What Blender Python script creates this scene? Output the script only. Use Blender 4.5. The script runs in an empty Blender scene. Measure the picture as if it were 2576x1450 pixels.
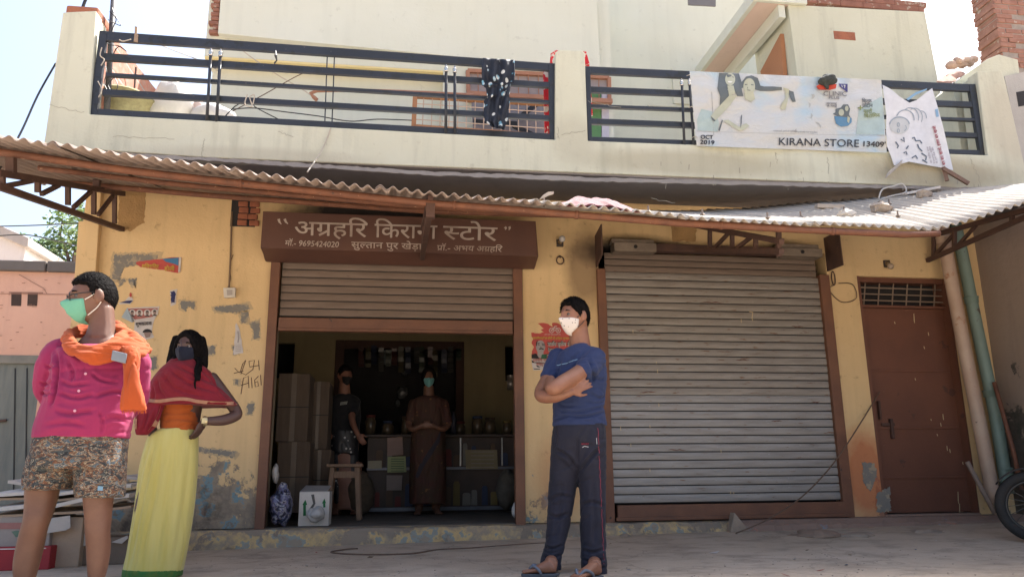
import bpy, bmesh, math, random
from mathutils import Vector, Matrix, noise
from mathutils.bvhtree import BVHTree
random.seed(7)
R = math.radians
sc = bpy.context.scene
COL = sc.collection
# ------------------------------------------------------------------ camera
CX, CY, FL = 1287.5, 725.0, 1960.0          # photo measured on a 2575 x 1450 grid
pit, yaw, rol = R(13.4), R(8.4), R(-0.6)
CAM = Vector((0, -7.0, 0.6))
cf = Vector((math.sin(yaw)*math.cos(pit), math.cos(yaw)*math.cos(pit), math.sin(pit)))
cr0 = Vector((math.cos(yaw), -math.sin(yaw), 0)); cu0 = cr0.cross(cf)
cr = cr0*math.cos(rol) + cu0*math.sin(rol); cu = -cr0*math.sin(rol) + cu0*math.cos(rol)
cam = bpy.data.cameras.new('camera'); camo = bpy.data.objects.new('camera', cam); COL.objects.link(camo)
camo.matrix_world = Matrix(((cr.x, cu.x, -cf.x, CAM.x), (cr.y, cu.y, -cf.y, CAM.y), (cr.z, cu.z, -cf.z, CAM.z), (0, 0, 0, 1)))
cam.sensor_width = 36; cam.lens = 36*FL/2575; cam.clip_end = 400; cam.clip_start = 0.05
sc.camera = camo
# ------------------------------------------------------------------ sky, sun, exposure
SUN = Vector((0.42, 0.34, 0.86)).normalized()
el = math.asin(SUN.z); az = math.atan2(SUN.x, SUN.y)
w = bpy.data.worlds.new('World'); sc.world = w; w.use_nodes = True
nt = w.node_tree; bgn = nt.nodes['Background']
sky = nt.nodes.new('ShaderNodeTexSky'); sky.sky_type = 'NISHITA'; sky.sun_disc = False
sky.sun_elevation = el; sky.sun_rotation = az; sky.air_density = 1.0; sky.dust_density = 5.5; sky.ozone_density = 1.0
nt.links.new(sky.outputs[0], bgn.inputs[0]); bgn.inputs[1].default_value = 0.13
sl = bpy.data.lights.new('sun', 'SUN'); sl.energy = 4.8; sl.angle = R(0.5); sl.color = (1.0, 0.97, 0.92)
so = bpy.data.objects.new('sun', sl); COL.objects.link(so); so.rotation_euler = SUN.to_track_quat('Z', 'Y').to_euler()
sc.view_settings.view_transform = 'Standard'; sc.view_settings.look = 'None'
sc.view_settings.exposure = 1.6; sc.view_settings.gamma = 1

# ------------------------------------------------------------------ helpers
def ray(u, v): return cr*((u-CX)/FL) - cu*((v-CY)/FL) + cf
def P(u, v, Y=0.0):
    d = ray(u, v); return CAM + d*((Y-CAM.y)/d.y)
def PX(u, v, X):
    d = ray(u, v); return CAM + d*((X-CAM.x)/d.x)
def PZ(u, v, Z):
    d = ray(u, v); return CAM + d*((Z-CAM.z)/d.z)
def PXM(Y): return (Y-CAM.y)/1.0/FL*1.0       # metres per grid pixel, roughly, at depth Y
def pr(p):      # world point to grid position
    d = Vector(p)-CAM; return CX+FL*d.dot(cr)/d.dot(cf), CY-FL*d.dot(cu)/d.dot(cf)
def lerp(a, b, t): return a+(b-a)*t
def srgb(r, g, b):
    f = lambda c: (c/255/12.92) if c/255 <= 0.04045 else ((c/255+0.055)/1.055)**2.4
    return (f(r), f(g), f(b))

BASE = {}
def thing(name, label, cat, loc=(0, 0, 0), group=None):
    o = bpy.data.objects.new(name, None); COL.objects.link(o); o.location = loc
    o.empty_display_size = 0.2
    o['label'] = label; o['category'] = cat
    if group: o['group'] = group
    BASE[o.name] = Vector(loc); return o
class MB:
    def __init__(s): s.v = []; s.f = []
    def add(s, vs, fs):
        n = len(s.v); s.v += [Vector(p) for p in vs]; s.f += [tuple(i+n for i in f) for f in fs]; return s
    def box(s, x0, x1, y0, y1, z0, z1):
        return s.add([(x0,y0,z0),(x1,y0,z0),(x1,y1,z0),(x0,y1,z0),(x0,y0,z1),(x1,y0,z1),(x1,y1,z1),(x0,y1,z1)],
              [(0,3,2,1),(4,5,6,7),(0,1,5,4),(1,2,6,5),(2,3,7,6),(3,0,4,7)])
    def obox(s, c, ax, ay, az):      # oriented box: centre and half axes
        c, ax, ay, az = Vector(c), Vector(ax), Vector(ay), Vector(az)
        q = [c-ax-ay-az, c+ax-ay-az, c+ax+ay-az, c-ax+ay-az, c-ax-ay+az, c+ax-ay+az, c+ax+ay+az, c-ax+ay+az]
        return s.add(q, [(0,3,2,1),(4,5,6,7),(0,1,5,4),(1,2,6,5),(2,3,7,6),(3,0,4,7)])
    def bar(s, p, q, w, h, up=(0, 0, 1)):
        p, q = Vector(p), Vector(q); d = (q-p); L = d.length; d.normalize()
        up = Vector(up); side = d.cross(up)
        if side.length < 1e-4: side = d.cross(Vector((0, 1, 0)))
        side.normalize(); u2 = side.cross(d)
        return s.obox((p+q)/2, d*L/2, side*w/2, u2*h/2)
    def prism(s, pts, n):            # closed polygon (3D points) extruded by vector n
        n = Vector(n); pts = [Vector(p) for p in pts]; k = len(pts)
        vs = pts+[p+n for p in pts]
        return s.add(vs, [tuple(range(k)), tuple(range(2*k-1, k-1, -1))]+[(i, i+k, (i+1) % k+k, (i+1) % k) for i in range(k)])
    def flat(s, pts): return s.add(pts, [tuple(range(len(pts)))])
    def rings(s, rs, cap=True, closed=False):
        n = len(rs[0]); vs = [p for r in rs for p in r]; fs = []
        m = len(rs)
        for i in range(m if closed else m-1):
            for j in range(n):
                a, b = i*n+j, i*n+(j+1) % n; c, d = ((i+1) % m)*n+(j+1) % n, ((i+1) % m)*n+j
                fs.append((a, b, c, d))
        if cap and not closed: fs += [tuple(range(n-1, -1, -1)), tuple(range((m-1)*n, m*n))]
        return s.add(vs, fs)
    def tube(s, pts, r, n=8, cap=True, closed=False):
        pts = [Vector(p) for p in pts]; rs = []; k = len(pts); prev = None
        for i, p in enumerate(pts):
            if closed: t = pts[(i+1) % k]-pts[i-1]
            else: t = pts[min(i+1, k-1)]-pts[max(i-1, 0)]
            if t.length < 1e-9: t = Vector((0, 0, 1))
            t.normalize()
            if prev is None:
                a = t.orthogonal().normalized()
            else:
                a = prev-t*prev.dot(t)
                a = a.normalized() if a.length > 1e-6 else t.orthogonal().normalized()
            prev = a; b = t.cross(a)
            rr = r[i] if isinstance(r, (list, tuple)) else r
            rs.append([p+a*rr*math.cos(2*math.pi*j/n)+b*rr*math.sin(2*math.pi*j/n) for j in range(n)])
        return s.rings(rs, cap, closed)
    def lathe(s, c, prof, n=16, axis=(0, 0, 1)):
        c = Vector(c); ax = Vector(axis).normalized(); a = ax.orthogonal().normalized(); b = ax.cross(a)
        return s.rings([[c+ax*h+(a*math.cos(2*math.pi*j/n)+b*math.sin(2*math.pi*j/n))*max(r, 1e-4) for j in range(n)] for r, h in prof])
    def ball(s, c, r, n=10, m=7, axes=None):
        c = Vector(c); A = axes or (Vector((1, 0, 0)), Vector((0, 1, 0)), Vector((0, 0, 1)))
        r = r if isinstance(r, (tuple, list)) else (r, r, r)
        return s.rings([[c+A[0]*r[0]*math.cos(2*math.pi*j/n)*math.sin(t)+A[1]*r[1]*math.sin(2*math.pi*j/n)*math.sin(t)-A[2]*r[2]*math.cos(t) for j in range(n)]
              for t in [max(.02, min(math.pi-.02, math.pi*i/m)) for i in range(m+1)]])
    def mesh(s, name, off=Vector((0, 0, 0))):
        me = bpy.data.meshes.new(name); me.from_pydata([tuple(p-off) for p in s.v], [], s.f); me.update()
        bm = bmesh.new(); bm.from_mesh(me); bmesh.ops.recalc_face_normals(bm, faces=bm.faces); bm.to_mesh(me); bm.free()
        return me
def finish(o, m, smooth=False, bevel=0, seg=2):
    o.data.materials.clear(); o.data.materials.append(m)
    if smooth:
        for p in o.data.polygons: p.use_smooth = True
    if bevel:
        b = o.modifiers.new('bevel', 'BEVEL'); b.width = bevel; b.segments = seg; b.limit_method = 'ANGLE'
    return o
SPLIT = set('vent_brick rough_plaster_patch peeled_paint door_rib toothed_brick loose_brick hook_bolt pipe_clamp pipe_socket folded_bracket vent_hole thin_rod tie_string wrapped_wire corner_pilaster guide_rail mask_strap upper_slats wall_socket eyebrow torn_print side_wall portrait_disc portrait_face portrait_coat printed_flash sandal_strap flap back_store_recess door_jamb roller_channel door_latch button plank_gap feed_wire fork printed_face printed_backdrop printed_hair printed_drop printed_emblem_mark printed_arrow shawl_border closed_room grille_bar window_grille seam chest_print printed_script'.split())
def islands(mb):
    par = list(range(len(mb.v)))
    def find(a):
        while par[a] != a: par[a] = par[par[a]]; a = par[a]
        return a
    for f in mb.f:
        for k in f[1:]: par[find(k)] = find(f[0])
    g = {}
    for f in mb.f: g.setdefault(find(f[0]), []).append(f)
    out = []
    for fs in g.values():
        ids = sorted({k for f in fs for k in f}); mp = {k: i for i, k in enumerate(ids)}; q = MB(); q.v = [mb.v[k] for k in ids]; q.f = [tuple(mp[k] for k in f) for f in fs]; out.append(q)
    return out
def part(parent, name, mb, m, smooth=False, bevel=0, label=None):
    if isinstance(mb, MB) and name in SPLIT:
        gs = islands(mb)
        if len(gs) > 1:
            return [part1(parent, name, q, m, smooth, bevel, label) for q in gs][0]
    return part1(parent, name, mb, m, smooth, bevel, label)
def part1(parent, name, mb, m, smooth=False, bevel=0, label=None):
    off = BASE[parent.name]
    me = mb.mesh(name, off) if isinstance(mb, MB) else mb
    o = bpy.data.objects.new(name, me); COL.objects.link(o); o.parent = parent; BASE[o.name] = off
    if not isinstance(mb, MB):
        for vv in me.vertices: vv.co -= off
    if label: o['label'] = label
    return finish(o, m, smooth, bevel)
def solo(name, mb, m, label, cat, group=None, smooth=False, bevel=0):
    n = len(mb.v); lo = Vector((sum(p.x for p in mb.v)/n, sum(p.y for p in mb.v)/n, min(p.z for p in mb.v)))
    o = bpy.data.objects.new(name, mb.mesh(name, lo)); COL.objects.link(o); o.location = lo; BASE[o.name] = lo
    o['label'] = label; o['category'] = cat
    if group: o['group'] = group
    return finish(o, m, smooth, bevel)
def struct(name, mb, m, smooth=False):
    o = bpy.data.objects.new(name, mb.mesh(name)); COL.objects.link(o); o['kind'] = 'structure'; BASE[o.name] = Vector((0, 0, 0))
    o['label'] = name.replace('_', ' '); return finish(o, m, smooth)
def pxpoly(pts, Y): return [P(u, v, Y) for u, v in pts]
def slab(pts, Y, th): return MB().prism(pxpoly(pts, Y), (0, th, 0))
def jag(pts, step=6, amp=2.0, seed=0):
    rn = random.Random(seed); out = []
    for i in range(len(pts)):
        a, b = pts[i], pts[(i+1) % len(pts)]; L = math.dist(a, b); n = max(1, int(L/step))
        for k in range(n):
            t = k/n; out.append((a[0]+(b[0]-a[0])*t+rn.uniform(-amp, amp), a[1]+(b[1]-a[1])*t+rn.uniform(-amp, amp)))
    return out
def bez(pts, n=8):      # Catmull-Rom through points
    pts = [Vector(p) for p in pts]; out = []
    for i in range(len(pts)-1):
        p0, p1, p2, p3 = pts[max(i-1, 0)], pts[i], pts[i+1], pts[min(i+2, len(pts)-1)]
        for k in range(n):
            t = k/n
            out.append(0.5*((2*p1)+(p2-p0)*t+(2*p0-5*p1+4*p2-p3)*t*t+(3*p1-p0-3*p2+p3)*t**3))
    out.append(pts[-1]); return out
def wire(pts, n=6): return bez(pts, n)

# ------------------------------------------------------------------ materials
def newmat(name):
    m = bpy.data.materials.new(name); m.use_nodes = True
    return m, m.node_tree, m.node_tree.nodes['Principled BSDF']
def N(nt, t, **k):
    n = nt.nodes.new(t)
    for a, b in k.items(): setattr(n, a, b)
    return n
def noi(nt, co, scale, detail=4, rough=0.55, dist=0.0):
    n = N(nt, 'ShaderNodeTexNoise'); n.inputs['Scale'].default_value = scale; n.inputs['Detail'].default_value = detail
    n.inputs['Roughness'].default_value = rough; n.inputs['Distortion'].default_value = dist
    nt.links.new(co, n.inputs['Vector']); return n.outputs['Fac']
def ramp(nt, fac, stops, interp='LINEAR'):
    r = N(nt, 'ShaderNodeValToRGB'); cr_ = r.color_ramp; cr_.interpolation = interp
    while len(cr_.elements) < len(stops): cr_.elements.new(0.5)
    for e, (p, c) in zip(cr_.elements, stops):
        e.position = p; e.color = (c, c, c, 1) if isinstance(c, (int, float)) else (*c[:3], 1)
    nt.links.new(fac, r.inputs[0]); return r.outputs[0]
def mixc(nt, fac, a, b):
    m = N(nt, 'ShaderNodeMix', data_type='RGBA')
    for s, v in ((m.inputs[0], fac), (m.inputs[6], a), (m.inputs[7], b)):
        if isinstance(v, (int, float)): s.default_value = v
        elif isinstance(v, tuple): s.default_value = (*v[:3], 1)
        else: nt.links.new(v, s)
    return m.outputs[2]
def mth(nt, op, a, b=0.0, c=None, clamp=False):
    m = N(nt, 'ShaderNodeMath', operation=op, use_clamp=clamp)
    for s, v in zip(m.inputs, (a, b, c)):
        if v is None: continue
        if isinstance(v, (int, float)): s.default_value = v
        else: nt.links.new(v, s)
    return m.outputs[0]
def coords(nt, sx=1, sy=1, sz=1, kind='Object'):
    tc = N(nt, 'ShaderNodeTexCoord'); mp = N(nt, 'ShaderNodeMapping'); mp.inputs['Scale'].default_value = (sx, sy, sz)
    nt.links.new(tc.outputs[kind], mp.inputs[0]); return mp.outputs[0]
def bump(nt, bs, h, strength=0.3, dist=0.01):
    b = N(nt, 'ShaderNodeBump'); b.inputs['Strength'].default_value = strength; b.inputs['Distance'].default_value = dist
    nt.links.new(h, b.inputs['Height']); nt.links.new(b.outputs[0], bs.inputs['Normal'])
def mat(name, c1, c2=None, scale=6, rough=0.85, bmp=0.25, bscale=60, metal=0.0, aniso=(1, 1, 1), lo=0.35, hi=0.68, spots=None, sheen=0, dist=0.008, detail=5):
    """two-tone noise surface with fine bump; spots = (colour, scale, threshold)"""
    m, t, bs = newmat(name); co = coords(t, *aniso)
    if c2 is None: c2 = tuple(x*0.78 for x in c1)
    col = ramp(t, noi(t, co, scale, detail), [(lo, c1), (hi, c2)])
    fine = noi(t, co, bscale, 3)
    col = mixc(t, mth(t, 'MULTIPLY', fine, 0.35), col, tuple(x*0.6 for x in c1))
    if spots:
        for k, (sc_, ss, th) in enumerate(spots):
            nn = noi(t, coords(t, aniso[0], aniso[1], aniso[2]*(1+.13*k)), ss, 6, 0.6)
            col = mixc(t, ramp(t, nn, [(th, 0.0), (th+0.03, 1.0)]), col, sc_)
    t.links.new(col, bs.inputs['Base Color']); bs.inputs['Roughness'].default_value = rough; bs.inputs['Metallic'].default_value = metal
    if sheen: bs.inputs['Sheen Weight'].default_value = sheen
    if bmp: bump(t, bs, fine, bmp, dist)
    return m
def plain(name, c, rough=0.7, metal=0.0, bmp=0.0):
    return mat(name, c, tuple(x*0.85 for x in c), 8, rough, bmp, 80, metal)

def wall_mat(name, base, base2, peel=None, blotches=(), top_dirt=None, zlo=0.2, zhi=1.0, streak=0.25, bmpd=0.012, peelx=1.0):
    m, t, bs = newmat(name); co = coords(t)
    n1 = noi(t, co, 1.3, 5, .6); col = ramp(t, n1, [(0.3, base), (0.72, base2)])
    n2 = noi(t, coords(t, 9, 9, 0.8), 1.0, 4)            # vertical dirt streaks
    col = mixc(t, mth(t, 'MULTIPLY', ramp(t, n2, [(0.5, 0.0), (0.75, 1.0)]), streak), col, tuple(x*0.5 for x in base))
    fine = noi(t, co, 55, 4, .6); grit = noi(t, co, 11, 6, .65)
    col = mixc(t, ramp(t, grit, [(0.62, 0.0), (0.75, 0.45)]), col, tuple(x*0.62 for x in base))
    h = mth(t, 'ADD', mth(t, 'MULTIPLY', fine, 0.4), grit)
    sep = N(t, 'ShaderNodeSeparateXYZ'); tc = N(t, 'ShaderNodeTexCoord'); t.links.new(tc.outputs['Object'], sep.inputs[0])
    if peel:
        g = N(t, 'ShaderNodeMapRange'); g.inputs[1].default_value = zlo; g.inputs[2].default_value = zhi; g.inputs[3].default_value = 0.42; g.inputs[4].default_value = 0.0
        t.links.new(sep.outputs[2], g.inputs[0])
        gx = N(t, 'ShaderNodeMapRange'); gx.inputs[1].default_value = -1.2; gx.inputs[2].default_value = .9; gx.inputs[3].default_value = 1.0; gx.inputs[4].default_value = peelx
        t.links.new(sep.outputs[0], gx.inputs[0])
        g.inputs[4].default_value = -.02
        gg = mth(t, 'MULTIPLY', g.outputs[0], gx.outputs[0])
        pn = mth(t, 'ADD', noi(t, co, 3.6, 9, .68, .3), gg)
        msk = ramp(t, pn, [(0.70, 0.0), (0.73, 1.0)])
        pc = ramp(t, noi(t, co, 5.5, 5, .6), [(0.3, peel[0]), (0.44, peel[1]), (0.55, peel[0]), (0.575, peel[2]), (0.615, peel[2]), (0.64, peel[1])])
        col = mixc(t, msk, col, pc)
        h = mth(t, 'SUBTRACT', h, mth(t, 'MULTIPLY', msk, 0.8))
        msk2 = ramp(t, pn, [(0.86, 0.0), (0.98, 0.8)])
        col = mixc(t, msk2, col, (0.07, 0.055, 0.045))
    for (c, r, colr, amt) in blotches:
        mp = N(t, 'ShaderNodeMapping'); mp.inputs['Location'].default_value = tuple(-a/b for a, b in zip(c, r)); mp.inputs['Scale'].default_value = tuple(1/b for b in r)
        t.links.new(tc.outputs['Object'], mp.inputs[0])
        gr = N(t, 'ShaderNodeTexGradient', gradient_type='SPHERICAL'); t.links.new(mp.outputs[0], gr.inputs[0])
        k = mth(t, 'MULTIPLY', ramp(t, mth(t, 'ADD', gr.outputs[1], mth(t, 'MULTIPLY', mth(t, 'SUBTRACT', grit, .5), .3)), [(0.03, 0.0), (0.5, 1.0)]), amt)
        col = mixc(t, k, col, colr)
    t.links.new(col, bs.inputs['Base Color']); bs.inputs['Roughness'].default_value = 0.92
    bump(t, bs, h, 0.45, bmpd); return m
def brick_mat(name, c1, c2, mortar, scale=1.0, rot=(math.pi/2, 0, 0), bw=0.23, rh=0.075, ms=0.012):
    m, t, bs = newmat(name); tc = N(t, 'ShaderNodeTexCoord'); mp = N(t, 'ShaderNodeMapping'); mp.inputs['Rotation'].default_value = rot
    t.links.new(tc.outputs['Object'], mp.inputs[0])
    b = N(t, 'ShaderNodeTexBrick'); b.inputs['Color1'].default_value = (*c1, 1); b.inputs['Color2'].default_value = (*c2, 1); b.inputs['Mortar'].default_value = (*mortar, 1)
    b.inputs['Scale'].default_value = scale; b.inputs['Brick Width'].default_value = bw; b.inputs['Row Height'].default_value = rh
    b.inputs['Mortar Size'].default_value = ms; b.inputs['Mortar Smooth'].default_value = 0.3
    t.links.new(mp.outputs[0], b.inputs[0])
    n = noi(t, tc.outputs['Object'], 14, 6, .65)
    col = mixc(t, ramp(t, n, [(0.45, 0.0), (0.7, 0.7)]), b.outputs[0], mortar)
    t.links.new(col, bs.inputs['Base Color']); bs.inputs['Roughness'].default_value = 0.95
    bump(t, bs, mth(t, 'SUBTRACT', mth(t, 'MULTIPLY', n, 0.5), b.outputs[1]), 0.8, 0.015); return m

# ------------------------------------------------------------------ lettering
def glyphs(s):
    """2D triangles of a run of text (font units, size 1) and its right end"""
    c = bpy.data.curves.new('run', 'FONT'); c.body = s; c.size = 1; c.resolution_u = 3
    o = bpy.data.objects.new('run', c); COL.objects.link(o)
    bpy.context.view_layer.update()
    dg = bpy.context.evaluated_depsgraph_get()
    me = bpy.data.meshes.new_from_object(o.evaluated_get(dg))
    vs = [(v.co.x, v.co.y) for v in me.vertices]; fs = [tuple(p.vertices) for p in me.polygons]
    bpy.data.objects.remove(o); bpy.data.curves.remove(c); bpy.data.meshes.remove(me)
    return vs, fs
GC = {}
def hindi(s):
    """{x} half form (stem cut off), x/ conjunct with a ra stroke; the short-i sign is typed before its consonant"""
    if s in GC: return GC[s]
    V, F = [], []; pen = 0.0; i = 0
    def put(vs, fs, dx):
        n = len(V); V.extend((x+dx, y) for x, y in vs); F.extend(tuple(k+n for k in f) for f in fs)
    while i < len(s):
        if s[i] == '{':
            vs, fs = glyphs(s[i+1]); xm = max(x for x, y in vs); cut = xm-0.205
            bm = bmesh.new(); bv = [bm.verts.new((x, y, 0)) for x, y in vs]
            for f in fs:
                try: bm.faces.new([bv[k] for k in f])
                except ValueError: pass
            bmesh.ops.bisect_plane(bm, geom=bm.verts[:]+bm.edges[:]+bm.faces[:], plane_co=(cut, 0, 0), plane_no=(1, 0, 0), clear_outer=True)
            bm.verts.index_update(); bm.verts.ensure_lookup_table()
            put([(v.co.x, v.co.y) for v in bm.verts], [tuple(v.index for v in f.verts) for f in bm.faces], pen)
            bm.free(); pen += cut-0.005; i += 3
        elif s[i] == '/':
            x = pen-0.13; put([(x, .30), (x, .20), (x-.30, -.02), (x-.34, .06)], [(0, 1, 2, 3)], 0); i += 1
        else:
            j = i
            while j < len(s) and s[j] not in '{/': j += 1
            run = s[i:j]
            if run.strip():
                vs, fs = glyphs(run)
                if vs:
                    put(vs, fs, pen); pen += max(x for x, y in vs)-0.01
            pen += 0.26*(len(run)-len(run.rstrip(' '))); i = j
    par = list(range(len(V)))
    def find(a):
        while par[a] != a: par[a] = par[par[a]]; a = par[a]
        return a
    for q in F:
        for k in q[1:]: par[find(k)] = find(q[0])
    ids = {}; lay = [ids.setdefault(find(k), len(ids)) % 5 for k in range(len(V))]
    GC[s] = (V, F, pen, lay); return GC[s]
def text_px(mb, s, a, b, h, surf, shear=0.0, bold=0):
    """lettering along the grid line a-b, capital height h (grid px), laid onto surf(u, v)"""
    V, F, W, lay = hindi(s)      # overlapping glyphs lie a fraction of a millimetre apart
    if not V: return mb
    dx, dy = b[0]-a[0], b[1]-a[1]; L = math.hypot(dx, dy); ex, ey = dx/L, dy/L
    k = h/0.70
    for n_, (ox, oy) in enumerate(((0, 0), (bold, 0), (0, bold)) if bold else ((0, 0),)):
        vs = []
        for (x, y), l_ in zip(V, lay):
            u, v = a[0]+dx*x/W+ey*(y*k)+ex*y*k*shear+ox, a[1]+dy*x/W-ex*(y*k)+oy
            vs.append(surf(u, v)-ray(u, v)*(.00035*(l_+5*n_)))
        mb.add(vs, F)
    return mb
def stroke_px(mb, pts, wd, surf):
    """a painted brush line of grid width wd along grid points"""
    n = len(pts); q = []
    for i, (x, y) in enumerate(pts):
        x0, y0 = pts[max(i-1, 0)]; x1, y1 = pts[min(i+1, n-1)]; L = math.hypot(x1-x0, y1-y0) or 1
        nx, ny = -(y1-y0)/L, (x1-x0)/L; ww = (wd[i] if isinstance(wd, (list, tuple)) else wd)/2
        q.append((surf(x+nx*ww, y+ny*ww), surf(x-nx*ww, y-ny*ww)))
    mb.add([p for ab in q for p in ab], [(2*i, 2*i+1, 2*i+3, 2*i+2) for i in range(n-1)]); return mb
def ell_px(c, rx, ry, n=20, a0=0, a1=360):
    return [(c[0]+rx*math.cos(R(a0+(a1-a0)*i/n)), c[1]+ry*math.sin(R(a0+(a1-a0)*i/n))) for i in range(n+(0 if a1-a0 >= 360 else 1))]
def onY(Y): return lambda u, v: P(u, v, Y)

# ================================================================== materials in use
M = {}
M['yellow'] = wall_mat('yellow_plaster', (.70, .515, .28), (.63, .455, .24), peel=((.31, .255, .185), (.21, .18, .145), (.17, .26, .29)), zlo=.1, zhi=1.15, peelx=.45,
    blotches=[((-.25, -.0, 2.98), (.95, .9, .16), (.02, .02, .03), .95), ((2.25, 0, 2.66), (.75, .9, .22), (.02, .018, .02), .97), ((3.75, 0, 2.68), (.5, .9, .2), (.03, .025, .02), .9),  # near-black oval over the sign board, sooty smears around the right shutter
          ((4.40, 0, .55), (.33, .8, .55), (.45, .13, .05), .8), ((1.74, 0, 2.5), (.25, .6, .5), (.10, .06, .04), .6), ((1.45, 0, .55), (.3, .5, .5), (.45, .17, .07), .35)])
M['cream'] = wall_mat('pale_cream_plaster', (.565, .565, .455), (.515, .51, .395), streak=.4, blotches=[((2.6, -.7, 3.32), (1.3, .5, .16), (.34, .30, .21), .55), ((5.0, -.7, 3.34), (1.1, .5, .22), (.33, .28, .19), .7), ((-1.2, -.7, 3.2), (1.2, .5, .10), (.4, .37, .29), .5), ((1.5, -.7, 3.5), (.25, .5, .3), (.42, .40, .31), .5), ((5.9, -.7, 3.9), (.35, .6, .6), (.42, .38, .30), .6)])
M['cream_lit'] = wall_mat('pale_mint_plaster', (.59, .605, .53), (.565, .575, .485), streak=.10, bmpd=.006)
M['soffit_yellow'] = wall_mat('soffit_paint', (.72, .60, .30), (.68, .56, .27), streak=.05)
M['stair_pink'] = wall_mat('stair_underside', (.66, .50, .42), (.60, .46, .38), streak=.1)  # pink of bounced light put into the underside's base colour
M['cement'] = wall_mat('bare_cement', (.30, .275, .255), (.22, .20, .19), streak=.3)
M['slab_under'] = wall_mat('slab_underside', (.27, .245, .235), (.19, .175, .17), streak=.2)
M['plinth'] = wall_mat('worn_plinth', (.30, .245, .185), (.22, .18, .14), peel=((.56, .40, .19), (.30, .25, .19), (.27, .29, .26)), zlo=-.3, zhi=.75)
M['plinth_red'] = wall_mat('worn_red_plinth', (.30, .20, .15), (.24, .17, .14), peel=((.40, .18, .12), (.22, .26, .28), (.25, .2, .17)), zlo=-.6, zhi=.5)
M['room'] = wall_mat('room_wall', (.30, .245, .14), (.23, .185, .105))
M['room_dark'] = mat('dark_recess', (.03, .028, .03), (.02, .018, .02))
M['floor_in'] = mat('shop_floor', (.16, .135, .11), (.10, .085, .07), 5, .9, .3)
M['brown_paint'] = mat('red_oxide_paint', (.19, .083, .045), (.13, .058, .036), 5, .6, .25, 70, spots=[((.34, .16, .08), 22, .70), ((.05, .03, .025), 14, .68)])
M['sign_paint'] = mat('sign_board_paint', (.118, .054, .038), (.088, .041, .031), 3, .55, .15, 60, spots=[((.17, .08, .05), 26, .72)])
M['sign_white'] = mat('faded_white_lettering', (.48, .41, .36), (.24, .17, .13), 4.0, .8, .1, 60, lo=.42, hi=.72)
M['sign_yellow'] = mat('faded_yellow_lettering', (.36, .29, .13), (.19, .12, .06), 6, .8, .1, 60)
M['pipe_rust'] = mat('rusty_pipe', (.21, .085, .045), (.13, .055, .035), 9, .7, .3, 70, spots=[((.40, .24, .15), 30, .66), ((.06, .035, .03), 18, .66)])
M['truss'] = mat('dark_rusty_steel', (.10, .052, .038), (.065, .036, .03), 10, .75, .3, 70, spots=[((.2, .10, .06), 25, .68)])
M['rail_blue'] = mat('slate_blue_rail_paint', (.026, .031, .044), (.018, .021, .027), 2.4, .5, .2, 50, spots=[((.16, .13, .11), 34, .70), ((.018, .02, .022), 6, .56)])
M['steel_bright'] = plain('polished_steel', (.7, .66, .6), .25, 1.0)
M['zinc'] = mat('galvanised_slats', (.36, .355, .35), (.27, .255, .24), 3, .42, .35, 120, .75, aniso=(1, 1, 9), spots=[((.20, .11, .065), 6, .64), ((.50, .52, .54), 24, .66), ((.09, .065, .05), 15, .68)])
M['zinc_brown'] = mat('dusty_slats', (.235, .18, .145), (.185, .14, .11), 3, .62, .35, 120, .45, aniso=(1, 1, 7), spots=[((.12, .07, .05), 12, .66), ((.33, .30, .27), 30, .69)])
M['channel'] = mat('grey_channel', (.30, .25, .2), (.2, .16, .13), 8, .6, .3, 70, .4)
M['asbestos'] = mat('weathered_corrugated_sheet', (.50, .45, .385), (.40, .35, .30), 5, .93, .4, 60, aniso=(6, .7, 1), spots=[((.40, .22, .14), 5, .72), ((.2, .17, .15), 12, .74)])
M['asbestos_left'] = mat('brown_grey_corrugated_sheet', (.40, .32, .27), (.30, .235, .20), 5, .93, .4, 60, aniso=(6, .7, 1), spots=[((.18, .13, .10), 7, .70)])
M['brick'] = brick_mat('old_red_brick', (.44, .19, .125), (.36, .15, .10), (.36, .31, .27))
M['brick_x'] = brick_mat('old_red_brick_side', (.44, .19, .125), (.34, .14, .10), (.36, .31, .27), rot=(math.pi/2, 0, math.pi/2))
M['terracotta'] = mat('terracotta', (.36, .13, .07), (.27, .10, .06), 8, .9, .5, 30, dist=.02)
M['door_brown'] = mat('brown_door_paint', (.17, .068, .040), (.13, .053, .034), 2.2, .6, .15, 60, spots=[((.09, .042, .032), 3, .64), ((.22, .11, .07), 40, .70)])
M['fleck'] = plain('paint_drip', (.62, .5, .3), .7)
M['black'] = plain('black', (.012, .012, .014), .6)
M['wire'] = plain('wire_black', (.02, .02, .022), .5)
M['wire_pale'] = plain('cord_pale', (.5, .44, .36), .8)
M['rope'] = mat('brown_rope', (.16, .10, .07), (.1, .07, .05), 30, .9, .4, 90)
M['white_plastic'] = plain('white_plastic', (.70, .66, .58), .35)
M['bulb'] = plain('frosted_bulb', (.62, .60, .60), .15)
M['brass'] = plain('dull_brass', (.36, .26, .14), .4, .7)
M['pipe_cream'] = mat('cream_pvc_pipe', (.52, .40, .31), (.40, .27, .2), 2, .5, .15, 60, spots=[((.30, .13, .06), 2.2, .60), ((.2, .15, .12), 14, .70)])
M['pipe_green'] = mat('green_pvc_pipe', (.20, .29, .25), (.155, .215, .185), 2.5, .55, .15, 60, spots=[((.10, .09, .08), 9, .64), ((.34, .30, .24), 5, .66)])
M['nbr_wall'] = wall_mat('brown_neighbour_plaster', (.32, .25, .205), (.26, .20, .165), peel=((.06, .055, .045), (.1, .085, .07), (.05, .05, .04)), zlo=.2, zhi=1.9)
M['pink'] = wall_mat('salmon_wash_wall', (.66, .40, .30), (.60, .35, .26), streak=.12)
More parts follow.
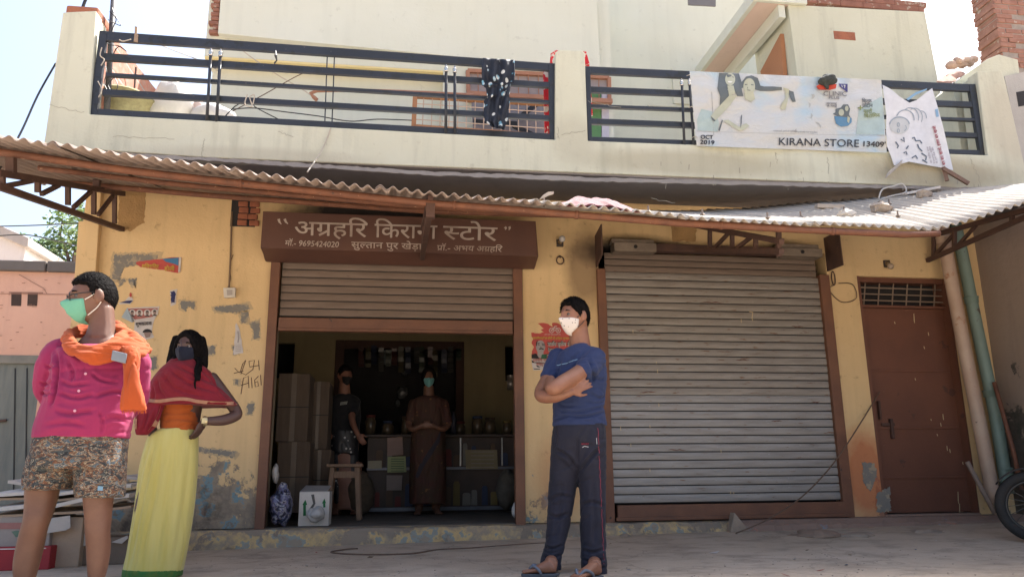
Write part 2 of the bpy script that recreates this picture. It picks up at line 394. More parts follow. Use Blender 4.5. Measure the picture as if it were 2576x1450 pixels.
M['coping'] = wall_mat('dark_coping', (.17, .15, .14), (.10, .09, .085))
M['gate'] = mat('grey_green_boards', (.19, .205, .185), (.14, .155, .145), 3, .75, .25, 60, aniso=(6, 6, .8), spots=[((.28, .22, .16), 12, .71)])
M['white_house'] = wall_mat('white_limewash', (.66, .64, .62), (.55, .53, .52))
M['leaf'] = mat('leaf_green', (.17, .26, .10), (.11, .19, .065), 3, .6, 0)
M['leaf2'] = mat('leaf_pale_green', (.19, .28, .09), (.12, .2, .06), 3, .6, 0)
M['bark'] = mat('bark', (.16, .12, .09), (.1, .075, .06), 12, .9, .5, 30)

# ================================================================== ground
def gz(x, y):
    t = max(0.0, min(1.25, (y+2.0)/1.85)); return t*(.055+.013*max(-6, min(6, x)))
mb = MB(); xs = [-90, -30, -8, -6, -3, 0, 3, 6, 8, 30, 90]; ys = [-90, -30, -10, -6, -4, -3, -2, -1.4, -.8, -.15, .3, 4, 12, 40, 140]
mb.add([(x, y, gz(x, y)) for y in ys for x in xs], [(j*len(xs)+i, j*len(xs)+i+1, (j+1)*len(xs)+i+1, (j+1)*len(xs)+i) for j in range(len(ys)-1) for i in range(len(xs)-1)])
m, t, bs = newmat('dusty_ground'); co = coords(t)
c = ramp(t, noi(t, co, 1.1, 8, .6), [(.3, (.46, .37, .275)), (.55, (.52, .425, .325)), (.75, (.57, .475, .375))])
c = mixc(t, ramp(t, noi(t, coords(t, 1, 1.5, 1), 2.6, 9, .70), [(.47, 0.), (.66, .75)]), c, (.28, .225, .17))
c = mixc(t, ramp(t, noi(t, co, 26, 3, .6), [(.68, 0.), (.80, .35)]), c, (.15, .12, .095))
c = mixc(t, ramp(t, noi(t, co, 17, 2, .5), [(.72, 0.), (.80, .3)]), c, (.5, .45, .38))
vo = N(t, 'ShaderNodeTexVoronoi', feature='DISTANCE_TO_EDGE'); vo.inputs['Scale'].default_value = .75
wp = N(t, 'ShaderNodeVectorMath', operation='ADD'); nv = N(t, 'ShaderNodeTexNoise'); nv.inputs['Scale'].default_value = 2.2; nv.inputs['Detail'].default_value = 6; t.links.new(co, nv.inputs['Vector']); t.links.new(co, wp.inputs[0]); t.links.new(nv.outputs['Color'], wp.inputs[1]); t.links.new(wp.outputs[0], vo.inputs['Vector'])
c = mixc(t, ramp(t, vo.outputs['Distance'], [(.003, .32), (.010, 0.)]), c, (.15, .12, .095))
t.links.new(c, bs.inputs['Base Color']); bs.inputs['Roughness'].default_value = .95
bump(t, bs, mth(t, 'ADD', noi(t, co, 9, 8, .7), mth(t, 'MULTIPLY', noi(t, co, 70, 3), .4)), .6, .03)
struct('ground', mb, m)

# ================================================================== the store building
B = thing('store_building', 'two storey shop house with yellow ground floor wall and pale cream balcony', 'building', (0, 0, 0))
X0 = -2.77; ZS = 3.17
mb = MB()
def wbox(x0, x1, z0, z1): mb.box(x0, x1, 0, .26, z0, z1)
OA = (-1.135, 1.135, .19, 2.62); OB = (1.87, 4.21, .19, 2.72); OD = (4.53, 5.52, .20, 2.50)
wbox(X0, OA[0], 0, ZS); wbox(OA[0], OA[1], OA[3], ZS); wbox(OA[1], OB[0], 0, ZS); wbox(OB[0], OB[1], OB[3], ZS)
wbox(OB[1], OD[0], 0, ZS); wbox(OD[0], OD[1], OD[3], ZS); wbox(OD[1], 6.3, 0, ZS)
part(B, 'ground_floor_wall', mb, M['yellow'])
# side wall running back, corner pilaster
mb = MB().box(X0, X0+.26, .262, 5.2, 0, ZS).box(6.04, 6.3, .262, 5.2, 0, ZS); part(B, 'side_wall', mb, M['yellow'])
mb = MB()
a, b = P(236, 480), P(262, 480); c_, d_ = P(214, 690), P(243, 700)
for (u0, u1, u2, u3, v0, v1, th) in ((203, 228, 188, 210, 560, 760, .05), (232, 262, 212, 244, 478, 745, .07)):
    mb.prism([P(u0, v0), P(u1, v0), P(u3, v1), P(u2, v1)], (0, -th, 0))
part(B, 'corner_pilaster', mb, M['yellow'], bevel=.006)
# rough exposed bracket pockets and the brick filled vent hole
mb = MB()
for poly in ([(300, 476), (366, 478), (362, 560), (325, 580), (296, 575)], [(1685, 560), (1752, 565), (1748, 605), (1692, 608)]):
    mb.prism(pxpoly(jag(poly, 7, 2.5, 3), -.003), (0, .02, 0))
part(B, 'rough_plaster_patch', mb, wall_mat('hacked_plaster', (.50, .31, .13), (.30, .19, .09), bmpd=.05))
mb = MB()
a, b = P(584, 497), P(641, 571); mb.box(a.x, b.x, -.004, .02, b.z, a.z)
part(B, 'vent_recess', mb, M['room_dark'])
mb = MB(); rn = random.Random(5)
for r_ in range(4):
    for k in range(2):
        z0 = lerp(b.z+.01, a.z-.06, r_/3.4); x0 = a.x+.06+.10*k+rn.uniform(-.01, .01)
        mb.box(x0, x0+.085, -.012-rn.uniform(0, .01), .01, z0, z0+.05)
part(B, 'vent_brick', mb, M['terracotta'], bevel=.006)
# peeled paint scars on the yellow wall
mb = MB(); mrim = MB()
for k, poly in enumerate(([(453, 757), (490, 757), (488, 780), (474, 768), (468, 783), (455, 775)], [(540, 772), (622, 763), (628, 776), (598, 785), (545, 784)], [(604, 785), (625, 785), (622, 812), (606, 810)],
      [(628, 812), (652, 805), (652, 850), (636, 850), (636, 828)], [(515, 872), (540, 868), (540, 890), (517, 890)], [(585, 868), (598, 866), (600, 888), (588, 890)], [(622, 1015), (640, 1012), (634, 1042), (622, 1040)],
      [(590, 955), (602, 955), (600, 967), (591, 965)], [(496, 1122), (520, 1128), (560, 1130), (596, 1135), (590, 1150), (545, 1142), (500, 1135)], [(300, 700), (318, 705), (300, 720)], [(322, 702), (342, 700), (340, 722), (325, 712)],
      [(372, 900), (392, 895), (395, 925), (375, 930)], [(288, 640), (400, 640), (395, 655), (310, 672), (300, 705), (282, 700)], [(1344, 880), (1352, 905), (1346, 915)], [(2168, 1160), (2200, 1165), (2205, 1195), (2190, 1235), (2172, 1215)], [(2205, 1240), (2238, 1222), (2240, 1285), (2205, 1288)])):
    mb.prism(pxpoly(jag(poly, 3.2, 2.6, k), -.0035), (0, .006, 0))
    if poly[0][0] > 2000: continue
    cxx, cyy = sum(p[0] for p in poly)/len(poly), sum(p[1] for p in poly)/len(poly)
    mrim.prism(pxpoly(jag([(cxx+(u-cxx)*1.12+(2 if u > cxx else -2), cyy+(v-cyy)*1.12+(2 if v > cyy else -2)) for u, v in poly], 4, 3.2, k+50), -.002), (0, .004, 0))
part(B, 'peeled_paint', mrim, mat('old_limewash', (.55, .42, .25), (.48, .37, .23), 14, .9, .3, spots=[((.36, .31, .23), 18, .60)]))
part(B, 'peeled_paint', mb, mat('bluegrey_undercoat', (.24, .22, .185), (.19, .195, .19), 9, .9, .3, spots=[((.34, .29, .21), 10, .54)]))
# hand written marks on the wall
mb = MB(); S = onY(-.003)
for pts in ([(590, 925), (606, 940), (618, 905), (610, 915), (604, 935), (618, 942), (636, 928), (640, 905), (626, 908), (628, 922), (652, 918)], [(588, 938), (612, 932)], [(650, 905), (652, 930)],
            [(606, 990), (612, 950), (624, 945), (626, 975)], [(606, 968), (626, 962)], [(632, 948), (634, 975)], [(650, 945), (640, 955), (642, 972), (650, 970), (648, 958), (640, 962)], [(655, 942), (657, 968)]):
    stroke_px(mb, pts, 2.0, S)
part(B, 'chalked_number', mb, plain('brown_crayon', (.13, .07, .05), .9))
# plinth along the front, threshold and room floor
mb = MB(); n = 60; rn = random.Random(2); rs = []
for i in range(n+1):
    x = lerp(X0-.02, 3.0, i/n); o_ = rn.uniform(-.012, .012); g = gz(x, -.2)-.03
    rs.append([(x, -.17+o_, g), (x, -.14+o_, .135+rn.uniform(-.008, .008)), (x, -.11+o_, .175+rn.uniform(-.006, .006)), (x, -.002, .182), (x, -.002, g)])
part(B, 'plinth', MB().rings([[Vector(p) for p in r] for r in rs]), M['plinth'])
rs = []
for i in range(41):
    x = lerp(3.001, 6.2, i/40); o_ = rn.uniform(-.015, .015); g = gz(x, -.25)-.03
    rs.append([(x, -.26+o_, g), (x, -.20+o_, .14+rn.uniform(-.01, .01)), (x, -.12, .18), (x, -.002, .186), (x, -.002, g)])
part(B, 'plinth', MB().rings([[Vector(p) for p in r] for r in rs]), M['plinth_red'])
RX0, RX1, RY, RZ = -1.62, 1.72, 3.3, 2.95
part(B, 'room_floor', MB().box(RX0, RX1, .0, RY+.1, .05, .188), M['floor_in'])
mb = MB().box(RX0-.1, RX0, .262, RY, .19, RZ).box(RX1, RX1+.1, .262, RY, .19, RZ).box(RX0-.1, RX1+.1, .262, RY+.1, RZ, RZ+.1)
a, b = P(845, 855, RY), P(1166, 1090, RY); dxl, dxr, dzt = a.x, b.x, a.z
nl = P(742, 862, RY); nr = P(1270, 860, RY)
nzl, nzh = P(742, 950, RY).z, nl.z
mb.box(RX0, -1.62+.02, RY, RY+.1, .19, RZ).box(-1.6, nl.x-.0, RY, RY+.1, .19, nzl).box(-1.6, nl.x, RY, RY+.1, nzh, RZ).box(nl.x, dxl, RY, RY+.1, .19, RZ)
mb.box(dxl, dxr, RY, RY+.1, dzt, RZ).box(dxr, nr.x, RY, RY+.1, .19, RZ).box(nr.x, RX1, RY, RY+.1, .19, nzl-.02).box(nr.x, RX1, RY, RY+.1, nzh, RZ)
part(B, 'room_wall', mb, M['room'])
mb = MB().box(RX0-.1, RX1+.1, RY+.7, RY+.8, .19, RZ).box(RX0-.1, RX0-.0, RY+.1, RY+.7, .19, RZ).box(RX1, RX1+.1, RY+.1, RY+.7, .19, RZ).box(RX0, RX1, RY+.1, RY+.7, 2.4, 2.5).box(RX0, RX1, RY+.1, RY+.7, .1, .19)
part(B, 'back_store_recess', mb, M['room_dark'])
mb = MB(); fw = .11
mb.box(dxl-.0, dxl+fw, RY-.03, RY+.06, .19, dzt).box(dxr-fw, dxr, RY-.03, RY+.06, .19, dzt).box(dxl+fw, dxr-fw, RY-.03, RY+.06, dzt-fw, dzt)
part(B, 'inner_door_frame', mb, mat('dark_brown_frame', (.07, .035, .025), (.05, .025, .02)), bevel=.01)
# reveals of the open shop (whitish jamb strips)
mb = MB().box(OA[0], OA[0]+.05, .0, .26, .19, OA[3]-.3).box(OA[1]-.05, OA[1], .0, .26, .19, OA[3]-.3)
part(B, 'door_jamb', mb, wall_mat('jamb_plaster', (.34, .28, .19), (.24, .2, .14)))

# ---- rolling shutters
def slats(x0, x1, z0, z1, n, y, skip=0.0):
    prof = []; h = (z1-z0)/n
    for i in range(n):
        b_ = z0+i*h
        prof += [(y+.03, b_+.0006), (y+.03, b_+h*.12), (y-.001, b_+h*.135), (y-.0028, b_+h*.34), (y-.0034, b_+h*.56), (y-.0026, b_+h*.80), (y-.0006, b_+h*.985)]
    mb = MB(); k = len(prof); nx = 14; rn = random.Random(n)
    vs = []
    for j in range(nx+1):
        x = lerp(x0, x1, j/nx); wv = [rn.uniform(-.0035, .0035) for _ in range(n)]
        vs += [(x, py+wv[i//7], pz) for i, (py, pz) in enumerate(prof)]
    mb.add(vs, [(j*k+i, (j+1)*k+i, (j+1)*k+i+1, j*k+i+1) for j in range(nx) for i in range(k-1)])
    return mb
def shutter_guides(S_, xa0, xa1, xb0, xb1, ztop, zbot, y0=-.05, y1=.03):
    for (q0, q1) in ((xa0, xa1), (xb0, xb1)):
        part(S_, 'guide_rail', MB().box(q0, q1, y0, y1, zbot, ztop), M['brown_paint'], bevel=.004)
SH = part(B, 'rolling_shutter', slats(-1.05, 1.05, 1.98, 2.55, 8, -.005), M['zinc_brown'], label='half raised grey slatted rolling shutter')
part(SH, 'bottom_rail', MB().box(-1.05, 1.03, -.05, .01, 1.845, 1.965).box(-1.05, 1.03, -.065, -.05, 1.845, 1.87), M['brown_paint'], bevel=.005)
mb = MB()
for i in range(8): b_ = 1.98+i*.57/8; mb.box(-1.05, 1.05, .004, .024, b_+.001, b_+.57/8*.118)
part(SH, 'slat_gap_shade', mb, M['black'])  # black strips stand in for the shade inside the slat grooves
shutter_guides(SH, -1.145, -1.065, 1.04, 1.125, 2.47, .17)
SH = part(B, 'rolling_shutter', slats(1.93, 4.11, .335, 1.30, 13, -.005), M['zinc'], label='closed grey slatted rolling shutter down to its brown bottom rail')
part(SH, 'upper_slats', slats(1.93, 4.11, 1.295, 2.47, 16, -.005), mat('zinc_upper', (.34, .315, .285), (.245, .22, .195), 3, .46, .35, 120, .6, aniso=(1, 1, 8), spots=[((.19, .11, .07), 6, .62), ((.40, .39, .38), 24, .66), ((.09, .065, .05), 15, .67)]))
part(SH, 'upper_slats', slats(1.93, 4.09, 2.466, 2.66, 3, -.005), M['zinc_brown'])
part(SH, 'bottom_rail', MB().box(1.95, 4.13, -.055, .005, .205, .325).box(1.93, 4.15, -.075, -.055, .19, .225), M['brown_paint'], bevel=.005)
mb = MB(); n_ = 0
for (z0, z1, n) in ((.335, 1.30, 13), (1.295, 2.47, 16), (2.466, 2.66, 3)):
    for i in range(n): b_ = z0+i*(z1-z0)/n; mb.box(1.93, 4.11, .004, .024, b_+.001, b_+(z1-z0)/n*.118)
part(SH, 'slat_gap_shade', mb, M['black'])  # groove shade put in as black strips, one per slat
shutter_guides(SH, 1.845, 1.925, 4.105, 4.205, 2.49, .165)
# uncovered roller box of the right shutter
ra, rb = P(1520, 640), P(2060, 660)
part(SH, 'roller_beam', MB().box(2.05, 4.10, -.10, .0, 2.67, 2.74), M['truss'], bevel=.004)
for (u0, u1, vt, vm, vb) in ((1541, 1648, 600, 610, 636), (1960, 2064, 612, 624, 648)):
    a, b = P(u0, vt, -.12), P(u1, vb, -.12); mz = P(u0, vm, -.12).z
    part(SH, 'roller_channel', MB().box(a.x, b.x, -.16, -.02, b.z, mz-.004).box(a.x-.01, b.x-.01, -.12, -.02, mz, a.z), M['channel'], bevel=.003)
    part(SH, 'roller_bolt', MB().lathe(((a.x+b.x)/2, -.16, (b.z+mz)/2), [(.0, .0), (.018, 0), (.018, .01), (.0, .012)], 10, (0, -1, 0)), M['black'])
for poly, X in (([(1490, 690), (1489, 606), (1511, 563), (1513, 640)], 1.845), ([(2064, 602), (2108, 580), (2119, 666), (2066, 688)], 4.215)):
    pts = [PX(u, v, X) for u, v in poly]
    part(SH, 'side_plate', MB().prism(pts, (.012, 0, 0)), M['truss'])
mb = MB(); S = onY(-.020); rn = random.Random(21)
for x_, y_ in ((800, 435), (806, 472), (812, 632), (680, 822), (770, 735), (632, 742), (1200, 235), (1105, 850), (770, 940), (1150, 1045), (1165, 1050), (690, 288)):
    u, v = (1900+x_/1.206)*.64375, (1050+y_/1.206)*.64375; stroke_px(mb, [(u, v), (u+.6, v+rn.uniform(5, 11))], 1.6, S)
stroke_px(mb, [(1884, 783), (1893, 785), (1891, 800), (1893, 806)], 2.2, S)
part(SH, 'paint_tick', mb, M['fleck'])
mb = MB(); S = onY(-.0195)
for u, v, L in ((1940, 1058, 26), (1610, 985, 40), (1760, 760, 60), (1850, 905, 34), (1990, 820, 30), (1680, 1130, 44), (2040, 1010, 22), (1600, 830, 24)):
    stroke_px(mb, [(u+L*k/6, v+rn.uniform(-1.2, 1.2)) for k in range(7)], [.6, 1.5, 2.4, 1.6, 2.6, 1.4, .5], S)
part(SH, 'rust_scrape', mb, mat('rust_scrape', (.16, .06, .035), (.09, .04, .03), 30))
# ---- brown door with grille above
D = part(B, 'entrance_door', MB().box(4.56, 5.50, .09, .13, .21, 2.19), M['door_brown'], label='plain brown sheet door with drips of pale paint')
part(D, 'door_rib', MB().box(4.58, 5.48, .078, .09, 1.55, 1.575).box(4.58, 5.48, .078, .09, .99, 1.015).box(4.58, 5.48, .078, .09, .52, .54), M['door_brown'], bevel=.003)
part(D, 'door_frame', MB().box(4.531, 4.56, .0, .2, .20, 2.5).box(5.50, 5.519, .0, .2, .20, 2.5).box(4.56, 5.50, .04, .15, 2.19, 2.215).box(4.56, 5.50, .04, .15, 2.45, 2.5), M['door_brown'])
mb = MB()
for k in range(6):
    x = 4.62+k*.155; mb.bar((x, .08, 2.21), (x+.05, .08, 2.46), .012, .006, (0, 1, 0))
for k in range(3):
    z = 2.27+k*.065; mb.bar((4.56, .072, z), (5.50, .072, z-.006), .006, .012)
part(D, 'fanlight_grille', mb, plain('grille_bars', (.26, .19, .14), .6))
part(D, 'fanlight_dark', MB().box(4.56, 5.50, .2, .22, 2.2, 2.5), M['room_dark'])
mb = MB().box(4.66, 4.80, .07, .09, 1.02, 1.05).box(4.745, 4.775, .055, .09, .90, 1.09).box(4.64, 4.66, .05, .09, 1.08, 1.26)
part(D, 'door_latch', mb, M['truss'], bevel=.004)
mb = MB(); rn = random.Random(11)
for (u, v, L) in ((2317, 788, 34), (2353, 835, 12), (2342, 870, 10), (2320, 950, 8), (2390, 1040, 22), (2384, 1062, 14), (2360, 1052, 7), (2400, 1120, 18), (2407, 1128, 14), (2375, 1090, 8), (2440, 1160, 10), (2428, 1235, 44), (2432, 1265, 40), (2463, 1180, 8), (2268, 808, 8)):
    stroke_px(mb, [(u-19, v), (u-18+rn.uniform(-1, 1), v+L*.5), (u-17, v+L*.7)], [1.6, 2.2, 1.2], onY(.074))
part(D, 'paint_drip', mb, M['fleck'])
part(D, 'door_sill', MB().box(4.53, 5.52, -.02, .26, .17, .20), M['plinth_red'], bevel=.008)

# ---- balcony
YB = -.70
part(B, 'balcony_slab', MB().box(-2.84, 6.3, YB+.02, 0, ZS, ZS+.12).box(X0, 6.3, .262, 5.2, ZS+.001, ZS+.12).box(X0, 6.3, 0, .262, ZS, ZS+.12), M['slab_under'])
part(B, 'terrace_floor', MB().box(-2.6, 6.0, YB+.15, 4.0, ZS+.121, ZS+.14), wall_mat('pale_terrace_cement', (.55, .52, .46), (.47, .44, .39)))
part(B, 'closed_room', MB().box(1.83, 6.03, 1.2, 1.3, .0, ZS-.005).box(1.83, 6.03, .262, 1.199, .02, .1).box(1.83, 1.9, .262, 1.199, .1, ZS-.005).box(4.33, 4.4, .262, 1.199, .1, ZS-.005), M['room_dark'])  # unseen dark box added to keep sky light out of the shutter gaps
mb = MB().prism(pxpoly(jag([(330, 386), (700, 406), (1080, 431), (1500, 446), (2100, 462), (2500, 473), (2500, 480), (1500, 456), (1080, 440), (524, 404), (330, 395)], 14, 1.6, 9), YB-.004), (0, .03, 0))
part(B, 'slab_edge', mb, M['cement'])
front = [(113, 342), (157.6, 31), (242, 27.5), (223, 287), (1396, 351), (1397, 131), (1405, 126), (1462, 127), (1470.5, 132), (1478.5, 354), (2484, 390), (2457, 180), (2516, 176), (2526, 197), (2580, 430), (2600, 484), (2380, 470), (1738, 445), (1223, 424), (524, 396), (368, 385), (108, 368)]
me_front = pxpoly(front, YB)
mb = MB().prism(me_front, (0, .14, 0))
for q in ([(115, 330), (158.6, 33), (240, 29.5), (222, 290), (218, 340)], [(1399, 360), (1399.5, 133), (1406, 128), (1461, 129), (1468, 134), (1475, 360)], [(2488, 400), (2461, 182), (2514, 178), (2523, 197), (2570, 425)]):
    mb.prism([p+Vector((0, .141, 0)) for p in pxpoly(q, YB)], (0, .12, 0))
part(B, 'balcony_parapet', mb, M['cream'], bevel=.008)
# hair cracks in the parapet
mb = MB(); S = onY(YB-.002)
rn = random.Random(4)
for a, b in (((125, 265), (210, 283)), ((283, 343), (440, 350)), ((513, 350), (508, 392)), ((700, 330), (735, 345)), ((1640, 500), (1700, 510)), ((1480, 255), (1560, 270)), ((1401, 318), (1404, 352)), ((1410, 338), (1470, 330)), ((2440, 400), (2470, 470)), ((1950, 384), (1955, 410)), ((2080, 395), (2085, 440))):
    n = 12; stroke_px(mb, [(lerp(a[0], b[0], i/n)+rn.uniform(-3, 3), lerp(a[1], b[1], i/n)+rn.uniform(-2.5, 2.5)) for i in range(n+1)], 1.1, S)
for k in range(26):
    u = rn.uniform(1650, 2560); v = lerp(392, 470, rn.random())+(u-1650)*.02
    stroke_px(mb, [(u, v), (u+rn.uniform(-2, 2), v+rn.uniform(3, 14))], rn.uniform(.8, 2.4), S)
part(B, 'plaster_crack', mb, plain('crack_dark', (.33, .31, .25), .95))
# side parapets of the terrace: old brick on the left, cream on the right
XB = -2.58
pa, pb = PX(275, 75, XB), PX(393, 226, XB)
part(B, 'terrace_side_wall', MB().prism([(XB, YB+.27, ZS+.12), (XB, YB+.27, pa.z-.01), (XB, pa.y+.06, pa.z), (XB, pb.y, pb.z), (XB, pb.y+.05, ZS+.12)], (-.2, 0, 0)), M['brick_x'], label='rough bare brick terrace side wall')
mb = MB().prism([(-2.86, YB+.05, 4.42), (-2.60, YB+.05, 4.42), (-2.62, -.2, 4.47), (-2.86, -.2, 4.47)], (0, 0, .09)); part(B, 'coping_tile', mb, M['terracotta'], bevel=.02)
part(B, 'terrace_side_wall', MB().prism(pxpoly([(2396, 216), (2420, 192), (2484, 148), (2512, 137), (2560, 150), (2600, 480), (2430, 480)], -.40), (0, .3, 0)), M['cream'], bevel=.008)
# ---- railing
def bar_px(mb, a0, a1, b0, b1, Y=-.66, dep=.035):
    """flat bar whose left end spans grid points a0-a1 and right end b0-b1"""
    q = [P(*a0, Y), P(*b0, Y), P(*b1, Y), P(*a1, Y)]; return mb.prism(q, (0, dep, 0))
def railing(label, bars, posts, pairs):
    r_ = None
    for k, bb in enumerate(bars):
        mb = bar_px(MB(), *bb)
        if r_ is None: r_ = part(B, 'balcony_railing', mb, M['rail_blue'], bevel=.004, label=label)
        else: part(r_, 'rail_bar', mb, M['rail_blue'], bevel=.004)
    for pq in posts:
        part(r_, 'rail_post', MB().prism(pxpoly(pq, -.665), (0, .045, 0)), M['rail_blue'], bevel=.004)
    for (t_, b_) in pairs:
        p, q = P(*b_, -.69), P(*t_, -.69); z = q.z
        mb = MB().tube([p, (q.x, q.y, z-.06)], .013, 8); part(r_, 'baluster', mb, M['rail_blue'], smooth=True)
        mb = MB().lathe((q.x, q.y, z-.06), [(.013, 0), (.018, .004), (.018, .012), (.013, .018), (.02, .028), (.019, .04), (.010, .05), (.006, .056), (.009, .064), (.0, .075)], 12)
        part(r_, 'finial', mb, M['steel_bright'], smooth=True)
    return r_
railing('black blue steel railing over the first shop', [((258, 78), (256, 101), (1385, 158.8), (1385, 177.5)), ((262, 133), (260, 151), (1387, 206.5), (1387, 220.5)), ((265, 182), (264, 191), (1389, 252), (1389, 260)), ((258, 223), (256, 239), (1391, 290), (1391, 302.5)), ((244, 273), (242, 288.5), (1394, 336), (1395, 351))],
    [[(250, 77), (269, 78), (243, 289), (223, 288)], [(1380, 158), (1397, 160), (1398, 350), (1384, 350)]],
    [((531, 125), (520, 305)), ((555.4, 127), (544.5, 307.5)), ((1122, 166), (1121, 336.5)), ((1143.6, 168.5), (1144, 338))])
rr = railing('slate blue steel railing bay half covered by banners', [((1480, 166.5), (1480, 184.5), (2445, 211.5), (2447, 230)), ((1483, 217), (1483, 231.7), (2450, 255.4), (2452, 269.7)), ((1485, 261.5), (1485, 270), (2456, 297), (2458, 304.5)), ((1486, 297), (1486, 311.6), (2462, 334), (2464, 346)), ((1479, 343), (1480, 355), (2468, 377.5), (2470, 389))],
    [[(1471.3, 166), (1484.8, 167), (1489, 356), (1479, 355)], [(2437, 211), (2453, 211.5), (2483, 389), (2467, 389)]],
    [((1713.8, 201.5), (1721, 365)), ((1733.4, 200.5), (1744.5, 365.5))])
mb = MB()
for (a, b) in (((823, 140), (817, 305)), ((841, 142), (835, 307))): mb.tube([P(*a, -.63), P(*b, -.63)], .006, 6)
part(rr, 'thin_rod', mb, M['rail_blue'])

# ---- upper storey
Yw = 1.40
xl, xm = P(515, 130, Yw).x, P(1114, 240, Yw).x
zsof = P(800, 150, Yw).z
xr = 7.2
xs_ = P(1540, 230, Yw).x; YW2 = 2.25; ZT = 6.85
mb = MB().box(xl, xm, Yw, 4.5, 5.25, ZT).box(xm, xs_, Yw, 4.5, ZS+.12, ZT).box(xs_, xr, YW2, 4.5, ZS+.12, ZT+.6)
part(B, 'upper_storey_wall', mb, M['cream_lit'])
part(B, 'recess_wall', MB().box(xl+.05, xm, 1.60, 1.8, ZS+.12, 5.25), M['cream_lit'])
part(B, 'soffit', MB().box(xl, xm-.002, Yw+.002, 1.60, 5.225, 5.248), M['soffit_yellow'])
a, b = P(548, 86, Yw-.1), P(1507, 176, Yw-.1)
mb = MB().prism([P(556, -20, Yw-.1), P(1499, -20, Yw-.1), P(1510, 178, Yw-.1), P(1100, 138, Yw-.1), P(548, 84, Yw-.1)], (0, .098, 0))
part(B, 'upper_storey_panel', mb, M['cream_lit'], bevel=.004)
mb = MB(); rn = random.Random(3)
for k in range(9):
    v0, v1 = -15+k*11, -5+k*11; off = 5 if k % 2 else 0
    a, b = P(530+off-(v0/16), v1, Yw-.06), P(554-(v0/16), v0, Yw-.06)
    mb.box(a.x+rn.uniform(-.015, .015), b.x, Yw-.06, Yw+.18, a.z, b.z-.008)
part(B, 'toothed_brick', mb, mat('toothed_old_brick', (.30, .14, .10), (.22, .10, .07), 12, .95, .5, 30, spots=[((.36, .29, .24), 11, .58)]), bevel=.012)
mb = MB(); S = onY(Yw-.004); rn = random.Random(6)
for k in range(34):
    u = rn.uniform(700, 1390); v = 92+(u-560)*.088+rn.uniform(-1, 3)
    stroke_px(mb, [(u, v), (u+rn.uniform(-1, 1), v+rn.uniform(4, 22))], rn.uniform(.6, 1.6), S)
part(B, 'damp_streak', mb, plain('grey_streak', (.5, .5, .44), .95))
part(B, 'roof_vent_window', MB().prism(pxpoly([(1729, -30), (1800, -30), (1800, 16), (1731, 12)], Yw-.01), (0, .02, 0)), plain('window_dark', (.16, .15, .15), .4))
# window with frame and grille, lower grille frame, blue-grey dark opening
def frame_px(mb, q, wd, Y, dep):
    (a, b, c, d) = q
    for p0, p1 in ((a, b), (b, c), (c, d), (d, a)): mb.bar(P(*p0, Y), P(*p1, Y), dep, wd)
    return mb
def bars_px(mb, q, nv, nh, r, Y):
    (a, b, c, d) = q
    for k in range(1, nv):
        t = k/nv; mb.tube([P(lerp(a[0], b[0], t), lerp(a[1], b[1], t), Y), P(lerp(d[0], c[0], t), lerp(d[1], c[1], t), Y)], r, 5)
    for k in range(1, nh):
        t = k/nh; mb.tube([P(lerp(a[0], d[0], t), lerp(a[1], d[1], t), Y-.01), P(lerp(b[0], c[0], t), lerp(b[1], c[1], t), Y-.01)], r, 5)
    return mb
M['frame_brown'] = plain('brown_window_frame', (.36, .17, .10), .6)
M['pane'] = mat('mauve_grey_shutter', (.33, .29, .29), (.28, .245, .25), 3, .6, .05)
q = [(1176, 179), (1531, 196), (1532, 262), (1178, 240)]
WI = part(B, 'window', MB().prism(pxpoly(q, Yw-.012), (0, .012, 0)), M['pane'], label='upper window with brown frame and grey panes')
part(WI, 'window_frame', frame_px(MB(), q, .045, Yw-.03, .05), M['frame_brown'])
part(WI, 'window_grille', bars_px(MB(), q, 14, 2, .006, Yw-.045), M['frame_brown'])
part(WI, 'window_ledge', MB().bar(P(1172, 243, Yw-.1), P(1535, 263, Yw-.1), .2, .05), M['frame_brown'])
q = [(1044, 241), (1390, 262), (1392, 345), (1040, 320)]
GT = part(B, 'terrace_grille', frame_px(MB(), q, .05, .9, .05), plain('orange_brown_frame', (.38, .17, .07), .6), label='brown framed wire grille behind the railing')
part(GT, 'grille_bar', bars_px(MB(), q, 16, 4, .006, .9), plain('pale_bar', (.55, .40, .30), .6))
part(B, 'inner_doorway', MB().prism(pxpoly([(1186, 258), (1392, 262), (1394, 345), (1190, 340)], 1.2), (0, .02, 0)), mat('grey_mauve_door', (.22, .20, .205), (.19, .17, .18), 2, .7))
mb = MB()
for a, b in (((1300, 300), (1350, 262)), ((1190, 306), (1300, 312)), ((1290, 316), (1352, 345))): mb.bar(P(*a, 1.1), P(*b, 1.1), .03, .05)
part(B, 'folded_bracket', mb, M['black'])
mb = MB().tube(wire([P(797, 252, 1.0), P(797, 228, 1.0), P(1000, 231, 1.0), P(1190, 240, 1.0)], 3), .022, 8); part(B, 'hand_rail', mb, M['frame_brown'])
part(B, 'wall_socket', MB().prism(pxpoly([(1690, 170), (1735, 172), (1738, 262), (1694, 260)], YW2-.03), (0, .03, 0)).prism(pxpoly([(1630, 262-0), (1700, 262), (1700, 268), (1630, 266)], YW2-.06), (0, .06, 0)), M['cream_lit'], bevel=.004)
part(B, 'green_door', MB().prism(pxpoly([(1484, 218), (1512, 222), (1512, 360), (1484, 358)], Yw-.02), (0, .02, 0)), plain('green_door_paint', (.10, .24, .09), .6))
part(B, 'door_post', MB().prism(pxpoly([(1513, 230), (1531, 232), (1532, 362), (1514, 361)], Yw-.03), (0, .03, 0)), plain('lilac_post', (.52, .50, .58), .6))
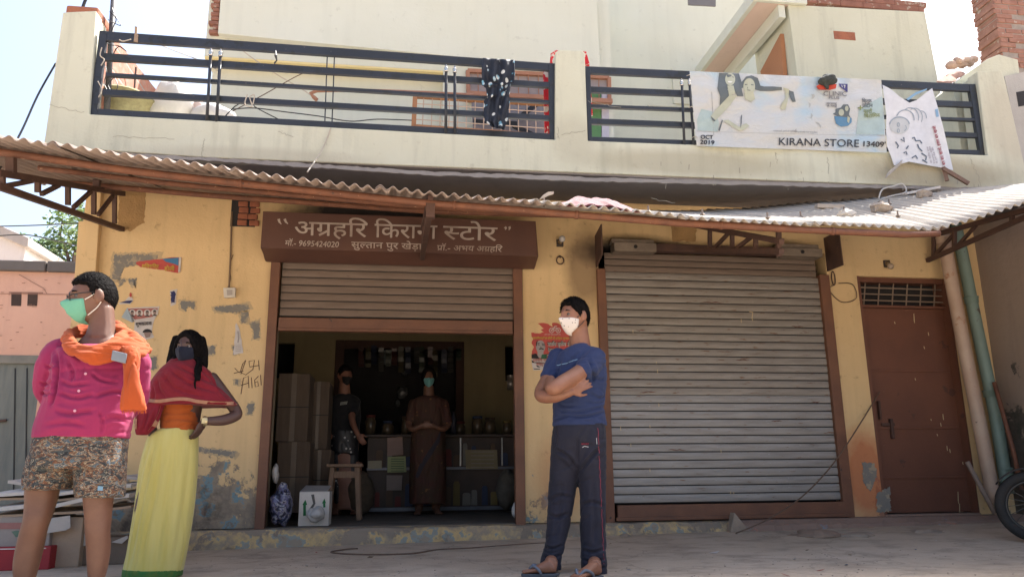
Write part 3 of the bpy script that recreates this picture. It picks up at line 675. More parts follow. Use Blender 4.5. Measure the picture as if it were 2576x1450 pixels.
# ---- stair tower with canopy
YT = .5
def PT(u, v): return P(u, v, YT)
tl, tr_ = PT(1983, 13).x, PT(2345, 100).x; xt0 = P(1995, 110, YT).x; xt1 = tr_; zt = PT(2150, 18).z
part(B, 'stair_tower', MB().prism([PT(1981, 12), PT(2326, 30), PT(2366, 235), PT(2386, 330), PT(2025, 330)], (0, .9-.002, 0)), M['cream'], bevel=.006)
zc = PT(1905, 8).z
mb = MB().prism([PT(1903, 6), (xt0-.0, YT, zc), (xt0, YW2-.01, zc), (PT(1903, 6).x, YW2-.01, zc)], (0, 0, .03)); part(B, 'canopy', mb, M['stair_pink'])
mb = MB().box(PT(1903, 6).x-.06, PT(1903, 6).x-.001, YT-.05, YW2-.01, zc-.004, zc+.14).box(PT(1903, 6).x, xt0+.2, YT-.05, YT-.002, zc+.004, zc+.14); part(B, 'canopy_edge', mb, M['cream_lit'], bevel=.008)
part(B, 'canopy_beam', MB().box(xt0-.14, xt0-.06, YT+.002, YW2-.01, zc-.16, zc-.001), M['cream_lit'])
mb = MB().prism([PX(1912, 180, xt0-.055), PX(1962, 85, xt0-.055), PX(1970, 188, xt0-.055), PX(1965, 260, xt0-.055), PX(1925, 260, xt0-.055)], (.05, 0, 0)); part(B, 'stair_door', mb, mat('terracotta_door', (.42, .19, .09), (.36, .16, .08), 2, .7))
a, b = P(2096, 78, YT-.004), P(2152, 102, YT-.004)
part(B, 'tower_vent', MB().box(a.x, b.x, YT-.004, YT+.05, b.z, a.z), M['terracotta'])
mb = MB(); rn = random.Random(8)
u = 2000
while u < 2320:
    L = rn.uniform(55, 72)
    if not (2195 < u < 2205):
        a, b = P(u, 12+(u-2000)*.03, YT), P(min(u+L, 2325)-2, 2, YT); mb.box(a.x, b.x, YT+.01, YT+.13, zt+.01+rn.uniform(0, .01), zt+.085)
        if u < 2180 or u > 2230: mb.box(a.x+.05, b.x+.05, YT+.02, YT+.14, zt+.09, zt+.16)
    u += L
OB_ = mat('old_loose_brick', (.27, .125, .09), (.20, .09, .065), 12, .95, .5, 30, spots=[((.33, .27, .22), 11, .58)])
part(B, 'loose_brick', mb, OB_, bevel=.01)

# ================================================================== corrugated awning
def interp(tab, x):
    if x <= tab[0][0]: return tab[0][1]
    for (x0, y0), (x1, y1) in zip(tab, tab[1:]):
        if x <= x1: return y0+(y1-y0)*(x-x0)/(x1-x0)
    return tab[-1][1]
FE = []
for u, v, Y in ((-160, 318, -2.42), (0, 343, -2.42), (280, 390, -2.40), (560, 426, -2.36), (800, 456, -2.3), (1080, 490, -2.22), (1350, 513, -2.15), (1400, 519, -2.14), (1700, 546, -2.08), (2000, 563, -2.03), (2200, 572, -2.0), (2340, 580, -2.0), (2450, 550, -2.0), (2575, 511, -2.0), (2700, 478, -2.0), (2960, 420, -2.0)):  # last point lies out of view, added so the sheet shades the ground
    FE.append(P(u, v, Y))
BE = []
for u, v, Y in ((100, 462, -.06), (225, 470, -.06), (580, 495, -.06), (1080, 526, -.06), (1500, 531, -.06), (1700, 532, -.08), (1860, 530, -.25), (2030, 513, -.45), (2200, 499, -.62), (2400, 479, -.80), (2575, 465, -.9), (2700, 455, -1.0), (2960, 430, -1.0)):
    BE.append(P(u, v, Y))
fz = [(p.x, p.z) for p in FE]; fy = [(p.x, p.y) for p in FE]; bz = [(p.x, p.z) for p in BE]; by_ = [(p.x, p.y) for p in BE]
def roofpt(x, t):          # t = 0 front edge, 1 wall side (corrugations run along y)
    y = lerp(interp(fy, x), interp(by_, x), t)
    return Vector((x, y, lerp(interp(fz, x), interp(bz, x), t)))
PITCH = .079
def sheet(x0, x1, lift, tilt=0.0):
    n = int((x1-x0)/PITCH*10); top = []; bot = []; nt_ = 8
    rn = random.Random(int(x0*100)); fr = [rn.uniform(-.012, .012) for _ in range(200)]
    for i in range(n+1):
        x = lerp(x0, x1, i/n); wv = .0135*math.sin(2*math.pi*x/PITCH); rowt, rowb = [], []
        for j in range(nt_+1):
            p = roofpt(x, j/nt_-(.012*fr[int((x-x0)*9) % 200] if j == 0 else 0)); p.z += wv+lift+tilt*(x-x0)/(x1-x0)
            rowt.append(p+Vector((0, 0, .004))); rowb.append(p)
        top.append(rowt); bot.append(rowb)
    mb = MB(); m_ = nt_+1
    vs = [p for r_ in top for p in r_]+[p for r_ in bot for p in r_]; o_ = (n+1)*m_
    fs = []
    for i in range(n):
        for j in range(nt_):
            a = i*m_+j; fs.append((a, a+1, a+m_+1, a+m_)); fs.append((o_+a, o_+a+m_, o_+a+m_+1, o_+a+1))
        fs.append((i*m_, (i+1)*m_, o_+(i+1)*m_, o_+i*m_)); a = i*m_+nt_; fs.append((a, o_+a, o_+a+m_, a+m_))
    return mb.add(vs, fs)
AW = thing('corrugated_awning', 'rusty pipe framed corrugated sheet awning across the shop front', 'awning', (0, 0, 2.5))
s1, s2, s3, s4, s5, s6, s7 = -3.1, -2.08, -1.10, .95, 1.90, 2.90, 3.80
xe = FE[-1].x
for (a, b, l, tl_, mm) in ((s1, s2+.09, 0, .0, 'asbestos_left'), (s2, s3+.09, .012, 0, 'asbestos_left'), (s3, -.08, .0, .0, 'asbestos_left'), (-.17, s4+.0, .012, .0, 'asbestos_left'), (s4-.1, s5+.08, .022, -.01, 'asbestos'), (s5, s6+.08, .0, 0, 'asbestos'), (s6, s7+.16, .012, .0, 'asbestos'), (s7, xe, 0, 0, 'asbestos')):
    part(AW, 'roof_sheet', sheet(a, b, l, tl_), M[mm], smooth=True)
def under(x, Y, d):
    t = (Y-interp(fy, x))/(interp(by_, x)-interp(fy, x)); p = roofpt(x, t); p.z -= d; return p
for (Y, r_, xa, xb) in ((-1.98, .025, -2.95, 3.95), (-.55, .023, -2.75, 4.1), (-1.3, .020, -2.6, 4.0)):
    pts = [under(lerp(xa, xb, i/24), Y, .020+r_) for i in range(25)]
    part(AW, 'purlin_pipe', MB().tube(pts, r_, 10), M['pipe_rust'], smooth=True)
    if r_ > .024:
        mb = MB()
        for x in (-1.05, .35, 1.2, 2.25, 3.1): mb.tube([under(x-.012, Y, .020+r_), under(x+.012, Y, .020+r_)], r_+.005, 10)
        part(AW, 'pipe_clamp', mb, M['pipe_rust'], smooth=True)
def truss(X, top, low, vert, diag, extra=()):
    mb = MB(); th = .042
    for a, b in (top, low): mb.bar(PX(*a, X), PX(*b, X), .04, th)
    for a, b in vert: mb.bar(PX(*a, X), PX(*b, X), .034, .034, (0, 1, 0))
    for a, b in diag: mb.bar(PX(*a, X+.004), PX(*b, X+.004), .028, .03)
    for a, b, w_ in extra: mb.bar(PX(*a, X), PX(*b, X), w_, w_, (0, 1, 0))
    part(AW, 'truss_bracket', mb, M['truss'], bevel=.003)
z = .444
truss(-2.44, ((310, 487), (-8, 434)), ((312, 578), (-8, 467)), [((288, 490), (288, 562)), ((236, 478), (236, 540)), ((171, 464), (171, 516)), ((95, 448), (95, 484)), ((5, 432), (5, 470))],
      [((284, 492), (247, 540)), ((228, 482), (184, 522)), ((148, 466), (104, 488)), ((80, 455), (12, 468))], [((28, 396), (28, 436), .05), ((244, 452), (244, 472), .05)])
truss(2.80, ((1727, 563), (1966, 607)), ((1752, 628), (1966, 632)), [((1785, 574), (1785, 625)), ((1841, 584), (1841, 626)), ((1900, 594), (1900, 628)), ((1958, 572), (1958, 645))],
      [((1798, 622), (1832, 586)), ((1852, 624), (1892, 594))])
truss(5.32, ((2345, 592), (2600, 522)), ((2332, 655), (2600, 536)), [((2348, 590), (2348, 645)), ((2400, 575), (2400, 620)), ((2545, 535), (2545, 560))], [((2352, 640), (2400, 588)), ((2408, 618), (2455, 566))])
Xc = .19
mb = MB()
def yz(Y, z_): return Vector((Xc, Y, z_))
mb.bar(yz(0, 2.80), yz(-2.0, 2.42), .042, .042); mb.bar(yz(0, 2.52), yz(-2.0, 2.36), .042, .042)
for Y in (-.1, -.6, -1.1, -1.6, -1.95):
    zt_ = lerp(2.80, 2.42, -Y/2); zl_ = lerp(2.52, 2.36, -Y/2); mb.bar(yz(Y, zl_), yz(Y, zt_), .034, .034, (0, 1, 0))
mb.bar(yz(-.15, 2.52), yz(-.55, 2.68), .03, .03); mb.bar(yz(-.65, 2.47), yz(-1.05, 2.58), .03, .03)
mb.obox(under(Xc, -1.98, .10), (.03, 0, .0), (0, .03, 0), (0, 0, .05))
part(AW, 'truss_bracket', mb, M['truss'], bevel=.003)
# hook bolts that stick up through the sheets
mb = MB()
for (x, t) in ((1.0, .15), (2.25, .2), (3.2, .35), (3.75, .55), (3.95, .3), (4.2, .62), (2.7, .12), (1.75, .1)):
    p = roofpt(x, t); mb.tube([p, p+Vector((0, 0, .07))], .007, 6).lathe(p+Vector((0, 0, .025)), [(.02, 0), (.016, .006), (.0, .008)], 8)
part(AW, 'hook_bolt', mb, plain('rusty_bolt', (.28, .22, .18), .6, .6))
# loose things lying on the sheets
def onroof(x, t, d=.02): p = roofpt(x, t); p.z += d; return p
def stone(x, t, r_, sd, label, m_):
    rn = random.Random(sd); mb = MB(); c = onroof(x, t, r_*.5)
    mb.ball(c, (r_*1.3, r_, r_*.7), 9, 6)
    mb.v = [p+Vector((rn.uniform(-1, 1), rn.uniform(-1, 1), rn.uniform(-1, 1)))*r_*.22 for p in mb.v]
    solo('stone', mb, m_, label, 'stone', 'rubble lying on the awning')
M['stone'] = mat('brick_rubble', (.42, .36, .30), (.3, .24, .2), 14, .95, .5, 40)
stone(4.02, .50, .075, 1, 'largest brown stone lying on the bright right end of the awning', M['stone'])
stone(3.62, .40, .06, 2, 'pale broken lump on the awning above the shutter corner', mat('pale_lump', (.6, .56, .5), (.45, .4, .35)))
stone(4.62, .75, .06, 3, 'brown rubble piece high on the awning below the parapet end', M['stone'])
mb = MB().obox(onroof(3.78, .72, .03), (.13, 0, .0), (0, .03, 0), (0, 0, .018)); solo('wood_scrap', mb, mat('pale_wood', (.55, .47, .38), (.42, .34, .27), 20, aniso=(1, 8, 8)), 'short pale strip of wood lying on the awning under the dark slab', 'wood scrap', bevel=.004)
mb = MB().obox(onroof(4.75, .93, .03), (.16, -.02, .03), (.0, .05, 0), (0, 0, .012)); solo('wood_scrap', mb, mat('white_board', (.66, .62, .58), (.55, .5, .46)), 'whitish flat offcut lying on the awning beside the looped wire', 'wood scrap', bevel=.003)
lp = [onroof(4.36, .9, .02), onroof(4.40, .9, .10), onroof(4.5, .9, .12), onroof(4.58, .9, .13), onroof(4.6, .9, .05), onroof(4.48, .9, .03), onroof(4.38, .9, .01)]
solo('looped_wire', MB().tube(wire(lp), .007, 6), plain('bright_wire', (.6, .58, .55), .4), 'bent pale wire loop on the right end of the awning', 'wire')
mb = MB(); p = onroof(.92, .03, .04); mb.prism([p, p+Vector((.07, .0, .035)), p+Vector((.10, 0, .045)), p+Vector((.10, 0, .06)), p+Vector((.06, 0, .055)), p+Vector((.025, 0, .03))], (0, .02, 0))
solo('broken_shard', mb, M['asbestos'], 'broken corner shard sticking up beside the pink cloth on the awning', 'shard')
# crumpled pink cloth on the awning
def cloth_heap(name, c, rx, ry, h, m_, label, cat, sd, nx=46, ny=26, base=None):
    rn = random.Random(sd); mb = MB(); vs = []
    for j in range(ny+1):
        for i in range(nx+1):
            a = i/nx*2-1; b = j/ny*2-1; rr = max(abs(a), abs(b))
            p = Vector((a*(1+.12*noise.noise(Vector((b*2, sd, 0)))), b*(1+.15*noise.noise(Vector((a*2, sd, 5)))), 0))
            e = max(0, 1-(a*a+b*b)*.72)
            zz = h*e*(.55+.45*noise.noise(Vector((a*1.6, b*1.2, sd))))+h*.34*abs(noise.noise(Vector((a*4.2+b*1.5, b*2.4, sd+3))))*e**.4
            q = c+Vector((p.x*rx, p.y*ry, 0)); bz_ = base(q) if base else c.z
            vs.append(Vector((q.x, q.y, bz_+.015+max(0, zz))))
    mb.add(vs, [(j*(nx+1)+i, j*(nx+1)+i+1, (j+1)*(nx+1)+i+1, (j+1)*(nx+1)+i) for j in range(ny) for i in range(nx)])
    o = solo(name, mb, m_, label, cat, smooth=True); s_ = o.modifiers.new('thickness', 'SOLIDIFY'); s_.thickness = .006
    return o
def roofz(q):
    t = (q.y-interp(fy, q.x))/(interp(by_, q.x)-interp(fy, q.x)); return roofpt(q.x, t).z
M['pink_cloth'] = mat('faded_pink_cloth', (.15, .013, .026), (.11, .01, .02), 6, .9, .3, 90, sheen=.3)
cloth_heap('pink_cloth', Vector((1.36, -1.86, 2.6)), .28, .22, .115, M['pink_cloth'], 'crumpled faded pink cloth thrown on the awning edge', 'cloth', 5, base=roofz)

# ================================================================== shop sign (shutter hood)
YS = -.30
SG = thing('shop_sign', 'dark brown hood board painted with white Hindi shop lettering above the open shop', 'sign', (0, -.15, 2.4))
TL, TR, BR, BL = P(661.6, 532, YS), P(1348, 555, YS), P(1348, 639.5, YS), P(654, 627, YS)
LL, LR = P(667, 656, -.07), P(1336, 678, -.07)
xa, xb = (TL.x+BL.x)/2, (TR.x+BR.x)/2; zt, zb, zl = (TL.z+TR.z)/2, (BL.z+BR.z)/2, (LL.z+LR.z)/2
mb = MB().prism([(xa, YS, zt), (xa, YS, zb), (xa+.02, -.08, zl), (xa+.02, -.06, zl), (xa+.02, YS+.015, zb+.005), (xa, YS+.015, zt)], (xb-xa, 0, 0))
part(SG, 'board', mb, M['sign_paint'], bevel=.006)
for x in (xa+.002, xb-.017):
    part(SG, 'end_plate', MB().prism([(x, YS+.016, zt-.005), (x, YS+.016, zb+.02), (x, -.065, zl+.02), (x, -.002, zl+.02), (x, -.002, zt-.005)], (.015, 0, 0)), M['sign_paint'])
SS = lambda u, v: P(u, v, YS-.004)
def s2(q): return [((1000+x/2.24)*.64375, (750+y/2.24)*.64375) for x, y in q]
mb = MB()
# big hand painted words, as font glyphs widened into a brush weight
text_px(mb, 'अग/हिर', s2([(330, 372)])[0], s2([(972, 392)])[0], 37, SS, bold=.7)
text_px(mb, 'िकराना', s2([(1035, 393)])[0], s2([(1580, 408)])[0], 37, SS, bold=.7)
text_px(mb, '{स}टोर', s2([(1635, 410)])[0], s2([(2105, 425)])[0], 37, SS, bold=.7)
for q in ([(198, 235), (205, 262), (222, 282)], [(250, 235), (262, 262), (280, 278)], [(2178, 305), (2188, 318), (2180, 330)], [(2215, 303), (2222, 316), (2212, 332)]): stroke_px(mb, s2(q), [7, 5, 2], SS)
part(SG, 'lettering', mb, M['sign_white'])
mb = MB()
text_px(mb, 'मॉ.- 9695424020', s2([(250, 466)])[0], s2([(720, 482)])[0], 14, SS, .12, .5); part(SG, 'lettering', mb, M['sign_white']); mb = MB()
text_px(mb, 'सु{ल}तान पुर खेड़ा', s2([(832, 484)])[0], s2([(1450, 502)])[0], 16, SS, 0, .5); part(SG, 'lettering', mb, M['sign_white']); mb = MB()
text_px(mb, 'प/ॉ.- अभय अग/हिर', s2([(1580, 508)])[0], s2([(2150, 522)])[0], 14, SS, .1, .45)
part(SG, 'lettering', mb, M['sign_white'])

# ================================================================== posters on the yellow wall
def poster(name, label, pts, m_, Y=-.004, seed=1, step=7, amp=1.2, bow=0.0):
    base = thing(name, label, 'poster', P(sum(p[0] for p in pts)/len(pts), max(p[1] for p in pts), Y))
    part(base, 'paper', MB().prism(pxpoly(jag(pts, step, amp, seed), Y), (0, .002, 0)), m_); return base
M['paper'] = mat('aged_paper', (.62, .58, .55), (.5, .46, .44), 12, .9, .1)
M['red_paper'] = mat('red_print', (.52, .09, .075), (.42, .07, .06), 8, .8, .05)
M['black_ink'] = plain('black_ink', (.02, .018, .02), .8); M['white_ink'] = plain('white_ink', (.66, .6, .56), .8)
M['yellow_ink'] = plain('yellow_ink', (.60, .42, .08), .8); M['skin_print'] = plain('printed_skin', (.30, .21, .18), .8); M['grey_print'] = plain('printed_grey', (.36, .32, .31), .8)
M['blue_print'] = plain('blue_print', (.06, .20, .38), .8); M['maroon_print'] = mat('maroon_print', (.30, .07, .06), (.45, .2, .17), 9, .8, .05); M['navy_print'] = plain('navy_print', (.03, .035, .12), .8); M['green_print'] = plain('green_print', (.03, .11, .06), .8)
def q1(q): return [((2050+x/6.043)*.64375, (1230+y/6.043)*.64375) for x, y in q]
PO = poster('election_poster', 'torn red poster with moustached portrait behind the man in blue', q1([(310, 200), (430, 180), (560, 215), (660, 285), (640, 185), (745, 180), (850, 230), (1100, 300), (1260, 300), (1260, 560), (1090, 610), (1060, 760), (720, 1000), (560, 1000), (520, 1040), (160, 1020), (165, 850), (215, 750), (155, 650), (200, 560), (155, 500), (155, 410), (330, 440), (450, 400), (380, 350), (450, 320)]), M['red_paper'], seed=4, step=4, amp=.6)
S = onY(-.0075); S2 = onY(-.009); S3 = onY(-.0105)
def flatpx(mb, q, s_): return mb.add([s_(*p) for p in q], [tuple(range(len(q)))])
part(PO, 'paper', flatpx(MB(), q1([(160, 1025), (520, 1040), (510, 1290), (200, 1300), (165, 1150)]), onY(-.0055)), M['paper'], label='torn white strip below the portrait')
mb = MB()
for c in ((632, 360), (790, 360)):
    e = q1(ell_px(c, 55, 55, 24)); stroke_px(mb, e+[e[0]], 1.3, S)
    for k in range(0, 24, 4): stroke_px(mb, q1([c])+[e[k]], .7, S)
stroke_px(mb, q1([(632, 360), (690, 300), (760, 300), (790, 360)]), 1.4, S); stroke_px(mb, q1([(690, 300), (700, 380), (760, 300)]), 1.2, S); stroke_px(mb, q1([(680, 285), (715, 285)]), 1.6, S); stroke_px(mb, q1([(700, 262), (760, 262)]), 1.5, S)
part(PO, 'bicycle_emblem', mb, M['white_ink'])
part(PO, 'lettering', text_px(MB(), 'आप सभी क्षेत्रवासियों को', *q1([(460, 470), (845, 472)]), 3.0, S), M['white_ink'])
part(PO, 'lettering', text_px(MB(), 'महाशिवरात्रि एवं होली की हािर्दक शुभकाम', *q1([(180, 560), (1070, 570)]), 5, S, 0, .3), M['yellow_ink'])
def shadowed(s_, a, b, h, mt, mt2):
    mb = MB(); A, Bq = q1([a, b]); text_px(mb, s_, (A[0]+.8, A[1]+.8), (Bq[0]+.8, Bq[1]+.8), h, S, 0, .9); part(PO, 'lettering', mb, mt2)
    part(PO, 'lettering', text_px(MB(), s_, A, Bq, h, S2, 0, .35), mt)
shadowed('सताँव तृतीय से', (525, 715), (1060, 718), 9.5, M['black_ink'], M['white_ink'])
shadowed('िजला पंचायत', (540, 850), (870, 855), 8, M['black_ink'], M['white_ink'])
shadowed('पद के', (520, 990), (720, 995), 9, M['black_ink'], M['white_ink'])
part(PO, 'lettering', text_px(text_px(MB(), 'रामनरेश या', *q1([(190, 1095), (505, 1085)]), 7, S, 0, .5), 'कल्लू या', *q1([(270, 1180), (500, 1185)]), 6, S, 0, .5), M['maroon_print'])
mb = MB(); flatpx(mb, q1([(160, 1060), (230, 1110), (360, 1110), (510, 1120), (450, 1130), (250, 1130), (170, 1120)]), onY(-.0065)); flatpx(mb, q1([(260, 1180), (330, 1200), (370, 1230), (300, 1230)]), onY(-.0065)); flatpx(mb, q1([(195, 1255), (370, 1262), (350, 1282), (230, 1280)]), onY(-.0065))
part(PO, 'torn_print', mb, M['black_ink'])
hd = ell_px((372, 745), 112, 150, 26); mb = flatpx(MB(), q1([p for p in hd]), S); flatpx(mb, q1([(300, 860), (440, 860), (440, 1010), (300, 1010)]), onY(-.0072)); part(PO, 'portrait_face', mb, M['grey_print'])
mb = MB(); flatpx(mb, q1([(160, 925), (270, 905), (345, 1030), (165, 1022)]), S2); part(PO, 'portrait_coat', mb, M['black_ink'])
mb = MB(); flatpx(mb, q1([(400, 930), (520, 915), (520, 1030), (380, 1030)]), S2); part(PO, 'portrait_coat', mb, M['green_print'])
mb = MB(); flatpx(mb, q1([(330, 800), (380, 770), (440, 790), (450, 820), (390, 800), (340, 815)]), S2)
for e in ([(300, 670), (350, 660)], [(400, 670), (450, 690)], [(305, 695), (350, 700)], [(410, 705), (450, 715)], [(375, 740), (385, 760)]): stroke_px(mb, q1(e), 1.6, S2)
flatpx(mb, q1([(265, 720), (270, 640), (310, 590), (290, 660), (280, 730)]), S2); flatpx(mb, q1([(455, 640), (478, 700), (478, 760), (462, 700)]), S2)
part(PO, 'portrait_features', mb, M['black_ink'])
def q4(q): return [((400+x/2.0138)*.64375, (980+y/2.0138)*.64375) for x, y in q]
PO = poster('festival_poster', 'torn red and blue festival poster strip high on the yellow wall', q4([(265, 85), (560, 50), (622, 48), (612, 165), (590, 172), (480, 150), (300, 125), (262, 100)]), M['red_paper'], seed=2, step=8, amp=.7)
part(PO, 'printed_swoosh', flatpx(MB(), q4([(470, 62), (600, 52), (598, 115), (560, 100), (500, 85)]), S), M['blue_print'])
part(PO, 'paper_edge', flatpx(MB(), q4([(603, 50), (621, 49), (612, 164), (596, 168)]), S2), M['paper'])
part(PO, 'lettering', text_px(text_px(MB(), 'शिवराित्र', *q4([(308, 130), (442, 134)]), 9, S2, 0, .5), 'होली', *q4([(487, 152), (566, 154)]), 10, S2, 0, .5), M['yellow_ink'])
def q2(q): return [((230+x/4.833)*.64375, (1040+y/4.833)*.64375) for x, y in q]
PO = poster('greeting_poster', 'curling maroon poster with small round portraits beside the orange scarf', q2([(1290, 780), (1895, 755), (1860, 900), (1830, 960), (1770, 1080), (1760, 1250), (1800, 1330), (1600, 1400), (1420, 1200), (1430, 1050)]), M['paper'], seed=5, step=8, amp=.8)
part(PO, 'printed_panel', flatpx(MB(), q2([(1300, 798), (1870, 785), (1840, 900), (1760, 950), (1560, 985), (1430, 1000), (1340, 900)]), onY(-.0065)), M['maroon_print'])
mb = MB(); mb2 = MB(); mb3 = MB()
for c in ((1385, 880), (1522, 880), (1668, 880), (1808, 870)):
    flatpx(mb, q2(ell_px(c, 66, 66)), S); flatpx(mb2, q2(ell_px((c[0], c[1]), 30, 40, 14)), S2); flatpx(mb3, q2(ell_px((c[0], c[1]+62), 46, 26, 14, 180, 360)), S2); flatpx(mb3, q2(ell_px((c[0], c[1]-20), 32, 28, 12, 180, 360)), S3)
part(PO, 'portrait_disc', mb, M['white_ink']); part(PO, 'portrait_face', mb2, M['skin_print']); part(PO, 'portrait_coat', mb3, M['black_ink'])
mb = text_px(MB(), 'शुभकामना', *q2([(1450, 1120), (1750, 1100)]), 9, S, 0, .4); flatpx(mb, q2(ell_px((1670, 1250), 90, 70, 14, 180, 360)), S); part(PO, 'lettering', mb, M['black_ink'])
part(PO, 'portrait_face', flatpx(MB(), q2([(1600, 1245), (1740, 1240), (1720, 1330), (1640, 1350)]), S2), M['skin_print'])
mb = MB(); mb.add([P(*p, y) for p, y in zip(q2([(1290, 778), (1425, 1030), (1390, 1060), (1180, 960)]), (-.006, -.006, -.04, -.05))], [(0, 1, 2, 3)]); part(PO, 'curled_corner', mb, plain('poster_back', (.50, .60, .66), .8))
PO = poster('torn_poster', 'long narrow white torn poster strip above the chalked number', q4([(1050, 562), (1080, 610), (1100, 740), (1105, 800), (1030, 815), (1040, 690)]), M['paper'], seed=6)
mb = MB(); [stroke_px(mb, q4([(1048, 745+k*14), (1090, 742+k*14)]), 1.0, S) for k in range(4)]; stroke_px(mb, q4([(1066, 630), (1072, 680), (1066, 720)]), 3, S); part(PO, 'faded_print', mb, M['grey_print'])
PO = poster('torn_poster', 'small navy and white torn poster scrap below the festival poster', q4([(533, 312), (590, 300), (578, 420), (536, 432)]), M['paper'], seed=7)
part(PO, 'faded_print', flatpx(MB(), q4(jag([(536, 320), (575, 316), (565, 405), (540, 412)], 10, 6, 3)), S), M['navy_print'])
PO = poster('torn_poster', 'navy scrap with a red spot beside the man in pink', q4([(130, 405), (180, 395), (200, 365), (225, 360), (245, 385), (220, 418), (140, 418)]), M['paper'], seed=8)
mb = flatpx(MB(), q4([(135, 405), (185, 392), (240, 388), (215, 412)]), S); part(PO, 'faded_print', mb, M['navy_print']); part(PO, 'faded_print', flatpx(MB(), q4(ell_px((222, 345), 10, 18, 10)), S), M['red_paper'])

# ================================================================== banners on the railing
YBN = -.735
def rip(u, v):
    a = noise.noise(Vector((u*.006, v*.012, 2.0)))*.045+noise.noise(Vector((u*.014+v*.012, v*.03, 5)))*.022
    top = max(0, 1-(v-(180+(u-1740)*.045))/45.0); a += top*.012*math.sin(u*.11+2*math.sin(u*.03))
    return a
def SB(off=0.0): return lambda u, v: P(u, v, YBN-.012+rip(u, v)-off)
BN = thing('advert_banner', 'faded white shampoo advert banner with two women tied along the railing', 'banner', P(1985, 380, YBN))
def grid_px(c, nu, nv, surf, edge=None):
    (a, b, c_, d) = c; mb = MB(); vs = []
    for j in range(nv+1):
        for i in range(nu+1):
            s_, t_ = i/nu, j/nv
            u = (1-t_)*lerp(a[0], b[0], s_)+t_*lerp(d[0], c_[0], s_); v = (1-t_)*lerp(a[1], b[1], s_)+t_*lerp(d[1], c_[1], s_)
            if edge: u, v = edge(u, v, s_, t_)
            vs.append(surf(u, v))
    return mb.add(vs, [(j*(nu+1)+i, j*(nu+1)+i+1, (j+1)*(nu+1)+i+1, (j+1)*(nu+1)+i) for j in range(nv) for i in range(nu)])
m, t, bs = newmat('faded_vinyl'); co = coords(t)
c = ramp(t, noi(t, co, 1.6, 3), [(.35, (.515, .51, .48)), (.5, (.49, .505, .50)), (.60, (.38, .49, .56)), (.7, (.50, .505, .48))])
c = mixc(t, ramp(t, noi(t, co, 9, 6, .7), [(.6, 0.), (.8, .4)]), c, (.45, .42, .38)); t.links.new(c, bs.inputs['Base Color']); bs.inputs['Roughness'].default_value = .42
bump(t, bs, noi(t, coords(t, 1, 1, 2), 5, 4, .6, 1.0), .5, .04); M['vinyl'] = m
o = part(BN, 'banner_sheet', grid_px([(1734, 179), (2216, 201), (2230, 384), (1752, 367)], 90, 34, SB()), M['vinyl'], smooth=True)
def q5(q): return [((2600+x/2.862)*.64375, (230+y/2.862)*.64375) for x, y in q]
def sub(q, mx=6):
    out = []
    for i in range(len(q)):
        a, b = q[i], q[(i+1) % len(q)]; n = max(1, int(math.dist(a, b)/mx)); out += [(lerp(a[0], b[0], k/n), lerp(a[1], b[1], k/n)) for k in range(n)]
    return out
def art(name, m_, polys, off):
    mb = MB(); s_ = SB(off)
    for q in polys:
        # fill as a fine grid clipped to the polygon, so that the print follows the ripples
        bm = bmesh.new(); vv = [bm.verts.new((x, y, 0)) for x, y in q5(sub(q, 14))]; bm.faces.new(vv); bmesh.ops.triangulate(bm, faces=bm.faces[:])
        bmesh.ops.subdivide_edges(bm, edges=[e for e in bm.edges if e.calc_length() > 9], cuts=2, use_grid_fill=True); bmesh.ops.triangulate(bm, faces=bm.faces[:])
        bm.verts.index_update(); mb.add([s_(v.co.x, v.co.y) for v in bm.verts], [tuple(v.index for v in f.verts) for f in bm.faces]); bm.free()
    part(BN, name, mb, m_)
V = lambda n_, c_: plain(n_, c_, .45)
hairm = V('printed_dark_hair', (.12, .14, .145)); skinm = V('printed_pale_skin', (.46, .475, .36)); skin2 = V('printed_skin_shade', (.40, .42, .32)); tealm = V('printed_teal', (.40, .50, .49)); dressm = V('printed_white_dress', (.53, .555, .55))
art('printed_backdrop', tealm, [[(400, 560), (560, 600), (600, 720), (580, 815), (360, 800), (350, 680)], [(2160, 560), (2420, 420), (2450, 850), (2130, 840)]], .003)
art('printed_hair', hairm, [[(600, 158), (820, 165), (850, 260), (900, 200), (960, 185), (1030, 215), (1060, 300), (1100, 310), (1200, 310), (1300, 318), (1300, 352), (1180, 362), (1060, 362), (1000, 345), (960, 300), (850, 330), (870, 420), (800, 420), (760, 320), (690, 340), (720, 400), (640, 500), (605, 545), (610, 420), (580, 330)],
                            [(1360, 345), (1430, 370), (1455, 480), (1420, 485), (1390, 430)]], .007)
art('printed_face', skinm, [ell_px((722, 230), 56, 70, 22), ell_px((935, 310), 66, 92, 22), [(690, 300), (760, 300), (780, 390), (710, 410)], [(880, 380), (980, 370), (1000, 450), (960, 480), (890, 450)],
                            [(720, 405), (800, 410), (720, 520), (560, 690), (505, 640), (560, 570)], [(640, 690), (700, 680), (820, 760), (900, 720), (940, 750), (860, 800), (820, 805)], [(1310, 320), (1380, 340), (1375, 430), (1340, 570), (1285, 565), (1300, 500), (1340, 440), (1340, 370)]], .009)
art('printed_features', hairm, [[(690, 200), (715, 196), (715, 204), (692, 208)], [(740, 198), (765, 204), (764, 211), (742, 205)], [(885, 285), (915, 282), (915, 292), (887, 295)], [(955, 285), (985, 290), (983, 299), (955, 294)], [(910, 345), (950, 350), (945, 358), (912, 353)], [(915, 310), (922, 332), (912, 334)],
                                [(505, 640), (560, 690), (545, 700), (520, 680)], [(855, 620), (850, 720), (835, 780), (842, 640)], [(590, 800), (630, 680), (640, 690), (605, 810)]], .011)
art('printed_smile', V('printed_white', (.75, .75, .7)), [[(692, 250), (750, 252), (735, 268), (705, 266)]], .011)
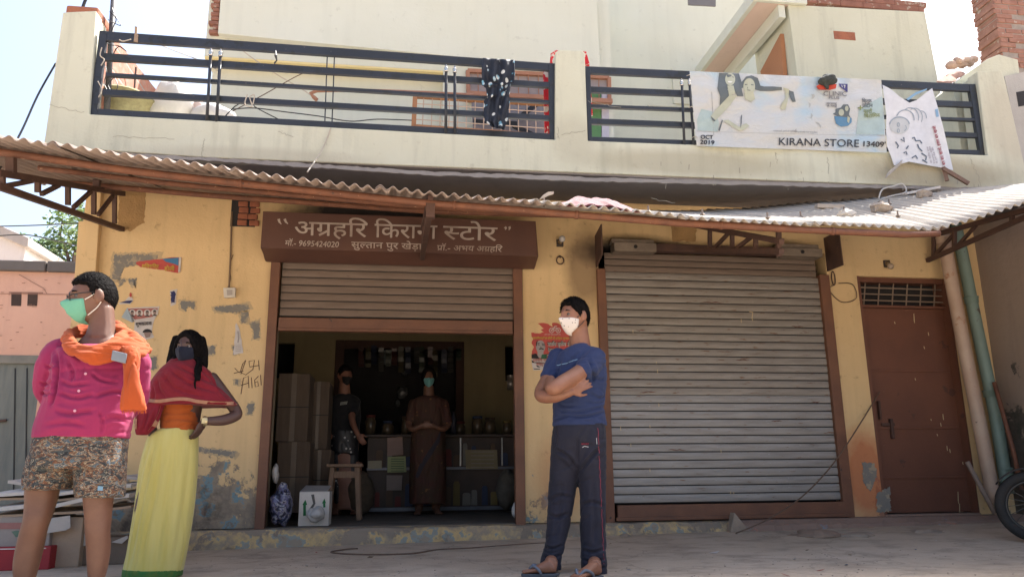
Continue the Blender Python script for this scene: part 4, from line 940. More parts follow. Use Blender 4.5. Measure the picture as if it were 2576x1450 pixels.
art('printed_drop', V('printed_grey_line', (.42, .44, .44)), [[(1620, 400), (1660, 395), (1672, 420), (1650, 445), (1625, 440), (1655, 425), (1650, 408)], [(1595, 485), (1620, 500), (1618, 530), (1600, 548), (1610, 520)], [(1625, 605), (1645, 630), (1635, 660), (1615, 665), (1632, 640)], [(1670, 705), (1715, 715), (1740, 750), (1730, 778), (1718, 740)]], .005)
art('printed_logo_women', hairm, [[(1900, 560), (1960, 545), (1985, 510), (2040, 510), (2062, 560), (2050, 620), (2075, 670), (2040, 720), (1960, 725), (1930, 650), (1870, 615), (1900, 600)]], .006)
art('printed_face', skinm, [ell_px((1965, 600), 30, 38, 16), ell_px((2025, 555), 20, 30, 14), [(2035, 640), (2062, 660), (2050, 720), (2030, 700)]], .009)
art('printed_bowl', V('printed_blue_bowl', (.10, .24, .40)), [[(1885, 640), (1900, 700), (1950, 738), (2020, 735), (2065, 700), (2080, 660), (2080, 710), (2040, 750), (1960, 760), (1905, 725)]], .007)
art('printed_emblem', V('printed_violet', (.06, .055, .20)), [[(1935, 278), (2035, 282), (2035, 375), (1990, 345), (1950, 315)]], .006)
art('printed_emblem_mark', dressm, [[(1965, 292), (1973, 292), (1980, 320), (1973, 320)], [(1990, 292), (2012, 292), (2004, 330), (1998, 330), (2002, 298), (1990, 298)]], .008)
def ban_text(mt, items, off=.007):
    for s_, a, b, h, bold in items: part(BN, 'lettering', text_px(MB(), s_, q5([a])[0], q5([b])[0], h, SB(off), 0, bold), mt)
ink = V('banner_ink', (.035, .035, .04))
ban_text(ink, [('OCT', (388, 892), (527, 895), 9.6, .9), ('2019', (382, 950), (542, 958), 10.5, .9), ('KIRANA STORE', (1258, 962), (2160, 985), 18.5, .25), ("13409'", (2190, 975), (2455, 985), 13, .9)])
ban_text(V('banner_grey_ink', (.20, .20, .21)), [('CLINIC', (1762, 412), (2025, 415), 11.5, .1), ('PLUS', (1822, 446), (1942, 450), 6.6, .3), ('strong', (1800, 505), (1912, 507), 6.2, .2), ('& long', (1806, 533), (1915, 537), 6.5, .2)])
ban_text(V('banner_slate_ink', (.11, .13, .15)), [('िम{ल}क', (2196, 492), (2305, 490), 9.5, .2), ('प/ोटीन', (2200, 540), (2315, 542), 9.5, .2)])
ban_text(V('banner_olive_ink', (.24, .28, .10)), [('म{ल}टी', (2212, 605), (2310, 607), 9.5, .2), ('िवटािमन', (2222, 658), (2395, 650), 9.5, .2), ('+', (2142, 585), (2205, 585), 17, .6)])
ban_text(V('banner_small_ink', (.3, .3, .3)), [('*एक्सपायरी (सभी को महिला', (1200, 815), (1445, 820), 4.2, 0), ('6', (1440, 822), (1470, 823), 9, .3), ('ml के लिए *नया फार्मूलेशन', (1475, 828), (1698, 832), 4.2, 0)])
mb = MB(); s_ = SB(.003)
for a, b in (((350, 810), (1250, 836)), ((1250, 836), (2450, 860))):
    n = 30; stroke_px(mb, q5([(lerp(a[0], b[0], k/n), lerp(a[1], b[1], k/n)) for k in range(n+1)]), .6, s_)
n = 20; stroke_px(mb, q5([(515+24*(k/n), 370+480*k/n+0) for k in range(n+1)]), 1.6, s_)
part(BN, 'printed_rule', mb, V('banner_line', (.36, .36, .34)))
mb = MB()
for (u, v) in ((1737, 190), (1742, 270), (1750, 345), (2226, 330)): mb.tube([P(u-10, v+1, -.70), P(u-3, v-2, -.745), P(u+4, v+1, YBN-.02)], .004, 5)
part(BN, 'tie_string', mb, M['wire_pale'])
# second, torn banner
YB2 = -.765
def SB2(off=0.0): return lambda u, v: P(u, v, YB2+.014*math.sin(u*.05+v*.02)+.02*noise.noise(Vector((u*.02, v*.012, 9)))-off)
B2 = thing('torn_banner', 'small torn white biscuit banner turned sideways with a smiling round', 'banner', P(2310, 425, YB2))
outl = [(2219, 213.5), (2240, 224), (2262, 243), (2287, 258.5), (2305, 252), (2325, 236), (2344, 221.7), (2356, 262), (2372, 320), (2386, 380), (2397, 428), (2370, 422), (2340, 417), (2310, 411), (2285, 406.5), (2266, 412), (2248, 416), (2240, 392), (2230, 367), (2228, 330), (2229, 290), (2224, 250)]
def fill2(q, off, cuts=7):
    bm = bmesh.new(); vv = [bm.verts.new((x, y, 0)) for x, y in sub(q, 6)]; bm.faces.new(vv); bmesh.ops.triangulate(bm, faces=bm.faces[:])
    for _ in range(3):
        bmesh.ops.subdivide_edges(bm, edges=[e for e in bm.edges if e.calc_length() > cuts], cuts=1); bmesh.ops.triangulate(bm, faces=bm.faces[:])
    bm.verts.index_update(); mb = MB(); s_ = SB2(off); mb.add([s_(v.co.x, v.co.y) for v in bm.verts], [tuple(v.index for v in f.verts) for f in bm.faces]); bm.free(); return mb
part(B2, 'banner_sheet', fill2(outl, 0), mat('bluish_white_vinyl', (.66, .67, .70), (.58, .59, .62), 5, .5, .25, 20, spots=[((.5, .47, .44), 12, .7)]), smooth=True)
def q6(q): return [((3400+x/3.152)*.64375, (300+y/3.152)*.64375) for x, y in q]
def poly2(mb, q, off=.004): n = len(mb.v); f = fill2(q6(q), off, 9); return mb.add(f.v, f.f)
bl = V('faded_blue_print', (.30, .36, .42)); bd = V('dark_blue_print', (.10, .13, .18))
part(B2, 'printed_disc', poly2(MB(), ell_px((360, 600), 120, 105, 24)), V('pale_grey_print', (.52, .54, .55)))
mb = MB(); SQ = SB2(.006)
for c, rx, ry, a0, a1, wd in (((360, 600), 122, 104, 190, 350, 3), ((430, 520), 110, 110, 200, 370, 2.4), ((490, 500), 105, 118, 230, 380, 2), ((545, 500), 95, 112, 240, 390, 1.8), ((620, 500), 70, 80, 270, 370, 1.6)):
    stroke_px(mb, q6(ell_px(c, rx, ry, 16, a0, a1)), wd, SQ)
stroke_px(mb, q6(ell_px((345, 590), 14, 24, 12, 0, 359)), 2, SQ); stroke_px(mb, q6(ell_px((345, 665), 14, 22, 12, 0, 359)), 2, SQ); stroke_px(mb, q6(ell_px((410, 630), 34, 34, 10, -60, 80)), 2, SQ)
part(B2, 'printed_face', mb, bl)
mb = MB()
for q in ([(375, 770), (420, 800), (410, 745)], [(310, 800), (345, 850), (330, 880)], [(515, 760), (540, 745), (560, 790), (610, 785), (635, 820)], [(580, 830), (600, 880), (640, 920)], [(630, 940), (690, 980), (680, 1030)], [(640, 1020), (700, 1060)], [(410, 940), (440, 920), (450, 960)], [(470, 850), (440, 890)], [(510, 1000), (560, 970), (580, 1010)]): stroke_px(mb, q6(q), 3.2, SQ)
part(B2, 'printed_script', mb, bd)
mb = MB()
text_px(mb, 'बार बार खाओ, हजार बार खाओ', q6([(925, 1080)])[0], q6([(800, 600)])[0], 7.5, SQ, 0, .6)
part(B2, 'lettering', mb, V('faded_red_print', (.36, .10, .12)))
mb = MB(); text_px(mb, 'का क्रीम राज', q6([(760, 1060)])[0], q6([(710, 860)])[0], 4, SQ); text_px(mb, 'Yummy क्रीम', q6([(800, 1070)])[0], q6([(740, 850)])[0], 4.2, SQ); text_px(mb, 'से एक पैक और', q6([(832, 1060)])[0], q6([(770, 860)])[0], 4, SQ)
part(B2, 'lettering', mb, V('grey_small_print', (.25, .2, .26)))
part(B2, 'printed_flash', poly2(poly2(MB(), [(440, 275), (560, 190), (700, 145), (690, 165), (560, 225), (470, 290)]), [(795, 405), (830, 395), (845, 490), (812, 498)]), V('blue_flash_print', (.22, .38, .55)))
# sticks and rags around the banners
WOODM = mat('old_split_wood', (.24, .15, .11), (.16, .10, .08), 20, .9, .4, 50, aniso=(6, 6, 1))
solo('stick', MB().obox((P(2233, 438, -.80)+P(2262, 412, -.76))/2, (P(2262, 412, -.76)-P(2233, 438, -.80))*.58, Vector((.018, .0, .03)), Vector((0, .02, 0))), mat('grey_wood', (.45, .41, .38), (.36, .33, .30), 20), 'grey flat wooden stick end poking out under the torn banner on its left', 'stick', bevel=.004)
solo('stick', MB().bar(P(2372, 424, -.78), P(2436, 462, -.84), .03, .035), WOODM, 'longest brown split stick sticking out under the torn banner to the right', 'stick', bevel=.003)
solo('stick', MB().bar(P(2372, 420, -.76), P(2382, 455, -.77), .025, .035), WOODM, 'short upright brown stick stub hanging below the torn banner', 'stick', bevel=.003)

# ================================================================== clothes on the railing
def hang(name, label, cat, rows, Y, m_, sd, amp=.018, thick=.006):
    """a cloth hung in folds; rows of (left px, right px) from top to bottom"""
    mb = MB(); nu = 28; vs = []; sub_ = 5; rr = []
    for k in range(len(rows)-1):
        for j in range(sub_):
            t_ = j/sub_; rr.append([tuple(lerp(rows[k][e][c], rows[k+1][e][c], t_) for c in (0, 1)) for e in (0, 1)])
    rr.append(rows[-1])
    for j, (a, b) in enumerate(rr):
        for i in range(nu+1):
            s_ = i/nu; u = lerp(a[0], b[0], s_); v = lerp(a[1], b[1], s_)
            y = Y+amp*math.sin(s_*19+sd+.15*j)+amp*1.4*noise.noise(Vector((s_*4, j*.22, sd)))
            vs.append(P(u+2.0*noise.noise(Vector((s_*6, j*.4, sd+4))), v, y))
    mb.add(vs, [(j*(nu+1)+i, j*(nu+1)+i+1, (j+1)*(nu+1)+i+1, (j+1)*(nu+1)+i) for j in range(len(rr)-1) for i in range(nu)])
    o = solo(name, mb, m_, label, cat, smooth=True); s_ = o.modifiers.new('thickness', 'SOLIDIFY'); s_.thickness = thick; return o
m, t, bs = newmat('spotted_navy_cloth'); co = coords(t)
vo = N(t, 'ShaderNodeTexVoronoi'); vo.inputs['Scale'].default_value = 19; vo.inputs['Randomness'].default_value = .8; t.links.new(coords(t, 1, .4, .8), vo.inputs['Vector'])
sp = ramp(t, vo.outputs['Distance'], [(.30, 1.), (.36, 0.)]); c = mixc(t, sp, (.010, .014, .026), mixc(t, ramp(t, noi(t, co, 9, 2), [(.47, 0.), (.53, 1.)]), (.60, .62, .60), (.16, .36, .48)))
t.links.new(c, bs.inputs['Base Color']); bs.inputs['Roughness'].default_value = .7; M['navy_spots'] = m
hang('spotted_cloth', 'navy cloth with white and blue spots hung over the railing', 'cloth', [[(1214, 146), (1292, 151)], [(1211, 170), (1294, 176)], [(1212, 200), (1293, 206)], [(1213, 214), (1291, 208)], [(1222, 220), (1284, 214)], [(1226, 240), (1281, 238)], [(1217, 255), (1282, 250)], [(1216, 285), (1278, 288)], [(1218, 305), (1272, 312)], [(1235, 318), (1266, 326)]], -.735, M['navy_spots'], 3)
m, t, bs = newmat('red_floral_cloth'); co = coords(t)
c = ramp(t, noi(t, co, 14, 2, .5, 1.2), [(.56, (.50, .012, .022)), (.60, (.62, .5, .42))]); t.links.new(c, bs.inputs['Base Color']); bs.inputs['Roughness'].default_value = .8; M['red_floral'] = m
mb = MB()
mb.prism(pxpoly([(1385, 135), (1397, 127), (1474, 130), (1482, 165), (1491, 290), (1380, 345), (1370, 340), (1366, 180), (1383, 160)], -.40), (0, .012, 0)); mb.prism(pxpoly([(1382, 162), (1388, 138), (1400, 126), (1400, 131), (1397, 160)], -.43), (0, .02, 0)); mb.prism(pxpoly([(1470, 128), (1475, 134), (1483, 162), (1472, 160)], -.43), (0, .02, 0))
solo('red_cloth', mb, M['red_floral'], 'red floral cloth hung behind the middle parapet post', 'cloth')
mb = MB(); c0 = P(2078, 201, -.80)
for k in range(9):
    rn = random.Random(k); a = rn.uniform(0, 6.28); mb.ball(c0+Vector((rn.uniform(-.045, .045), rn.uniform(-.025, .025), rn.uniform(-.02, .03))), (rn.uniform(.042, .06), .04, rn.uniform(.028, .045)), 12, 8)
mb.rings([[c0+Vector((-.02+.04*math.cos(q)*(1-k*.25)+.008*k, .02*math.sin(q), -.02-.025*k)) for q in [2*math.pi*i/10 for i in range(10)]] for k in range(4)])
o = solo('dark_rag', mb, mat('dark_green_rag', (.055, .062, .055), (.03, .035, .032), 14, .95, .6, 40), 'dark grey green rag knotted on top of the advert banner', 'rag', smooth=True)
rm = o.modifiers.new('fuse', 'REMESH'); rm.mode = 'VOXEL'; rm.voxel_size = .008
mb = MB().prism(pxpoly([(2054, 216), (2070, 208), (2104, 212), (2102, 222), (2088, 225), (2060, 224)], -.775), (0, .012, 0)); solo('red_rag', mb, plain('red_rag', (.55, .07, .04), .8), 'bit of red cloth showing under the dark rag on the banner', 'rag')

# ================================================================== things on the balcony
mb = MB().tube([P(268, 285, -.45), P(278, 120, -.45), P(287, -30, -.45)], [.026, .024, .022], 10)
PL = thing('iron_pole', 'upright dark iron pole wrapped in wires behind the left railing end', 'pole', P(268, 285, -.45)); part(PL, 'pole_shaft', mb, mat('grey_iron', (.085, .08, .085), (.05, .047, .05), 9, .6, .3), smooth=True)
mb = MB()
for pts in ([(282, 20), (290, 40), (304, 64), (286, 58), (272, 50)], [(276, 30), (292, 48), (284, 70), (276, 95)], [(262, 96), (274, 112), (300, 116), (318, 130), (298, 118), (284, 140), (292, 122)], [(258, 150), (268, 180), (262, 210), (274, 240), (262, 262)], [(285, 190), (296, 215), (286, 235), (272, 214), (286, 196)]):
    mb.tube(wire([P(u, v, -.49) for u, v in pts]), .004, 5)
part(PL, 'wrapped_wire', mb, M['wire'])
mb = MB()
for pts in ([(256, 120), (252, 140), (262, 150), (254, 165)], [(300, 100), (310, 104), (330, 99)], [(246, 205), (256, 225), (248, 245)]): mb.tube(wire([P(u, v, -.70) for u, v in pts]), .005, 5)
part(PL, 'tie_string', mb, M['wire_pale'])
solo('thin_rod', MB().tube([P(342, 170, -.3), P(334, 275, -.3)], .009, 6), M['truss'], 'thin rod standing between the iron pole and the white sack', 'rod')
solo('strap_knot', MB().prism(pxpoly([(339, 66), (345, 68), (344, 86), (347, 88), (346, 106), (336, 104), (338, 88)], -.672), (0, .01, 0)), mat('tan_strap', (.36, .26, .18), (.25, .17, .12)), 'tan strap knotted over the top rail near its left end', 'strap')
rc = P(312, 293, -.15)
mb = MB().lathe(rc-Vector((0, 0, .14)), [(.12, 0), (.20, .10), (.285, .22), (.30, .225), (.295, .245), (.275, .235), (.18, .10), (.0, .02)], 28); mb.v = [rc+Matrix.Rotation(R(-14), 3, 'X') @ (p-rc) for p in mb.v]
solo('basket', mb, mat('woven_basket', (.42, .38, .20), (.30, .27, .14), 30, .9, .6, 30), 'round woven basket rim tipped up behind the left railing', 'basket', smooth=True)
def sack(label, c, r, sd, m_, nm='sack'):
    mb = MB().ball(c, r, 26, 18); out = []
    for p in mb.v:
        d = p-c; n_ = noise.noise(d*7+Vector((sd, 0, 0)))*.6+abs(noise.noise(d*15+Vector((sd, 3, 0))))*-.8+noise.noise(d*34+Vector((sd, 1, 0)))*.2
        top = max(0, d.z/r[2]); out.append(c+Vector((d.x*(1-.35*top**2), d.y, d.z))*(1+n_*.26))
    mb.v = out; solo(nm, mb, m_, label, 'sack', smooth=True)
M['sack'] = mat('white_plastic_sack', (.74, .71, .66), (.64, .61, .57), 5, .6, .3, 60)
sack('tall white plastic sack slumped behind the left railing', P(432, 262, -.15), (.20, .14, .26), 2, M['sack'])
sack('low white printed sack lying to the right of the tall sack', P(535, 290, -.15), (.21, .12, .12), 7, mat('printed_sack', (.72, .69, .66), (.64, .6, .58), 6, .6, .2, 60, spots=[((.5, .2, .17), 7, .64)]))
sack('small pinkish sack squeezed between the two white sacks', P(492, 278, -.1), (.09, .1, .13), 11, mat('pink_sack', (.60, .47, .42), (.5, .36, .32)))
# cables
def cable(label, pts, Y, r=.006, m_='wire'):
    Ys = Y if isinstance(Y, (list, tuple)) else [Y]*len(pts)
    return solo('cable', MB().tube(wire([P(u, v, y) for (u, v), y in zip(pts, Ys)]), r, 6), M[m_], label, 'cable')
cable('black cable sagging along the back wall behind the railing', [(585, 275), (640, 272), (720, 282), (800, 292), (880, 305), (950, 300), (1040, 303)], .9)
cable('dark cable looping down from the knot on the fourth rail', [(560, 300), (600, 262), (650, 258), (640, 268), (700, 300)], -.5, .005)
cable('pale cord slanting from the upper left to the back wall', [(400, 112), (440, 128), (520, 160), (552, 182)], [.2, .4, .8, 1.2], .006, 'wire_pale')
cable('pale cord running down across the back wall', [(600, 120), (640, 150), (700, 190), (760, 225), (795, 250)], 1.1, .006, 'wire_pale')
cable('taut brown cord rising across the back wall', [(575, 285), (660, 240), (740, 195), (770, 182)], .9, .005, 'rope')
cable('pale cord hanging from the parapet to the awning', [(832, 322), (822, 350), (808, 380), (790, 408), (773, 432)], [-.72, -.72, -.75, -.85, -1.0], .006, 'wire_pale')
cable('taut wire running from the parapet corner down past the awning', [(140, 160), (95, 240), (50, 338), (-10, 440)], [-.5, -.7, -.9, -1.1], .008)
cable('thin wire crossing the sky in front of the tree', [(-40, 596), (60, 590), (130, 603), (205, 620)], 4.0, .008)
cable('thin wire crossing the sky under the truss bracket', [(-40, 570), (100, 566), (215, 560)], 3.5, .008)
cable('bent rod end rising behind the left parapet post', [(205, 30), (212, 8), (222, -15)], -.3, .014)
mb = MB().tube(wire([P(u, v, -.70) for u, v in ((622, 238), (616, 262), (634, 268), (628, 245), (640, 240), (636, 262))]), .005, 5); solo('string_knot', mb, M['wire_pale'], 'loops of pale string tied on the fourth rail', 'string')
mb = MB().tube([P(693, 128, -.70), P(693, 140, -.71), P(696, 152, -.70), P(690, 160, -.70)], [.006, .012, .006, .008], 6); solo('string_knot', mb, M['wire'], 'dark rag end knotted under the top rail', 'string')

# ================================================================== small fixtures on the wall
CD = thing('switch_box', 'white switch box on the yellow wall at the end of a vertical wire', 'switch', P(575, 748, 0))
part(CD, 'box_body', MB().prism(pxpoly([(561, 723), (592, 722), (591, 746), (563, 748)], -.045), (0, .043, 0)), M['white_plastic'], bevel=.006)
part(CD, 'socket', MB().prism(pxpoly([(570, 728), (584, 728), (584, 741), (571, 742)], -.05), (0, .004, 0)), plain('socket_grey', (.45, .41, .37), .5), bevel=.001)
mb = MB().tube(wire([P(583, 532, -.012), P(581, 600, -.012), P(579, 660, -.014), P(576, 722, -.02)]), .009, 6).tube(wire([P(586, 640, -.01), P(577, 670, -.014), P(580, 700, -.014), P(573, 722, -.02)]), .004, 5); part(CD, 'feed_wire', mb, mat('dusty_wire', (.22, .15, .09), (.15, .1, .07)))
def bulb(label, u, v, tilt, m_):
    c = P(u, v, -.05); L = thing('bulb_holder', label, 'light bulb', c); ax = Vector(tilt).normalized()
    part(L, 'base_plate', MB().obox(P(u-1, v+8, -.012), (.032, 0, 0), (0, .011, 0), (0, 0, .036)), mat('dark_plate', (.09, .07, .06), (.06, .05, .04)), bevel=.003)
    part(L, 'socket', MB().lathe(P(u-1, v+6, -.022), [(.0, 0), (.022, 0), (.02, .03), (.016, .035), (.0, .036)], 14, ax), M['brass'], smooth=True)
    part(L, 'bulb', MB().lathe(P(u-1, v+6, -.022)+ax*.034, [(.0, 0), (.013, 0), (.016, .012), (.028, .034), (.031, .05), (.027, .066), (.014, .078), (.0, .081)], 16, ax), m_, smooth=True)
bulb('white globe bulb in a dark holder on the pillar between the shutters', 1409, 603, (.05, -1, .12), M['bulb'])
bulb('dusty unlit bulb in a brass holder over the brown door', 2231, 655, (-.1, -.75, -.6), plain('dusty_bulb', (.45, .36, .27), .2))
c = P(1408, 655, -.01); solo('iron_ring', MB().tube([c+Vector((.035*math.cos(q), -.012, .038*math.sin(q))) for q in [2*math.pi*i/20 for i in range(20)]], .006, 6, closed=True).tube([c+Vector((0, .01, .05)), c+Vector((0, -.02, .04)), c+Vector((0, -.012, .02))], .006, 6), M['truss'], 'iron ring hanging from a staple below the white bulb', 'ring')
c = P(2094, 700, -.01); solo('iron_ring', MB().tube([c+Vector((.018*math.cos(q), -.012, .07*math.sin(q))) for q in [2*math.pi*i/20 for i in range(20)]], .006, 6, closed=True).tube(wire([c+Vector((-.0, -.012, -.07)), c+Vector((-.06, -.012, -.12)), c+Vector((.06, -.012, -.24)), c+Vector((.22, -.012, -.2)), c+Vector((.2, -.012, -.06)), c+Vector((.05, -.012, -.05))]), .004, 5), M['truss'], 'long oval shackle with a loose wire loop beside the right shutter', 'ring')
c = P(1508, 735-108, -.02)
# ================================================================== down pipes
def pipe(label, pts, r, m_, joints, group=None):
    a = P(*pts[0][:2], pts[0][2]); Dp = thing('drain_pipe', label, 'pipe', P(*pts[-1][:2], pts[-1][2]))
    pp = [P(u, v, y) for u, v, y in pts]; part(Dp, 'pipe_length', MB().tube(bez(pp, 4), r, 18), m_, smooth=True)
    mb = MB()
    for (u, v, y) in joints:
        c = P(u, v, y); mb.lathe(c-Vector((0, 0, .05)), [(r+.001, 0), (r+.007, .004), (r+.007, .05), (r+.012, .052), (r+.012, .066), (r+.001, .07)], 18)
    part(Dp, 'pipe_socket', mb, m_, smooth=True)
pipe('thick cream drain pipe running down beside the brown door', [(2366, 560, -.20), (2384, 660, -.20), (2420, 850, -.18), (2462, 1060, -.18), (2500, 1262, -.16)], .062, M['pipe_cream'], [(2372, 600, -.20)])
pipe('green drain pipe with grey lower joints beside the neighbour wall', [(2402, 560, -.14), (2424, 660, -.14), (2458, 830, -.14), (2502, 1040, -.14), (2534, 1240, -.14)], .056, M['pipe_green'], [(2442, 750, -.14), (2490, 985, -.14), (2528, 1180, -.14)])
solo('bamboo_stick', MB().tube([P(2432, 1160, -.22), P(2462, 1215, -.25), P(2502, 1290, -.3)], .022, 9), mat('thin_grey_pole', (.30, .23, .19), (.22, .17, .14)), 'short thin stick leaning against the foot of the cream pipe', 'stick', smooth=True)
solo('rusty_rod', MB().tube([P(2500, 960, -.25), P(2545, 1120, -.3), P(2570, 1230, -.35)], .02, 8), M['pipe_rust'], 'thin rusty rod standing to the right of the green pipe', 'rod', smooth=True)

# ================================================================== neighbours
NB = thing('neighbour_house', 'brown plastered neighbour wall with a brick tower above it at the right edge', 'building', (6.35, 0, 0))
xn = P(2452, 620, .0).x
part(NB, 'wall', MB().box(xn, xn+2.5, -4.6, -.002, 0, 3.05).box(6.305, xn+2.5, .0, 5, 0, 3.0), M['nbr_wall'])  # unseen front stretch added to keep sun off the ground at right
a = P(2470, 40, 1.0)
mb = MB(); rn = random.Random(12)
pc = P(2560, 100, 1.1)
xl_ = P(2500, 20, .8).x
for k in range(44):
    z0 = 4.78+k*.068; off = rn.uniform(-.018, .018)
    nb = 8
    x = xl_+off+(.11 if k % 2 else 0)
    if k % 2: mb.box(xl_+off, x-.008, .8+rn.uniform(-.012, .012), 1.15, z0, z0+.058)
    while x < xl_+1.6:
        mb.box(x, x+.215, .8+rn.uniform(-.014, .014), 1.15, z0+rn.uniform(-.003, .003), z0+.058); x += .225
part(NB, 'brick_tower', mb, mat('tower_brick', (.37, .195, .145), (.27, .13, .095), 7, .95, .5, 30, spots=[((.42, .35, .30), 9, .62)]), bevel=.006)
part(NB, 'brick_mortar', MB().box(xl_+.02, xl_+1.6, .807, 1.13, 3.2, 7.8), mat('pale_mortar', (.36, .31, .27), (.27, .23, .2), 12, .95, .4, 40))
part(NB, 'parapet', MB().prism(pxpoly([(2526, 192), (2580, 180), (2680, 180), (2680, 490), (2588, 490)], -.42), (0, .3, 0)), wall_mat('grey_peeling_plaster', (.48, .46, .43), (.36, .34, .31)))
part(NB, 'parapet_niche', MB().prism(pxpoly([(2556, 232), (2590, 226), (2596, 262), (2562, 268)], -.425), (0, .01, 0)), M['room_dark'])
for k, (a, b, r_, lb) in enumerate((((2386, 166), (2440, 158), .05, 'lower pale log lying on the wall top beside the tower'), ((2404, 155), (2452, 148), .04, 'upper pale log lying on the wall top beside the tower'))):
    mb = MB(); p, q_ = P(*a, -.36), P(*b, -.12); pts = [p+(q_-p)*i/8+Vector((0, 0, .012*math.sin(i*2+k))) for i in range(9)]; mb.tube(pts, [r_*(.8+.2*math.sin(i*1.7+k)) for i in range(9)], 9)
    solo('log', mb, mat('bleached_log', (.50, .36, .28), (.36, .25, .2), 12, .95, .5, 40), lb, 'log', 'logs on the terrace wall', smooth=True)
mb = MB()
n = 14; rs = []
for i in range(n+1):
    t_ = i/n; c = P(lerp(2372, 2412, t_), lerp(208, 182, t_), lerp(-.45, .2, t_)); rs.append([c+Vector((.07*math.cos(q)*(1+.3*noise.noise(Vector((q, t_*4, 1)))), .05*math.sin(q), .06*math.sin(q)*(.8+.4*noise.noise(Vector((q, t_*4, 5)))))) for q in [2*math.pi*j/12 for j in range(12)]])
mb.rings(rs); solo('rolled_sacking', mb, mat('brown_sacking', (.36, .19, .13), (.26, .13, .09), 10, .95, .5, 40), 'roll of brown sacking behind the right railing corner', 'sacking', smooth=True)
# left: salmon wall, gate, white house, trees
NL = thing('salmon_house', 'low salmon washed house with two small square vents and dark coping', 'building', P(100, 1240, 3.0))
a, b = P(-400, 655, 3.0), P(330, 700, 3.0); zt_ = P(90, 682, 3).z; zc0 = P(90, 655, 3).z; zl_ = P(60, 893, 3).z
part(NL, 'wall', MB().box(-9, -1.8, 3.0, 3.3, zl_, zt_).box(-9, P(0, 900, 3).x-.6, 3.0, 3.3, 0, zl_).box(P(108, 900, 3).x, -1.8, 3.0, 3.3, 0, zl_), M['pink'])
mb = MB(); rn = random.Random(4); k = -9
while k < -1.8:
    L = rn.uniform(.4, .8); mb.box(k, min(k+L-.008, -1.8), 2.94+rn.uniform(-.012, .012), 3.36, zt_+rn.uniform(-.02, .0), zc0+rn.uniform(-.02, .01)); k += L
part(NL, 'coping', mb, M['coping'], bevel=.015)
mb = MB()
for (u0, u1) in ((42, 85-4), (104-1, 146-3)):
    q = [((0+x_/2.23)*.64375, (850+y_/2.23)*.64375) for x_, y_ in ((u0*2.35, 655), (u1*2.3, 657), (u1*2.25, 768), (u0*2.3, 766))]
    mb.prism(pxpoly(q, 2.995), (0, .02, 0))
part(NL, 'vent_hole', mb, mat('vent_dark', (.07, .04, .03), (.04, .025, .02)))
mb = MB(); S = onY(2.992); rn = random.Random(9)
stroke_px(mb, [(-10, 738), (60, 739), (190, 740)], 1.6, S); stroke_px(mb, [(22, 735), (108, 736)], 3, S); stroke_px(mb, [(48, 690), (110, 725), (118, 738)], 1.4, S)
for k in range(26):
    u, v = rn.uniform(-10, 190), rn.uniform(695, 885); stroke_px(mb, [(u, v), (u+rn.uniform(4, 12), v+rn.uniform(-1.5, 1.5))], rn.uniform(.8, 1.8), S)
part(NL, 'plaster_crack', mb, mat('crack_brown', (.34, .18, .13), (.25, .13, .1)))
x0, x1 = P(0, 900, 3).x-.6, P(108, 900, 3).x
G = part(NL, 'door', MB().box(x0, x1, 3.02, 3.06, .05, zl_-.1), M['gate'], label='grey green plank door')
part(G, 'lintel', MB().box(x0, x1, 2.985, 3.1, zl_-.1, zl_-.0), mat('grey_lintel', (.23, .22, .19), (.17, .17, .15)), bevel=.006)
mb = MB()
for u in (38, 68): mb.bar(P(u-4, 1238, 3.015), P(u, 925, 3.015), .012, .008, (0, 1, 0))
part(G, 'plank_gap', mb, M['black']); part(G, 'bolt', MB().tube([P(-6, 1058, 3.0), P(16, 1056, 3.0)], .016, 8), M['truss'])
WH = thing('white_house', 'white limewashed house corner far behind the salmon wall', 'building', P(30, 650, 8.0))
part(WH, 'wall', MB().prism(pxpoly([(-200, 500), (0, 594), (64, 622), (54, 700), (-200, 760)], 8.0), (0, 3, 0)), M['white_house'])
part(WH, 'eave', MB().prism(pxpoly([(-200, 478), (0, 566), (72, 597), (70, 618), (64, 622), (0, 594), (-200, 505)], 7.9), (0, 3.2, 0)), wall_mat('grey_eave', (.42, .39, .37), (.3, .28, .26)), bevel=.02)
def tree(label, c, spread, n, lm, sd, stems):
    T_ = thing('leafy_tree', label, 'tree', c, 'trees beyond the salmon wall'); rn = random.Random(sd); mb = MB(); tips = []
    for k in range(stems):
        a = c.copy(); d = Vector((rn.uniform(-.5, .5), rn.uniform(-.4, .4), 1)); pts = [a]
        for i in range(6):
            a = a+d*spread[2]/5.0+Vector((rn.uniform(-.12, .12)*spread[0], rn.uniform(-.1, .1), 0)); pts.append(a.copy())
            if i > 1: tips.append(a.copy())
        mb.tube(pts, [.05*(1-i/8) for i in range(7)], 6)
    part(T_, 'trunk', mb, M['bark'])
    mb = MB()
    for k in range(n):
        tp = rn.choice(tips); q = tp+Vector((rn.gauss(0, spread[0]*.26), rn.gauss(0, spread[1]*.3), rn.gauss(0, spread[2]*.10)))
        L = rn.uniform(.07, .15); d = Vector((rn.uniform(-1, 1), rn.uniform(-1, 1), rn.uniform(-.7, .5))).normalized(); s_ = d.orthogonal().normalized()*L*.28
        mb.add([q, q+d*L*.5+s_, q+d*L, q+d*L*.5-s_], [(0, 1, 2, 3)])
    part(T_, 'crown', mb, lm)
tree('taller bright green tree beside the corner of the yellow shop', P(180, 690, 10), (.55, .6, 1.05), 1500, M['leaf2'], 3, 5)
tree('lower sparse tree rising behind the dark coping beside the white house', P(112, 690, 10), (.62, .6, .62), 700, M['leaf'], 8, 4)

